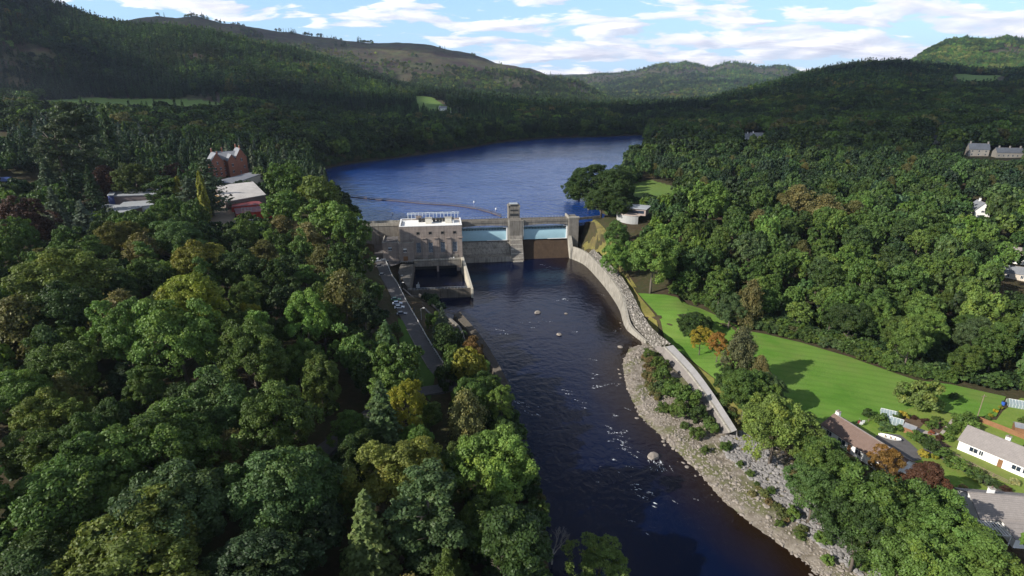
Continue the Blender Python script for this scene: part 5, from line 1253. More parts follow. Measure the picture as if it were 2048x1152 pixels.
# broadleaf prototypes are ~10 m high, conifer 12 m
lb = [l for l in left_over]
for (kind, x, y, r, H, col) in lb:
    pass
if lb:
    lx = np.array([l[1] for l in lb]); ly = np.array([l[2] for l in lb]); lr = np.array([l[3] for l in lb]); lh = np.array([l[4] for l in lb]); lc = np.array([l[5] for l in lb]); lk = np.array([l[0].startswith('fir') for l in lb])
    lpid = np.where(lk, rs.integers(7, 9, len(lb)), rs.integers(0, 4, len(lb)))
    ls = np.c_[lr/np.where(lk, 2.6, 5.0), lr/np.where(lk, 2.6, 5.0), lh/np.where(lk, 12.5, 10.6)]
    X_ = np.r_[X_, lx]; Y_ = np.r_[Y_, ly]; Zg = np.r_[Zg, ground(lx, ly)]; pid = np.r_[pid, lpid]; scl = np.vstack([scl, ls]); tn = np.vstack([tn, lc]); con = np.r_[con, lk]
n_ = len(X_); rot = rs.uniform(0, 6.28, n_); P3 = np.c_[X_, Y_, Zg]
print('stuff trees', n_, con.sum())
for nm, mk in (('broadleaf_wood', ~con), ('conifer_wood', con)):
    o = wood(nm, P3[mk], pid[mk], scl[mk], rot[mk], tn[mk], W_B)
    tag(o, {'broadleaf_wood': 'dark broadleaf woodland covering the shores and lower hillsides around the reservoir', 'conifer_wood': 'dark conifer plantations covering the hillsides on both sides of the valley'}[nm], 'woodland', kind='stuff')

# undergrowth: low thicket under and in front of the nearer woods and round the reservoir
ux = rs.uniform(-340, 400, 60000); uy = rs.uniform(60, 1000, 60000); ok = (np.abs(ux) < uy*0.95+10)
dl_ = dist(ux, uy, lake_s, True); dlw = dist(ux, uy, lawn_poly, True); drv = dist(ux, uy, RV, True)
ok &= ((dl_ < 9) & (uy > 335)) | ((dlw < 34) & (uy > 150) & (ux > 30)) | ((drv < 16) & (ux < 20) & (uy < 250)) | (rs.random(60000) < np.where(uy < 340, 0.10, 0.03))
_h, HERO_ = HERO, None
ux, uy = ux[ok], uy[ok]; ok = allowed(ux, uy, 1.2); ux, uy = ux[ok], uy[ok]; uz = ground(ux, uy); uh = rs.uniform(1.6, 4.2, len(ux)); uh = np.where(dist(ux, uy, lake_s, True) < 10, rs.uniform(3, 7, len(ux)), uh)
ok = ~blocks(ux, uy, uz, uh*.8, uh); ux, uy, uz, uh = ux[ok], uy[ok], uz[ok], uh[ok]; n_ = len(ux); print('undergrowth', n_)
uc = np.stack([np.array(C_[c]) for c in ('dark','green','olive','deep','brown')])[rs.choice(5, n_, p=[.34,.32,.16,.12,.06])]*rs.uniform(.8, 1.2, (n_, 1))
us = uh/7.6
o = wood('undergrowth', np.c_[ux, uy, uz-uh*0.28], rs.integers(0, 4, n_), np.c_[us*1.25, us*1.25, us], rs.uniform(0, 6.28, n_), uc, W_B); tag(o, 'low thicket of bushes and bracken under and along the edges of the woods', 'undergrowth', kind='stuff')
# ------------------------------------------------------------------ buildings
M_tile = simple('brown_tile', (0.16, 0.115, 0.095), 0.85, 0.25, 1.5); M_slate = simple('slate', (0.20, 0.21, 0.23), 0.7, 0.2, 1.2); M_greytile = simple('grey_tile', (0.23, 0.21, 0.20), 0.85, 0.2, 1.5)
M_render = simple('white_render', (0.80, 0.79, 0.76), 0.8, 0.05, 2); M_sand = simple('red_sandstone', (0.27, 0.105, 0.065), 0.9, 0.22, 0.8); M_stone = simple('buff_stone', (0.52, 0.46, 0.38), 0.9, 0.22, 0.8)
def tilef(col):
    def f(q):
        co = q.n('ShaderNodeTexCoord').outputs['Object']; x, y, z = q.sep(co)[:3]
        rows = q.math('FRACT', q.math('MULTIPLY', z, 4.5)); cols = q.math('FRACT', q.math('MULTIPLY', x, 3.0)); n = q.noise(co, 1.1, 5, 0.6); n2 = q.noise(co, 6, 3, 0.6)
        c = q.mix(n, tuple(v*0.75 for v in col)+(1,), tuple(v*1.3 for v in col)+(1,)); c = q.mix(q.ramp(rows, [(0.0, 0.55), (0.22, 0.0)]), c, tuple(v*0.45 for v in col)+(1,))
        c = q.mix(q.ramp(n2, [(0.5, 0.0), (0.7, 0.35)]), c, tuple(v*1.7 for v in col)+(1,))
        out(q, q.n('ShaderNodeBsdfPrincipled', i={'Base Color': c, 'Roughness': 0.85, 'Specular IOR Level': 0.2, 'Normal': bump(q, rows, 0.6, 0.03)}).outputs[0])
    return f
M_tile = mat('brown_roof_tiles', tilef((0.165,0.115,0.095))); M_greytile = mat('grey_roof_tiles', tilef((0.25,0.225,0.21)))
def house(name, x, y, z, rot, L, Wd, eave, rise, wall, roof, label, cat='house', group=None, chims=(), wins=None, hip=False, over=0.35, parent=None, doors=()):
    """gabled house, long axis along local x"""
    t = empty(name, (x, y, z), rot, label, cat, group) if parent is None else parent
    h = Wd/2; b = MB()
    b.add([(-L/2,-h,-1.5),(L/2,-h,-1.5),(L/2,h,-1.5),(-L/2,h,-1.5),(-L/2,-h,eave),(L/2,-h,eave),(L/2,h,eave),(-L/2,h,eave),(-L/2,0,eave+rise-0.05),(L/2,0,eave+rise-0.05)] if not hip else
          [(-L/2,-h,-1.5),(L/2,-h,-1.5),(L/2,h,-1.5),(-L/2,h,-1.5),(-L/2,-h,eave),(L/2,-h,eave),(L/2,h,eave),(-L/2,h,eave)],
          [(0,1,5,4),(1,2,6,9,5),(2,3,7,6),(3,0,4,8,7)] if not hip else [(0,1,5,4),(1,2,6,5),(2,3,7,6),(3,0,4,7)])
    b.build('wall', wall, t); b = MB(); o = over; k = rise/h; e = eave-o*k; ix = h if hip else -o
    for s in (-1, 1):
        xa = [(-L/2-o, s*(h+o), e+.03), (L/2+o, s*(h+o), e+.03), (L/2-ix, 0, eave+rise+.03), (-L/2+ix, 0, eave+rise+.03)]
        up = [(a, c, d+0.16) for a, c, d in xa]; b.add(xa+up, [(0,1,2,3),(7,6,5,4),(0,4,5,1),(1,5,6,2),(2,6,7,3),(3,7,4,0)])
    if hip:
        for s in (-1, 1):
            xa = [(s*(L/2+o), -h-o, e+.02), (s*(L/2+o), h+o, e+.02), (s*(L/2-ix), 0, eave+rise+.02)]; up = [(a, c, d+.16) for a, c, d in xa]; b.add(xa+up, [(0,1,2),(5,4,3),(0,3,4,1),(1,4,5,2),(2,5,3,0)])
    rf = b.build('roof', roof, t)
    b = MB(); xr = L/2-(h if hip else -o); b.box(-xr, xr, -0.12, 0.12, eave+rise+.12, eave+rise+.28); b.build('ridge', roof if name == 'sandstone_house' else M_greytile, rf)
    for cx, cy, ch in chims:
        b = MB(); zt = eave+rise-abs(cy)*k; b.box(cx-0.5, cx+0.5, cy-0.4, cy+0.4, zt-0.6, zt+ch); c_ = b.build('chimney', wall, rf); b = MB(); b.box(cx-0.6,cx+0.6,cy-0.5,cy+0.5,zt+ch,zt+ch+0.12); b.build('chimney_cap', M_concl, c_)
        b = MB(); b.tube([(cx,cy,zt+ch+.1),(cx,cy,zt+ch+.6)],0.14,6); b.build('chimney_pot', M_tile, c_)
    for side, cx, w_, z0_, z1_ in (wins or []):
        b = MB(); f_ = MB(); d = 0.04
        if side in ('f', 'b'):
            s = -1 if side == 'f' else 1; yy = s*h; b.box(cx-w_/2, cx+w_/2, min(yy, yy+s*d), max(yy, yy+s*d), z0_, z1_); e0, e1 = sorted((yy+s*d*1.05, yy+s*(d+.05)))
            for a0, a1, c0, c1 in ((cx-w_/2-.08,cx+w_/2+.08,z1_,z1_+.1),(cx-w_/2-.08,cx+w_/2+.08,z0_-.1,z0_),(cx-.04,cx+.04,z0_,z1_),(cx-w_/2-.08,cx-w_/2,z0_,z1_),(cx+w_/2,cx+w_/2+.08,z0_,z1_)): f_.box(a0,a1,e0-.02*s*0,e1,c0,c1)
        else:
            s = -1 if side == 'l' else 1; xx = s*L/2; b.box(min(xx, xx+s*d), max(xx, xx+s*d), cx-w_/2, cx+w_/2, z0_, z1_); e0, e1 = sorted((xx+s*d*1.05, xx+s*(d+.05)))
            for a0, a1, c0, c1 in ((cx-w_/2-.08,cx+w_/2+.08,z1_,z1_+.1),(cx-w_/2-.08,cx+w_/2+.08,z0_-.1,z0_),(cx-.04,cx+.04,z0_,z1_)): f_.box(e0,e1,a0,a1,c0,c1)
        wn = b.build('window', M_glass, t); f_.build('window_frame', M_white, wn)
    for side, cx, w_, hh in doors:
        b = MB(); s = -1 if side == 'f' else 1; yy = s*h; b.box(cx-w_/2, cx+w_/2, min(yy,yy+s*.06), max(yy,yy+s*.06), 0, hh); b.build('door', M_wood, t)
    return t
# bungalows by the lawn
house('bungalow', 90.8, 125.3, 6.0, math.atan2(-.95,.32), 21, 7.8, 2.7, 2.3, M_render, M_tile, 'long white bungalow with brown tiled roof, half hidden by the lower right trees', group='white bungalows on the right bank',
      chims=[(-10.0,0.3,1.3)], wins=[('f',-8,1.6,0.9,2.1),('f',-4,2.2,0.7,2.2),('f',1,1.6,0.9,2.1),('f',6,2.0,0.9,2.1),('l',0,1.8,0.9,2.1)], doors=[('f',-1.6,0.95,2.1)])
house('bungalow', 124.2, 121.2, 6.0, math.atan2(-.83,.56), 19, 8.6, 2.8, 2.5, M_render, M_greytile, 'white bungalow with grey tiled roof above the brown garden fence at the right edge', group='white bungalows on the right bank',
      chims=[(-1.5,0.6,1.4)], wins=[('f',-6.2,1.7,1.0,2.2),('f',-4.6,0.8,1.0,2.2),('f',2.5,1.7,1.0,2.2),('f',4.2,0.8,1.0,2.2),('l',0,1.4,1.0,2.1)], doors=[('f',-0.6,0.95,2.1)], hip=False)
b3 = house('bungalow', 110.0, 101.6, 6.0, R(-8), 21, 9.6, 2.8, 2.6, M_render, M_greytile, 'lowest white bungalow in the bottom right corner with a slatted pergola', group='white bungalows on the right bank',
      chims=[(-6.0,0.8,1.5)], wins=[('f',-7,1.8,0.9,2.1),('f',-2,1.8,0.9,2.1)])
b = MB(); b.add([(-6.5,-9.5,-1),(6,-9.5,-1),(6,-4.82,-1),(-6.5,-4.82,-1),(-6.5,-9.5,2.2),(6,-9.5,2.2),(6,-4.82,2.6),(-6.5,-4.82,2.6)],[(0,1,5,4),(1,2,6,5),(3,0,4,7)]); b.build('porch_wall', M_render, b3)
b = MB(); b.add([(-6.9,-9.9,2.25),(6.2,-9.9,2.25),(6.2,-5.4,3.1),(-6.9,-5.4,3.1),(-6.9,-9.9,2.4),(6.2,-9.9,2.4),(6.2,-5.4,3.25),(-6.9,-5.4,3.25)],[(3,2,1,0),(4,5,6,7),(0,1,5,4),(1,2,6,5),(2,3,7,6),(3,0,4,7)]); b.build('porch_roof', M_greytile, b3)
b = MB()
for i in range(9): b.box(-12.2+i*0.6,-12.05+i*0.6,-9.2,-4.9,2.35,2.5)
b.box(-12.3,-6.95,-9.1,-8.95,2.2,2.34); b.box(-12.3,-6.95,-5.2,-5.05,2.2,2.34)
for x in (-12.2,-9.6,-7.1): b.box(x-.07,x+.07,-9.1,-8.95,-0.5,2.2)
b.build('pergola', M_white, b3)

# long boundary fences and beds of the gardens
def fence(name, pts, h, m, label, post=2.0, solid=True, cat='fence', z=None, rails=2, thick=0.06):
    x0, y0 = pts[0]; z0 = gz(x0, y0) if z is None else z; t = empty(name, (x0, y0, z0)); tag(t, label, cat); bp = MB(); bo = MB()
    for (a, c) in zip(pts[:-1], pts[1:]):
        L = math.dist(a, c); k = max(1, round(L/post)); 
        for i in range(k):
            p = [a[j]+(c[j]-a[j])*i/k for j in (0,1)]; q_ = [a[j]+(c[j]-a[j])*(i+1)/k for j in (0,1)]; zp = (gz(*p) if z is None else z)-z0; zq = (gz(*q_) if z is None else z)-z0
            P0 = (p[0]-x0, p[1]-y0); P1 = (q_[0]-x0, q_[1]-y0); bo.box(P0[0]-.07,P0[0]+.07,P0[1]-.07,P0[1]+.07,zp-.5,zp+h+.08)
            n = np.array([-(P1[1]-P0[1]), P1[0]-P0[0]]); n = n/np.linalg.norm(n)*thick
            if solid: bp.prism([(P0[0]+n[0],P0[1]+n[1]),(P0[0]-n[0],P0[1]-n[1]),(P1[0]-n[0],P1[1]-n[1]),(P1[0]+n[0],P1[1]+n[1])],[zp-.2,zp-.2,zq-.2,zq-.2],[zp+h,zp+h,zq+h,zq+h])
            else:
                for r_ in range(rails): hh = h*(r_+1)/rails; bp.tube([(*P0, zp+hh),(*P1, zq+hh)], thick*0.7, 4)
    bp.build('panel' if solid else 'rail', m, t); bo.build('post', m, t); return t
G = lambda px, py: P2(px, py, 6.0)
fence('garden_fence', [G(1958,846),G(2000,862),G(2060,886)], 1.6, M_wood, 'brown board fence behind the grey-roofed bungalow', 2.2)
fence('garden_fence', [G(1868,893),G(1925,925),G(1985,955),G(2015,968)], 1.1, simple('weathered_timber',(0.22,0.16,0.12),0.9,0.2,2), 'weathered rail fence running past the front of the grey-roofed bungalow', 2.0, False, rails=3, thick=0.09)
fence('garden_fence', [G(1862,902),G(1920,934),G(1975,962)], 0.9, MATS['weathered_timber'], 'second weathered rail fence on the river side of the first', 2.0, False, rails=2, thick=0.09)
fence('wire_fence', [G(1645,850),G(1700,858),G(1760,835),G(1800,826)], 1.0, MATS['weathered_timber'], 'thin post fence between lawn and the bungalow garden', 2.6, False, rails=2, thick=0.04)
sheet('garden_grass', [G(1640,845),G(1700,856),G(1765,832),G(1830,815),G(1940,838),G(2000,845),G(2070,850),G(2120,900),G(2100,1000),G(2060,1090),G(1960,1060),G(1880,980),G(1840,930),G(1760,905),G(1700,880)], M_garden, 0.20, 4)
sheet('garden_grass', [G(1990,846),G(2005,826),G(2040,800),G(2190,812),G(2220,1000),G(2120,1000),G(2065,862)], M_garden, 0.23, 4)
sheet('bungalow_drive', [G(1752,872),G(1770,868),G(1800,872),G(1820,888),G(1838,905),G(1842,922),G(1810,930),G(1785,915),G(1768,905),G(1750,888)], M_road, 0.25, 3)
sheet('drive', [G(1838,905),G(1868,912),G(1935,950),G(1990,985),G(2060,1010),G(2060,1000),G(1995,970),G(1935,935),G(1880,900),G(1850,896)], M_road, 0.24, 3)
M_soil = simple('flower_bed', (0.10,0.065,0.04), 0.95, 0.4, 1.5); M_paving = simple('paving', (0.36,0.32,0.28), 0.9, 0.2, 1.2)
for pl in ([(1790,838),(1830,832),(1850,845),(1838,858),(1805,852)], [(1848,850),(1880,842),(1900,858),(1870,870)], [(1850,872),(1880,880),(1905,895),(1880,897),(1855,886)]): sheet('flower_bed', [G(*p) for p in pl], M_soil, 0.26, 3)
for pl in ([(1812,846),(1850,862),(1880,868),(1878,872),(1846,868),(1808,850)], [(1880,866),(1905,838),(1910,840),(1886,870)]): sheet('garden_path', [G(*p) for p in pl], M_paving, 0.31, 3)
def shedbox(name, px, py, rot, L, Wd, e, rise, wall, roof, label, cat='shed', group=None): 
    x, y = G(px, py); return house(name, x, y, gz(x, y), rot, L, Wd, e, rise, wall, roof, label, cat, group, over=0.15)
def greenhouse(px, py, rot, L, Wd, label, fl=False):
    x, y = G(px, py); t = empty('greenhouse', (x, y, gz(x, y)), rot, label, 'greenhouse'); b = MB(); h = Wd/2; e = 1.2; r = 2.1
    b.add([(-L/2,-h,0),(L/2,-h,0),(L/2,h,0),(-L/2,h,0),(-L/2,-h,e),(L/2,-h,e),(L/2,h,e),(-L/2,h,e),(-L/2,0,r),(L/2,0,r)],[(0,1,5,4),(2,3,7,6),(1,2,6,9,5),(3,0,4,8,7),(4,5,9,8),(6,7,8,9)])
    b.build('glazing', simple('pale_glazing',(0.22,0.27,0.28),0.2,0.2,2,0,0.8), t); f = MB(); n = max(3, int(L/0.7))
    for i in range(n+1):
        X = -L/2+L*i/n
        for s in (-1,1): f.tube([(X,s*h*1.01,0),(X,s*h*1.01,e),(X,0,r+.03)],0.035,4)
    f.tube([(-L/2,0,r+.03),(L/2,0,r+.03)],.05,4); f.build('frame', M_white, t); return t
greenhouse(1777,832,math.atan2(-.5,.86),4.2,2.4,'white-framed greenhouse nearest the lawn hedge, upper of two in the garden'); greenhouse(1788,848,math.atan2(-.6,.8),4.0,2.0,'lower of two white-framed greenhouses beside the dark green hedge')
greenhouse(2032,816,R(-25),4.4,3.0,'greenhouse at the far right beside yellow flowers and white tanks')
shedbox('garden_shed', 1818, 866, R(-50), 2.6, 2.2, 1.9, .6, M_wood, M_slate, 'small brown timber shed with dark roof beside the drive')
shedbox('garden_shed', 2040, 868, R(-30), 3.4, 2.6, 2.0, .6, M_wood, M_slate, 'dark-roofed shed behind the brown board fence at the right edge')
# washing line with clothes
x, y = G(1722, 852); t = empty('clothes_airer', (x, y, gz(x, y)), 0, 'rotary clothes airer hung with white and red washing on the bungalow lawn', 'clothes airer')
b = MB(); b.tube([(0,0,0),(0,0,1.9)],.04,5); [b.tube([(0,0,1.2),(math.cos(a)*1.3,math.sin(a)*1.3,1.8)],.02,4) for a in (0,1.57,3.14,4.71)]; b.build('frame', M_steel, t)
b = MB(); b.box(-.9,.1,-.5,-.47,.9,1.75); b.box(.2,1.0,.3,.33,.8,1.72); b.build('washing', M_white, t); b = MB(); b.box(-.95,-.3,.2,.23,.8,1.7); b.build('red_washing', simple('red_cloth',(0.35,0.03,0.05),.8,.1), t)
# boat on the drive
x, y = G(1778, 880); t = empty('boat', (x, y, gz(x, y)+.3), math.atan2(-.55,.83), 'white open boat lying on the dark drive', 'boat')
b = MB(); n = 12; rings = []
for i in range(n+1):
    s = -1+2*i/n; w_ = 0.85*(1-abs(s)**2.2)**.6+.02; rings += [(s*2.6,-w_,.75+.12*s*s),(s*2.6,-w_*.55,.12+.3*s*s),(s*2.6,0,.1+.45*s**4),(s*2.6,w_*.55,.12+.3*s*s),(s*2.6,w_,.75+.12*s*s)]
b.add(rings, [(i*5+j, (i+1)*5+j, (i+1)*5+j+1, i*5+j+1) for i in range(n) for j in range(4)]); b.build('hull', M_white, t)
b = MB(); [b.box(xx-.14,xx+.14,-.68,.68,.5,.56) for xx in (-1,.2,1.2)]; b.build('thwart', M_woodl, t)
# utility pole
x, y = G(1952, 842); t = empty('utility_pole', (x, y, gz(x, y)), 0, 'thin timber pole at the corner where the lawn meets the gardens', 'pole'); b = MB(); b.tube([(0,0,-.5),(0.1,0,8.2)],.13,6,.09); b.build('pole', MATS['weathered_timber'], t); b = MB(); b.box(-.6,.8,-.05,.05,7.6,7.72); b.build('crossarm', MATS['weathered_timber'], t)
# garden shrubs and flowers
def gshrub(px, py, wpx, col, label, ratio=0.75, kind='bush', grp='garden shrubs', name=None, z=6.0):
    x, y = P2(px, py, z); dep = y*cp_ - (z-CH)*sp_; r = wpx*0.5/F*dep; return plant(kind, x, y, r, 2*r*ratio, C_[col] if isinstance(col, str) else col, label, grp, name=name)
for a in [(1735,834,34,'dark','dark shrub at the lawn side behind the brown-roofed bungalow'),(1760,846,40,'green','green hedge shrub left of the two greenhouses'),(1768,862,36,(.05,.12,.05),'rounded shrub below the lower greenhouse'),(1800,862,26,'green','low shrub between greenhouse and brown shed'),
          (1792,838,30,'olive','olive shrub right of the upper greenhouse'),(1806,834,26,(.30,.26,.05),'yellow shrub in the bed by the greenhouses'),(1828,838,18,'purple','dark red shrub in the greenhouse bed'),(1850,846,22,'purple','round purple shrub beside the garden path'),(1864,856,34,'green','wide green shrub in the middle bed'),(1872,842,22,'olive','olive shrub at the top of the middle bed'),
          (1900,866,32,'green','green shrub at the right of the middle bed'),(1895,880,28,'bright','bright shrub between bed and grey-roofed bungalow'),(1878,878,22,'purple','dark red shrub at the front of the lower bed'),(1905,800,26,'grey','grey-green sapling on the garden edge of the lawn'),(1925,852,60,'green','large green shrub left of the grey-roofed bungalow'),(1940,862,44,'bright','bright shrub touching the corner of the grey-roofed bungalow'),
          (1940,850,18,'yellow','yellow flowering shrub by the board fence'),(1835,884,44,'green','green shrub at the head of the drive'),(1858,900,50,'dark','dark shrub on the bend of the drive'),(1845,915,30,(.28,.25,.05),'golden shrub at the bend of the drive'),(1885,922,50,'green','green shrub in the row along the rail fences'),(1912,938,46,'bright','bright green shrub in the row along the rail fences'),(1945,955,44,'green','middle green shrub between rail fence and small lawn'),
          (1868,918,20,'yellow','small yellow shrub left of the fence row'),(1968,968,40,'grey','grey shrub at the lower end of the rail fence'),(1990,975,30,'dark','dark shrub right of the grey one near the rail fence end'),(2008,985,30,'purple','dark red shrub above the lowest bungalow'),(1985,1000,30,(.30,.27,.08),'yellow-green shrub beside the lowest bungalow'),(2026,968,26,(.26,.28,.16),'white-flowered shrub in front of the white bungalow wall'),
          (1980,835,14,'yellow','first clump of yellow flowers along the far bed'),(1990,827,14,(.4,.30,.03),'second clump of yellow flowers along the far bed'),(2000,821,12,'yellow','third clump of yellow flowers along the far bed'),(1975,842,16,'green','green plant at the start of the yellow flower bed'),(2045,850,26,'olive','olive shrub at the right edge above the board fence'),(1925,986,30,(.30,.24,.16),'pale flower bed plants in the middle of the small lawn'),
          (1910,858,24,'bright','bright low shrub by the garden path end'),(1820,876,26,'bright','bright shrub between the brown shed and the drive'),(1862,868,18,(.25,.10,.08),'reddish flowering shrub in the lower bed'),(1888,852,20,'bright','bright green shrub by the upper path')]:
    gshrub(a[0], a[1], a[2]*0.78, *a[3:5], ratio=0.6)
x, y = G(2005,812); t = empty('water_butt', (x, y, gz(x,y)), 0, 'blue barrel left of the far right greenhouse', 'barrel'); b = MB(); b.tube([(0,0,0),(0,0,.5),(0,0,1.1)],.45,10); b.build('barrel', simple('blue_plastic',(0.03,0.10,0.42),.5,.1), t); b = MB(); b.tube([(0,0,1.1),(0,0,1.16)],.48,10); b.build('lid', M_dark, t)

# far houses
def fh(px, py, z, rotdeg, L, Wd, e, rise, wall, roof, label, **k):
    x, y = P2(px, py, z); z = gz(x, y) if k.pop('g', True) else z; return house(k.pop('name','house'), x, y, z, R(rotdeg), L, Wd, e, rise, wall, roof, label, **k)
def W(n, L, e, rows=1, s='f'): return [(s, -L/2+L*(i+.5)/n, 1.0, .9+2.8*r_, 2.3+2.8*r_) for i in range(n) for r_ in range(rows)]
fh(1486,284,31,28,22,9,5.5,4,M_render,M_slate,'left wing of the pale grey-roofed houses in the right-hand woods', wins=W(5,22,5,2), chims=[(-7,0,1.6),(6,0,1.6)])
fh(1518,284,31,-14,22,9,5.5,4,M_render,M_slate,'right-hand grey-roofed white house of the pair in the right-hand woods', wins=W(5,22,5,2), chims=[(-8,0,1.6),(8,0,1.6)])
fh(1500,296,31,70,14,8,4,3.4,M_render,M_slate,'lower grey-roofed building between the pair of pale houses', wins=W(3,14,4,1))
fh(1868,290,35,20,13,8,4.5,4,M_render,M_slate,'white house with dark roof beside a purple tree, above the stone houses', wins=W(3,13,4,1)+[('l',0,1.4,1,2.4)], chims=[(5,0,1.5)])
fh(1952,312,35,-20,15,9,6,4.6,M_stone,M_slate,'gabled buff stone house left of the long stone terrace', wins=W(3,15,5,2)+[('l',-1.5,1.2,1,2.4),('l',1.5,1.2,1,2.4)], chims=[(-6.5,0,1.8),(6.5,0,1.8)])
fh(2014,316,35,-12,21,8,4.2,3.6,M_stone,M_slate,'long buff stone terrace with grey roof at the far right', wins=W(6,21,4,1), chims=[(-8,0,1.6),(0,0,1.6),(8,0,1.6)])
fh(1945,246,42,10,10,7,5,4,M_render,M_slate,'tiny white house high in the woods at the right', wins=W(2,10,5,1))
fh(1956,426,24,72,11,7.5,5.2,4.2,M_render,M_slate,'steep-gabled white house with dark roof in the dark trees at the right', wins=[('l',0,2.2,1,2.4),('l',0,1.4,3.9,5.0)]+W(3,11,5,2), chims=[(2,0,1.6)])
fh(886,216,52,15,16,8,4.2,3.4,M_render,M_slate,'small white farmhouse in the meadow beyond the reservoir', wins=W(3,16,4,1), chims=[(-6,0,1.5)])
fh(912,217,52,-5,20,7,2.8,2,M_render,M_greytile,'low pale farm building right of the small white farmhouse', wins=W(3,20,2.6,1))
fh(2040,522,13,-35,16,8,4,3,M_render,M_greytile,'white house cut by the right edge above the blue-tarped yard', wins=W(4,16,4,1))
fh(2042,552,12,-35,15,7,3,2.4,M_stone,M_slate,'grey-roofed low house at the right edge beside the blue tarpaulin', wins=W(3,15,3,1))
# flat-roofed blocks from their roof corners
def block(name, cs, zt, z0, wall, roof, label, cat='building', over=0.4, slab=0.45, wins=0, parent=None):
    pts = [P(*c, z_) for c, z_ in zip(cs, zt if isinstance(zt, (list, tuple)) else [zt]*len(cs))]
    cx = sum(p[0] for p in pts)/len(pts); cy = sum(p[1] for p in pts)/len(pts); t = empty(name, (cx, cy, z0)); tag(t, label, cat)
    pl = [(p[0]-cx, p[1]-cy) for p in pts]; ar = sum(pl[i][0]*pl[(i+1)%len(pl)][1]-pl[(i+1)%len(pl)][0]*pl[i][1] for i in range(len(pl))); zs = [p[2]-z0 for p in pts]
    if ar < 0: pl = pl[::-1]; zs = zs[::-1]
    k = 1-over/ (0.5*math.dist(pl[0], pl[2]))
    b = MB(); b.prism([(a*k, c*k) for a, c in pl], -4.0, [z-slab for z in zs]); b.build('wall', wall, t)
    b = MB(); b.prism(pl, [z-slab+.003 for z in zs], zs); b.build('roof', roof, t)
    if wins:
        # windows along the two walls facing the camera
        for i in range(len(pl)):
            a = np.array(pl[i])*k; c = np.array(pl[(i+1)%len(pl)])*k; d = c-a; L = np.linalg.norm(d); d /= L; nn = np.array([d[1], -d[0]])
            if nn[1] > -0.2: continue
            m_ = int(L/2.6)
            for j in range(m_):
                p0 = a+d*(L*(j+.5)/m_-0.7)+nn*.02; p1 = p0+d*1.4; q0 = p0+nn*.06; q1 = p1+nn*.06; zt_ = min(zs)-slab-.5
                b = MB(); b.prism([tuple(p0), tuple(q0), tuple(q1), tuple(p1)], zt_-1.3, zt_); b.build('window', M_glass, t)
    return t
M_flat = simple('flat_roof', (0.33,0.345,0.36), 0.7, 0.12, 0.6); M_dflat = simple('dark_roof', (0.16,0.165,0.18), 0.6, 0.15, 0.6); M_brick = simple('pinkish_block', (0.21,0.165,0.155), 0.9, 0.15, 1)
M_shingle = simple('pale_shingle', (0.50,0.47,0.44), 0.9, 0.25, 1.6)
block('theatre_block', [(222,392),(312,388),(330,376),(240,378)], 33.5, 27, M_brick, M_flat, 'long low theatre wing with pale flat roof and pinkish wall left of the dark pine')
block('stage_block', [(214,390),(226,391),(232,384),(220,383)], 34.2, 27, simple('blue_panel',(0.05,0.07,0.20),.6,.1), M_flat, 'narrow dark blue block at the left end of the low theatre wing')
block('theatre_block', [(232,415),(338,408),(345,398),(248,403)], 30.5, 27, M_render, M_flat, 'white-edged lower roof in front of the long theatre wing')
block('theatre_block', [(150,432),(205,436),(285,413),(215,408),(165,420)], 30.2, 26, M_brick, M_flat, 'flat grey-roofed building behind the bluest spruce')
shr = block('theatre_hall', [(452,403),(532,389),(506,363),(428,372)], [31.5,31.5,36,36], 26.5, M_brick, M_shingle, 'theatre hall with big pale shingled sloping roof', over=1.0)
block('theatre_hall', [(424,364),(468,366),(528,346),(498,345)], [34,34,35.5,35], 28, M_stone, M_dflat, 'dark grey flat-roofed hall in front of the red sandstone house', over=1.2)
block('foyer', [(428,388),(452,392),(450,380),(430,378)], 32.0, 26.5, M_woodl, M_shingle, 'timber framed entrance at the left end of the shingled hall')
M_red = simple('red_steel', (0.42,0.045,0.03), 0.5, 0.15, 1); M_dred = simple('dark_red_roof', (0.20,0.045,0.045), 0.6, 0.2, 1)
block('site_cabin', [(462,414),(528,408),(518,402),(462,404)], 29.3, 26, M_red, M_dred, 'upper of two red site cabins below the shingled roof', 'cabin', over=0.15, slab=.2)
block('site_cabin', [(472,428),(544,420),(532,411),(468,417)], 28.8, 25.5, M_red, M_dred, 'lower of two red site cabins, bright red at its left end', 'cabin', over=0.15, slab=.2)
sheet('theatre_yard', [P2(*p,25.5) for p in [(418,410),(455,405),(470,430),(472,445),(455,458),(420,455),(412,436)]], M_path, 0.25, 4)
def scaffold(px, py, z, L, D, H, label):
    x, y = P2(px, py, z); t = empty('scaffold', (x, y, gz(x, y)), R(15), label, 'scaffold'); b = MB()
    for i in range(4):
        for j in range(2): b.tube([(i*L/3-L/2, j*D, 0),(i*L/3-L/2, j*D, H)], .06, 4)
    for k in range(3):
        zz_ = H*(k+1)/3
        for j in range(2): b.tube([(-L/2, j*D, zz_),(L/2, j*D, zz_)], .06, 4)
        for i in range(4): b.tube([(i*L/3-L/2,0,zz_),(i*L/3-L/2,D,zz_)],.05,4)
    b.build('tube_frame', M_steel, t); b = MB(); b.box(-L/2,L/2,0.1,D-.1,H*.66+.07,H*.66+.12); b.build('platform', M_woodl, t)
scaffold(495,436,25,5,1.6,5.5,'pale scaffold in front of the lower red cabin'); scaffold(500,462,24,4,1.6,8,'pale scaffold top rising above the trees below the red cabins')
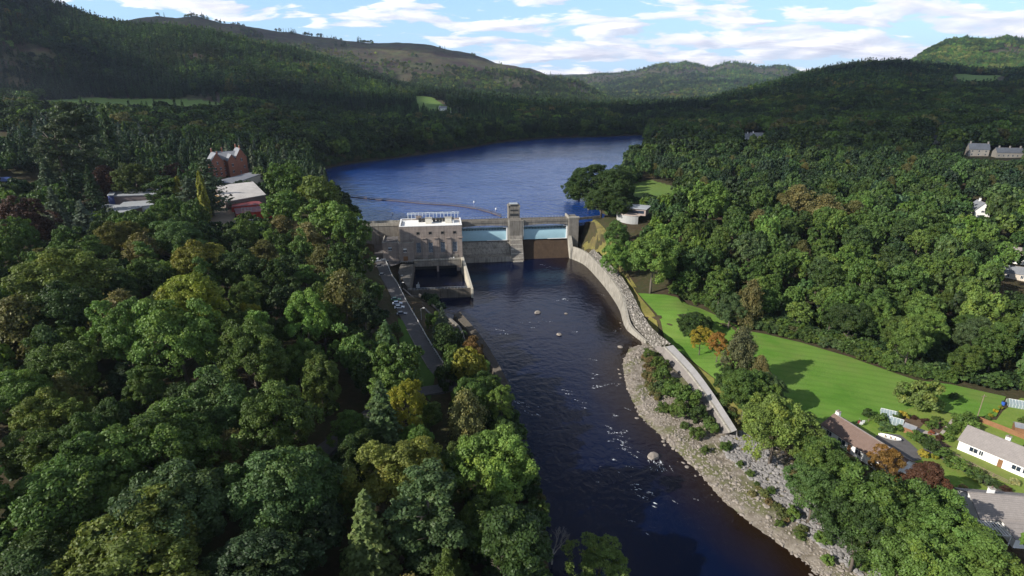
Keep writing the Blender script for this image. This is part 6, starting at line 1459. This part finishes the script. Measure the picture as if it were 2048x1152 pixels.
# timber piles in the yard
for i, (px, py, lb) in enumerate([(448,408,'stack of pale timber planks beside the shingled hall'),(466,447,'stack of pale timber by the lower end of the theatre yard')]):
    x, y = P2(px, py, 26); t = empty('timber_stack', (x, y, gz(x, y)), R(20+60*i), lb, 'timber')
    b = MB()
    for k in range(5): b.box(-2.4,2.4,-1+.42*k,-.65+.42*k,0.2,.9-.1*k)
    b.build('plank', M_woodl, t); b = MB(); b.box(-1.8,-1.5,-1.1,1.1,0,.2); b.box(1.5,1.8,-1.1,1.1,0,.2); b.build('bearer', M_wood, t)
# red sandstone house
x, y, z = -222, 457, 29; sh = empty('sandstone_house', (x, y, gz(x, y)), R(22), 'tall red sandstone mansion with steep gables and chimneys among dark trees', 'house')
def wing(ox, oy, rot, L, Wd, e, rise, chims, wins):
    t = empty('wing', (ox, oy, 0), rot, parent=sh); del_ = house('sandstone_house', 0, 0, 0, 0, L, Wd, e, rise, M_sand, M_slate, '', parent=t, chims=chims, wins=wins); return t
wv = lambda L, e, n, s='f': [(s, -L/2+L*(i+.5)/n, 1.1, 1.5+3.6*r_, 3.3+3.6*r_) for i in range(n) for r_ in range(int((e-1)/3.6))]
wing(-9, -2, R(-72), 13, 9, 12.5, 6.0, [(-5.6,0,2.8),(5.4,1,2.5)], wv(13,12.5,2)+[('r',-1.8,1.2,2,3.8),('r',1.8,1.2,2,3.8),('r',-1.8,1.2,6,7.8),('r',1.8,1.2,6,7.8),('r',0,1.2,10,12)])
wing(8, 3, R(-72), 12, 8, 14.5, 6.5, [(-5,0,2.5),(5,0,2.2)], wv(12,14,2)+[('r',0,1.4,11.5,13.5),('r',-1.6,1.1,2,4),('r',1.6,1.1,6,8)])
wing(-0.5, 4, 0, 20, 9, 13, 5.5, [(-3,0,3.2)], wv(20,13,4)); wing(2, -2, R(-72), 8, 6, 12.5, 4.5, [], [('r',0,1.3,8,10),('r',0,1.3,3,5)])
# concrete building by the right end of the dam
x, y = P2(1266, 440, 21); zb = gz(x, y); vb = empty('viewing_building', (x, y, zb), R(-15), 'low concrete building with curved white retaining wall right of the dam', 'building'); print('vb', x, y, zb)
def arc(r0, a0, a1, n=14): return [(r0*math.cos(R(a0+(a1-a0)*i/n)), r0*math.sin(R(a0+(a1-a0)*i/n))) for i in range(n+1)]
b = MB(); o_ = arc(9.5, 150, 290); i_ = arc(9.0, 150, 290)[::-1]; b.prism(o_+i_, -3, 3.6); b.build('curved_wall', simple('pale_wall',(0.36,0.355,0.34),.85,.12,1), vb)
b = MB(); b.prism(arc(8.98,150,290)+[(6,2),(0,6)], 2.6, 3.0); b.build('terrace', M_concl, vb)
b = MB(); b.prism([(-5.5,-3),(7,-5),(9,5),(-4,6)], 3.02, 6.8); b.build('wall', simple('pinkish_concrete',(0.33,0.26,0.23),.9,.15,1), vb)
b = MB(); b.prism([(-6.3,-3.8),(7.6,-5.9),(9.9,5.8),(-4.8,6.8)], 6.82, 7.2); b.build('roof', M_flat, vb)
b = MB(); b.prism(arc(9.8,150,290)+arc(8.8,150,290)[::-1], 3.62, 4.1); b.build('terrace_edge', simple('pinkish_stone',(0.42,0.34,0.29),.9,.15,1), vb)
b = MB(); b.prism([(-5.3,-3.12),(6,-4.9),(6,-4.95),(-5.3,-3.2)], 4.2, 5.8); b.build('window', M_glass, vb)
# path / wall from the dam's right end
c1 = D2(68.6, 22); c2 = D2(84, 26)
fence('approach_wall', [c1, D2(76,24), c2], 1.2, M_conc, 'low dark concrete wall leading right from the end of the dam', 3.0, True, 'wall', z=20.2, thick=0.25)

# ------------------------------------------------------------------ boom on the reservoir
bl = smooth_line([P2(*p, LAKE) for p in [(680,392),(720,396),(760,400),(800,403),(850,408),(900,411),(940,416),(975,424),(1003,434)]], 6)
t = empty('debris_boom', (bl[0][0], bl[0][1], LAKE)); tag(t, 'curved floating boom with upright stakes on the reservoir behind the dam', 'boom')
b = MB(); b.tube([(a-bl[0][0], c-bl[0][1], 0.12) for a, c in bl], 0.35, 6); b.build('float', simple('brown_float',(0.10,0.075,0.06),.8,.3,1), t)
b = MB(); b.tube([(a-bl[0][0], c-bl[0][1]+1.0, 1.25) for a, c in bl], 0.10, 4); b.build('rail', MATS['brown_float'], t)
k = 0
for i in range(len(bl)-1):
    for f_ in (0, .5):
        a = bl[i][0]*(1-f_)+bl[i+1][0]*f_-bl[0][0]; c = bl[i][1]*(1-f_)+bl[i+1][1]*f_-bl[0][1]; b = MB(); b.tube([(a,c,-1),(a,c,1.7)],.13,5); b.build('stake', MATS['brown_float'], t); k += 1
for px, py, lb in [(785,428,'white-marked buoy on the reservoir left of the powerhouse roof'),(948,405,'small white buoy on the reservoir above the boom'),(992,419,'white buoy left of the gate tower')]:
    x, y = P2(px, py, LAKE); t = empty('buoy', (x, y, LAKE), 0, lb, 'buoy'); b = MB(); b.tube([(0,0,-.3),(0,0,.1),(0,0,.6),(0,0,.9)],.5,8); b.build('float', M_white, t); b = MB(); b.tube([(0,0,.9),(0,0,1.8)],.06,5); b.build('mast', M_steel, t)

# ------------------------------------------------------------------ left bank: fish ladder, wall, rails
def pw(pts, z): return [P2(*p, z) for p in pts]
fo = smooth_line(pw([(838,588),(870,615),(905,642),(922,660),(930,690)], 3.6), 4); fi = smooth_line(pw([(806,582),(838,612),(872,645),(895,668),(903,700)], 3.6), 4)
t = empty('fish_ladder', (0,0,0)); tag(t, 'stepped concrete fish ladder of dark pools beside the bank road', 'fish ladder')
def wallline(ln, w_, z0, z1, name, m, par):
    L = [(p[0], p[1], z1) for p in ln]; a = offs(L, w_/2); c = offs(L, -w_/2); b = MB(); lo_ = lambda q_: [(x,y,z0) for x,y,z in q_]
    b.strip(lo_(c), c); b.strip(c, a); b.strip(a, lo_(a)); b.add([lo_(a)[0], lo_(c)[0], c[0], a[0]], [(0,1,2,3)]); b.add([lo_(a)[-1], lo_(c)[-1], c[-1], a[-1]], [(3,2,1,0)]); return b.build(name, m, par)
wallline(fo, 0.8, -2, 3.9, 'outer_wall', M_conc, t); wallline(fi, 0.8, -2, 5.2, 'inner_wall', M_conc, t)
b = MB(); sl = [(p[0],p[1],1.6) for p in fo]; s2 = [(p[0],p[1],1.6) for p in fi]; b.strip(sl, s2); b.build('pool_water', M_river, t)
for i in range(1, len(fo)-1, 1):
    wallline([fo[i], fi[i]], 0.45, -1, 3.4, 'cross_wall', M_conc, t)
bw = smooth_line([tuple(left_edge[i]) for i in range(2, 6)], 5)
t = empty('bank_wall', (0,0,0)); tag(t, 'sloping brown stone bank wall at the water edge left of the river', 'wall')
L0 = [(p[0],p[1],0.0) for p in bw]; b = MB(); b.strip([(x,y,-1.5) for x,y,z in offs(L0,-0.6)], [(x,y,2.6) for x,y,z in offs(L0,0.9)]) ; b.strip([(x,y,2.6) for x,y,z in offs(L0,0.9)], [(x,y,3.4) for x,y,z in offs(L0,3.4)]); b.build('stone_face', simple('brown_stone_slope',(0.085,0.072,0.056),.9,.4,1.0,bumpd=.1), t)
t = empty('river_rail', (0,0,0)); tag(t, 'pale railing along the river side of the bank road', 'railing')
rl = [p for p in (ra if ra[8][0] > rb[8][0] else rb)]; rl = rl[4:31]; bp = MB(); bo = MB(); bp.tube([(x,y,z+1.1) for x,y,z in rl], .07, 4); bp.tube([(x,y,z+.6) for x,y,z in rl], .05, 4); bp.build('rail', M_white, t)
for a, c in zip(rl[:-1], rl[1:]):
    for f_ in (0, .5): p = [a[j]+(c[j]-a[j])*f_ for j in range(3)]; bo.tube([(p[0],p[1],p[2]-.4),(p[0],p[1],p[2]+1.1)],.06,4)
bo.build('post', M_steel, t)
wallline([p[:2] for p in (rb if ra[8][0] > rb[8][0] else ra)][18:31], .35, 3, 6.7, 'kerb_wall', M_conc, None); bpy.data.objects['kerb_wall'].name = 'road_kerb'; tag(bpy.data.objects['road_kerb'], 'low concrete kerb wall on the wood side of the bank road', 'wall')
for px, py, lb in [(803,590,'lamp post at the top of the fish ladder'),(843,640,'lamp post halfway down the bank road railing'),(880,690,'lamp post near the lower bend of the bank road'),(800,560,'lamp post closest to the powerhouse yard')]:
    x, y = P2(px, py, 5.5); pole_lamp(x, y, gz(x, y), 5.0, lab=lb)

# ------------------------------------------------------------------ vehicles and people
def car(x, y, z, rot, L, Wd, H, col, label, name='parked_car', cat='car', van=False, grp='cars parked below the powerhouse'):
    t = empty(name, (x, y, z), rot, label, cat, grp); paint = simple('paint_'+cat+str(abs(hash(col))%9999), col, 0.3, 0.04, 2, 0, 0.6)
    hb = H*0.55; pr = [(-L/2,.35),(-L/2,hb*.9),(-L/2+.15,hb),(L/2-1.1,hb),(L/2-.1,hb*.8),(L/2,.55),(L/2,.35)]
    n = len(pr); b = MB(); vs = [(a,-Wd/2,c) for a,c in pr]+[(a,Wd/2,c) for a,c in pr]; b.add(vs, [tuple(range(n)), tuple(range(2*n-1,n-1,-1))]+[(i,i+n,(i+1)%n+n,(i+1)%n) for i in range(n)]); b.build('body', paint, t, bevel=0.05)
    x0, x1 = (-L/2+.1, L/2-1.2) if van else (-L/2+.5, L/2-1.3); s = .12; b = MB(); w2 = Wd/2-.06
    b.add([(x0,-w2,hb),(x1,-w2,hb),(x1,w2,hb),(x0,w2,hb),(x0+.35,-w2+s,H-.06),(x1-.6,-w2+s,H-.06),(x1-.6,w2-s,H-.06),(x0+.35,w2-s,H-.06)],[(0,1,5,4),(1,2,6,5),(2,3,7,6),(3,0,4,7)]); b.build('window_glass', M_glass, t)
    b = MB(); b.box(x0+.33,x1-.58,-w2+s-.02,w2-s+.02,H-.06,H); 
    if van: b.box(x0,x1-1.0,-w2-.03,w2+.03,hb,H-.062)
    b.build('roof', paint, t)
    for sx in (-L/2+.8, L/2-.85):
        for sy in (-Wd/2+.08, Wd/2-.08): b = MB(); b.tube([(sx,sy-.1,.33),(sx,sy+.1,.33)],.33,10); b.build('wheel', M_dark, t)
    for sy in (-.55,.55): b = MB(); b.box(L/2-.04,L/2+.03,sy-.16,sy+.16,.6,.75); b.build('headlight', M_white, t)
    return t
def onyard(px, py, z=YZ): x, y = P2(px, py, z+.01); return x, y, z+.01
car(*onyard(755,524), R(25), 5.2, 2.0, 2.1, (0.85,0.85,0.85), 'white van parked in the yard left of the powerhouse', 'parked_van', 'van', True, None)
car(*onyard(768,523), R(20), 4.4, 1.8, 1.45, (0.30,0.34,0.38), 'grey-blue car right beside the white van', grp=None)
cs = [((792,603),(0.05,0.18,0.08),'dark green car at the top of the row beside the bank road'),((795,610),(0.55,0.62,0.72),'pale blue-white car second from the top of the roadside row'),((799,618),(0.7,0.72,0.75),'silver white car in the middle of the roadside row'),((804,631),(0.14,0.15,0.18),'dark grey car at the lower end of the roadside row'),((760,538),(0.45,0.40,0.34),'beige car in the shade just below the yard'),((766,552),(0.38,0.36,0.33),'grey car in the shade below the beige one')]
for (px, py), c, lb in cs:
    x, y = P2(px, py, 6.3); car(x, y, gz(x, y)+.12, R(10), 4.2, 1.75, 1.45, c, lb)
car(*P2(10,358,36), gz(*P2(10,358,36))+.1, R(12), 11, 2.5, 3.0, (0.10,0.16,0.42), 'long blue and white vehicle at the far left edge', 'coach', 'coach', True, None)
M_skin = simple('skin', (0.45,0.28,0.2), .6, .05)
def person(x, y, z, rot, top, legs, label, walk=0.15):
    t = empty('person', (x, y, z), rot, label, 'person', None)
    V = [(0,0,.92),(0,0,1.18),(0,0,1.42),(0,0,1.52),(0,.01,1.64),(0,.01,1.74), (-.1,0,.88),(-.11,walk,.48),(-.11,walk*1.2-.04,.07),(-.11,walk*1.2+.12,.04), (.1,0,.88),(.11,-walk*.3,.48),(.11,-walk*1.3,.08),(.11,-walk*1.3+.15,.04), (-.19,0,1.40),(-.25,-.06,1.14),(-.25,.05,.9),(-.25,.1,.8), (.19,0,1.40),(.25,.06,1.14),(.25,.14,.92),(.25,.18,.82)]
    E = [(0,1),(1,2),(2,3),(3,4),(4,5),(0,6),(6,7),(7,8),(8,9),(0,10),(10,11),(11,12),(12,13),(2,14),(14,15),(15,16),(16,17),(2,18),(18,19),(19,20),(20,21)]
    Rr = [.14,.15,.14,.06,.1,.08,.09,.065,.04,.035,.09,.065,.04,.035,.06,.045,.035,.03,.06,.045,.035,.03]
    me = bpy.data.meshes.new('body'); me.from_pydata(V, E, []); o = link('body', me, t); o.modifiers.new('skin', 'SKIN'); o.modifiers.new('sub', 'SUBSURF').levels = 1
    for i, r_ in enumerate(Rr): me.skin_vertices[0].data[i].radius = (r_, r_)
    me.skin_vertices[0].data[0].use_root = True; me.materials.append(simple('cloth_%d' % int(top[0]*100), top, .8, .1, 4))
    b = MB(); b.tube([(0,.0,1.66),(0,0,1.74),(0,0,1.80)],.105,8,.05); b.build('hair', M_dark, t)
    b = MB(); b.tube([(-.11,walk*.5,.7),(-.1,0,.93),(.1,0,.93),(.11,-walk*.2,.7)],.12,8); b.build('trousers', simple('trousers', legs, .8, .1, 4), t)
rz_ = gz(*P2(828,625,6))+.5
for px, py, c, lb in [(824,624,(.5,.32,.15),'person in a tan top at the bank road railing'),(829,622,(.08,.08,.1),'person in dark clothes leaning by the railing, right of the tan one'),(868,688,(.35,.10,.08),'person in red-brown walking down the bank road'),(873,690,(.1,.12,.2),'person in dark blue walking beside the red-brown one')]:
    x, y = P2(px, py, 6.0); person(x, y, gz(x, y)+.3, random.uniform(0,6), c, (.05,.05,.08), lb)

# ------------------------------------------------------------------ rocks, gravel, foam
def rockmesh(seed, m, flat=0.7, name='rock'):
    r = np.random.default_rng(seed); import bmesh; bm = bmesh.new(); bmesh.ops.create_icosphere(bm, subdivisions=2, radius=1.0)
    dirs = unit(r.normal(0, 1, (9, 3))); dd = r.uniform(0.55, 0.9, 9)
    for v in bm.verts:
        c = np.array(v.co)
        for d_, k_ in zip(dirs, dd):
            e = c@d_-k_
            if e > 0: c = c-d_*e
        v.co = Vector(c*np.array([1, r.uniform(.98,1.02), flat]))
    me = bpy.data.meshes.new(name); bm.to_mesh(me); bm.free(); me.materials.append(m); return me
RK = [rockmesh(300+k, M_rock, .6) for k in range(4)] + [rockmesh(310+k, M_rockg, .75) for k in range(4)]
W_R = protocol('stone_parts', RK)
def foamf(q):
    p = pos(q); n = q.noise(p, 1.6, 5, 0.7); d = q.n('ShaderNodeBsdfDiffuse', i={'Color': (0.75, 0.78, 0.82, 1)}); t_ = q.n('ShaderNodeBsdfTransparent'); m = q.n('ShaderNodeMixShader', i={0: q.ramp(n, [(0.50, 0.0), (0.60, 1.0)])}); q.nt.links.new(t_.outputs[0], m.inputs[1]); q.nt.links.new(d.outputs[0], m.inputs[2]); out(q, m.outputs[0])
M_foam = mat('foam', foamf)
fm = MB(); rf_ = random.Random(9)
def foam(px, py, L, wd, ang, n):
    x, y = P2(px, py, 0)
    for _ in range(int(n*.6)):
        a = ang + rf_.gauss(0, .25); s = rf_.gauss(0, L*.5); o_ = rf_.gauss(0, wd); cx = x+math.cos(ang)*s-math.sin(ang)*o_; cy = y+math.sin(ang)*s+math.cos(ang)*o_; l = rf_.uniform(.35, 1.5); w_ = rf_.uniform(.06, .20)
        k = 7; ph = rf_.uniform(0, 6); pts = [(cx+math.cos(a)*l*math.cos(6.283*i/k)-math.sin(a)*w_*math.sin(6.283*i/k)*rf_.uniform(.5,1.2), cy+math.sin(a)*l*math.cos(6.283*i/k)+math.cos(a)*w_*math.sin(6.283*i/k), .06+rf_.uniform(0,.05)) for i in range(k)]; fm.add(pts, [tuple(range(k))])
for a in [(1010,764,3,.7,-.2,14),(1050,808,7,.5,-.5,16),(1075,830,4,.5,-.6,8),(1190,752,2,1,0,9),(1197,772,3,1,-.3,12),(1222,770,3,.6,.1,9),(1180,720,3,1,0,5),(1235,870,3,1.5,-.4,26),(1250,890,4,1.2,-.6,18),(1222,862,2,1,0,10),(1262,905,3,1,-.8,8),(1285,985,2,1.2,-.5,10),(1272,975,2,1,-.3,8),
          (1300,1000,3,1.2,-.7,9),(1240,940,4,2.5,-.6,8),(1210,920,4,3,-.4,5),(1300,1060,4,3,-.4,6),(1180,960,5,3,-.5,4),(1130,780,4,1.5,-.2,5),(995,660,3,.5,-.3,7),(1000,668,3,.4,0,5),(1120,600,6,1.2,.5,10),(1140,598,5,1,.4,8),(1085,640,6,2,0,10),(1060,650,4,2,0,8),(1150,665,3,.3,0,7),(1230,830,3,1,-.7,7),(1165,800,5,2,-.4,6),(1095,535,5,.3,.9,7),(1085,530,3,.3,-.3,5),
          (1205,590,1.5,.5,-.3,4),(1232,662,2,.5,-.3,6),(1310,925,1.2,1.6,-1.5,30),(1312,940,.8,2,-1.5,22),(880,578,6,.4,0,8),(900,580,5,.4,0,8),(1350,1010,5,3,-.7,4),(1255,820,2,.8,-.9,4)]: foam(*a)
fo_ = fm.build('foam', M_foam); fo_['kind'] = 'stuff'; fo_['label'] = 'white foam streaks and riffles scattered over the river'
def rock(px, py, r_, label, m=0, z=0.0, grp='rocks standing in the river'):
    x, y = P2(px, py, z); o = link('rock', RK[m]); o.location = (x, y, z+r_*.15); o.scale = (r_, r_*.8, r_*.8); o.rotation_euler = (0, 0, random.uniform(0, 6)); tag(o, label, 'rock', grp)
for i, a in enumerate([(1075,626,1.7,'largest brown rock in the river below the dam'),(1132,628,.9,'small rock right of the largest river rock'),(1118,670,1.3,'pale rock below the two upper river rocks'),(1307,915,2.0,'white-water rock alone in the lower river'),(1203,548,1.1,'pale rock below the right spillway'),(1240,695,1.2,'rock at the tip of the gravel bar')]): rock(*a, m=i % 4)
# scattered stones on the bar: stuff
gx = rs.uniform(10, 95, 60000); gy = rs.uniform(50, 260, 60000); dr_ = dist(gx, gy, RV, True); ins_ = inpoly(gx, gy, RV); rgt = gx > np.interp(gy, [0,91,160,255,330], [45,36,20,10,0]); low_y = gy < 232
dd_ = np.where(ins_, -dr_, dr_); nz_ = vnoise(gx, gy, 9, 77, 4)
ok = rgt & low_y & (dd_ > -1.6+nz_*1.5) & (dd_ < 24) & ~inpoly(gx, gy, lawn_poly) & (dist(gx, gy, lawn_poly, True) > 6) & (rs.random(60000) < np.where(dd_ < 7, .8, .34)*np.where(nz_ > .15, .3, 1)) & ~inpoly(gx, gy, [p[:2] for p in A1]+[p[:2] for p in A3][::-1]) & (dist(gx, gy, [p[:2] for p in A2]) > 2.2) & ~inpoly(gx, gy, [p[:2] for p in lo]+[p[:2] for p in hi][::-1])
gx, gy, dd_ = gx[ok], gy[ok], dd_[ok]; n_ = len(gx); s_ = rs.uniform(.14, .42, n_)*np.where(rs.random(n_) < .05, 2.0, 1)
so = wood('gravel_stones', np.c_[gx, gy, np.maximum(ground(gx, gy), -.25)+.05], rs.integers(0, 4, n_), np.c_[s_, s_*rs.uniform(.6,1,n_), s_*rs.uniform(.6,1,n_)], rs.uniform(0, 6.28, n_), np.ones((n_,3)), W_R); tag(so, 'pale stones strewn over the gravel bar', 'stones', kind='stuff')
# boulder bank
bp_ = [P2(*p,3) for p in [(1440,868),(1480,862),(1515,880),(1560,925),(1610,975),(1650,1020),(1720,1085),(1790,1130),(1750,1152),(1690,1115),(1620,1060),(1560,1005),(1500,945),(1455,905)]]
bx = rs.uniform(30, 100, 30000); by = rs.uniform(80, 150, 30000); ok = inpoly(bx, by, bp_) & (rs.random(30000) < .55); bx, by = bx[ok], by[ok]; n_ = len(bx); s_ = rs.uniform(.25, .75, n_); print('stones', len(gx), n_)
so = wood('boulder_bank', np.c_[bx, by, ground(bx, by)+.15], rs.integers(4, 8, n_), np.c_[s_*1.2, s_*.9, s_], rs.uniform(0, 6.28, n_), np.ones((n_,3)), W_R); tag(so, 'bank of tumbled grey boulders below the bungalows', 'boulders', kind='stuff')
# bushes on the bar and the hedge along the lawn
for a in [(905,735,50,'green','green bush between the bank road end and the river'),(925,765,56,'olive','olive bush below the yellow tree by the river'),(960,750,44,'bright','bright bush on the bank wall left of the river'),(985,785,40,'dark','dark bush at the water edge below the bank wall'),(900,775,60,'dark','dark bush at the lower bend of the bank road'),(870,660,40,'green','green bush beside the fish ladder'),(912,700,40,'dark','dark bush below the end of the fish ladder')]: gshrub(*a, ratio=.9, grp='bushes between bank road and river', z=5.0)
for a in [(1297,712,34,'olive','low olive bush at the upper tip of the bar'),(1318,735,44,'olive','olive bush second from the top of the bar'),(1340,758,50,'green','green bush on the bar, just left of the slab facing'),(1362,790,66,'green','wide green bush in the middle of the bar bushes'),(1388,812,80,'green','largest green bush on the bar'),(1372,830,60,'olive','olive bush at the foot of the largest bar bush'),(1412,838,54,'dark','dark bush right of the largest bar bush'),(1438,862,44,'green','green bush at the lower end of the slab facing'),
          (1408,872,44,'olive','olive bush at the lower left of the bar bushes'),(1340,820,36,'olive','small olive bush near the water side of the bar'),(1450,898,36,'green','bush where the grey boulders begin'),(1320,775,34,'grey','grey bush on the stones by the water'),(1585,1030,42,'bright','bright bush in the lower boulders'),(1645,1080,46,'bright','bright round bush at the lower end of the bar'),(1700,1092,36,'green','green bush below the boulders, lower right'),(1655,1120,36,'bright','last bright bush beside the lower water edge'),
          (1500,950,24,'olive','small olive bush among the pale stones'),(1540,985,26,'green','small green bush between stones and boulders'),(1425,900,26,'olive','small olive bush on pale stones above the boulders'),(1720,1130,60,'green','wide green bush at the bottom edge right of the bar'),(1480,930,22,'olive','low olive scrub on the stones left of the boulders'),(1560,1045,26,'olive','low olive scrub on the lower bar'),(1600,1070,30,'olive','patch of olive scrub near the bottom of the bar')]:
    gshrub(a[0]-16 if 1330 < a[0] < 1445 else a[0], a[1]+3, a[2]*0.8, *a[3:], ratio=0.66, grp='bushes growing on the gravel bar', z=1.5)
hl = [P2(*p,6) for p in [(1345,600),(1390,612),(1440,632),(1500,660),(1560,676),(1620,690),(1680,706),(1740,728),(1800,750),(1850,762),(1905,772)]]
hs = smooth_line(hl, 6); k = 0
for row in range(2):
    for i, p in enumerate(hs):
        nx, ny = 0.35, 0.94; off_ = 2.0+3.6*row+random.uniform(-.6,.6); x = p[0]+nx*off_+random.uniform(-1,1); y = p[1]+ny*off_+random.uniform(-.5,.5)
        r_ = random.uniform(2.0,3.0)*(1+.25*row); c = random.choice(['grey','green','olive','dark','green']); plant('bush' if random.random() < .6 else 'scrub', x, y, r_, r_*random.uniform(.9,1.35), tuple(np.array(C_[c])*random.uniform(.85,1.2)),
              '%s%s hedge bush, %s row, %s' % ({'grey':'grey-green','green':'green','olive':'olive','dark':'dark'}[c], ' large' if r_ > 2.8 else '', ['front','back'][row], place(x, y, 7)), 'bushes forming the hedge along the upper lawn edge'); k += 1

# rough grass and scrub on the bar
tx = rs.uniform(10, 95, 30000); ty = rs.uniform(50, 232, 30000); td = dist(tx, ty, RV, True); tn_ = vnoise(tx, ty, 11, 177, 4)
ok = (tx > np.interp(ty, [0,91,160,255,330], [45,36,20,10,0])) & ~inpoly(tx, ty, RV) & (td > 6.5) & (td < 26) & (tn_ > 0.0) & (rs.random(30000) < .3) & ~inpoly(tx, ty, bp_) & ~inpoly(tx, ty, [p[:2] for p in A1]+[p[:2] for p in A3][::-1]) & (dist(tx, ty, [p[:2] for p in A2]) > 2.6) & ~inpoly(tx, ty, [p[:2] for p in lo]+[p[:2] for p in hi][::-1]) & ~inpoly(tx, ty, lawn_poly) & (dist(tx, ty, lawn_poly, True) > 6)
tx, ty = tx[ok], ty[ok]; n_ = len(tx); th = rs.uniform(.35, 1.5, n_)/8.0*np.where(rs.random(n_) < .12, 1.7, 1); print('tufts', n_)
tc = np.stack([np.array(c) for c in ((.10,.12,.04),(.15,.14,.055),(.07,.11,.03),(.17,.13,.06))])[rs.choice(4, n_, p=[.35,.25,.25,.15])]*rs.uniform(.8,1.2,(n_,1))
so = wood('bar_scrub', np.c_[tx, ty, ground(tx, ty)-th*3.4], rs.integers(0, 4, n_), np.c_[th*1.3, th*1.3, th], rs.uniform(0, 6.28, n_), tc, W_B); tag(so, 'low weeds and rough grass growing among the stones of the bar', 'weeds', kind='stuff')
# ------------------------------------------------------------------ clouds out of the picture that shade the hills
def cloudf(q):
    d = q.n('ShaderNodeBsdfDiffuse', i={'Color': (0.85, 0.86, 0.88, 1)}); t = q.n('ShaderNodeBsdfTransparent', i={'Color': (1, 1, 1, 1)})
    m = q.n('ShaderNodeMixShader', i={0: 0.70}); q.nt.links.new(t.outputs[0], m.inputs[1]); q.nt.links.new(d.outputs[0], m.inputs[2]); out(q, m.outputs[0])
M_cloud = mat('cloud', cloudf)
CALT = 1000.0; coff = np.array(SUN_DIR)*CALT/math.tan(SUN_EL)
def cloud(foot, seed):
    """a thick lumpy cloud whose shade falls on the plan outline `foot`"""
    pl = [(a+coff[0], b_+coff[1]) for a, b_ in foot]; xs = [p[0] for p in pl]; ys = [p[1] for p in pl]; s = 26.0
    gx, gy = np.meshgrid(np.arange(min(xs)-150, max(xs)+150, s), np.arange(min(ys)-150, max(ys)+150, s)); sh = gx.shape; x = gx.ravel(); y = gy.ravel()
    d = dist(x, y, pl, True)*np.where(inpoly(x, y, pl), 1, -1) + 190*vnoise(x, y, 380, seed, 5)
    th = np.sqrt(np.clip(d, 0, 260)/260); top = CALT+20+th*190*(1+0.5*vnoise(x, y, 140, seed+1, 4)); bot = CALT-th*45*(1+0.5*vnoise(x, y, 140, seed+2, 4))
    ins = (d > 0).reshape(sh); n = len(x); V = np.vstack([np.c_[x, y, top], np.c_[x, y, bot]]); m = ins[:-1,:-1]&ins[1:,:-1]&ins[1:,1:]&ins[:-1,1:]
    I = np.arange(n).reshape(sh); a, b_, c, e = I[:-1,:-1][m], I[:-1,1:][m], I[1:,1:][m], I[1:,:-1][m]
    Fq = np.vstack([np.c_[a, b_, c, e], np.c_[e, c, b_, a]+n])
    me = npmesh('cloud', V, Fq, [M_cloud], True); o = link('cloud', me); o['kind'] = 'structure'; return o
cloud([(-1900,1180),(-480,1130),(-330,800),(-200,660),(150,600),(420,480),(1500,430),(2600,700),(2300,1700),(1300,1900),(650,1500),(100,1450),(-250,1330),(-760,1350),(-900,2050),(-2600,2100)], 61)
cloud([(-2400,2950),(-900,3000),(0,3120),(520,3300),(300,3950),(-2400,3950)], 71)
# ------------------------------------------------------------------ haze
hz = MB(); hz.box(-9000, 9000, -300, 14500, -12, 840)
def hazef(q):
    v = q.n('ShaderNodeVolumePrincipled', i={'Color': (0.62, 0.74, 0.95, 1), 'Density': 0.00004, 'Anisotropy': 0.2}); o = q.n('ShaderNodeOutputMaterial'); q.nt.links.new(v.outputs[0], o.inputs['Volume'])
ho = hz.build('haze', mat('haze', hazef)); ho['kind'] = 'stuff'; ho['label'] = 'thin blue haze in the valley air'

# ------------------------------------------------------------------ say which one, where look and landmark alone leave a tie
by = {}
for o in list(COL.objects):
    if o.parent is None and 'label' in o.keys() and 'kind' not in o.keys(): by.setdefault(o['label'], []).append(o)
NUM = ['two', 'three', 'four', 'five', 'six', 'seven', 'eight']; ORD = ['first', 'second', 'third', 'fourth', 'fifth', 'sixth', 'seventh', 'eighth', 'ninth', 'tenth', 'eleventh', 'twelfth', 'thirteenth', 'fourteenth', 'fifteenth', 'sixteenth', 'seventeenth', 'eighteenth', 'nineteenth', 'twentieth']
for lb, os_ in by.items():
    n = len(os_)
    if 1 < n <= 20:
        os_.sort(key=lambda o: proj(*o.location)[0]); base = lb
        for i, o in enumerate(os_):
            o['label'] = base + (', %s of two' % ['left', 'right'][i] if n == 2 else ', %s from left' % ORD[i])
            for w_ in ('the ', 'tall ', ' tree', 'dark '):
                if len(o['label'].split()) > 16: o['label'] = o['label'].replace(w_, ' ' if w_ != ' tree' else '', 9).replace('  ', ' ').strip()
for o in COL.objects:
    if o.parent is None and 'label' in o.keys():
        for w_ in ('hedge ', 'the ', 'well ', 'just '):
            if len(o['label'].split()) > 16: o['label'] = o['label'].replace(w_, '')
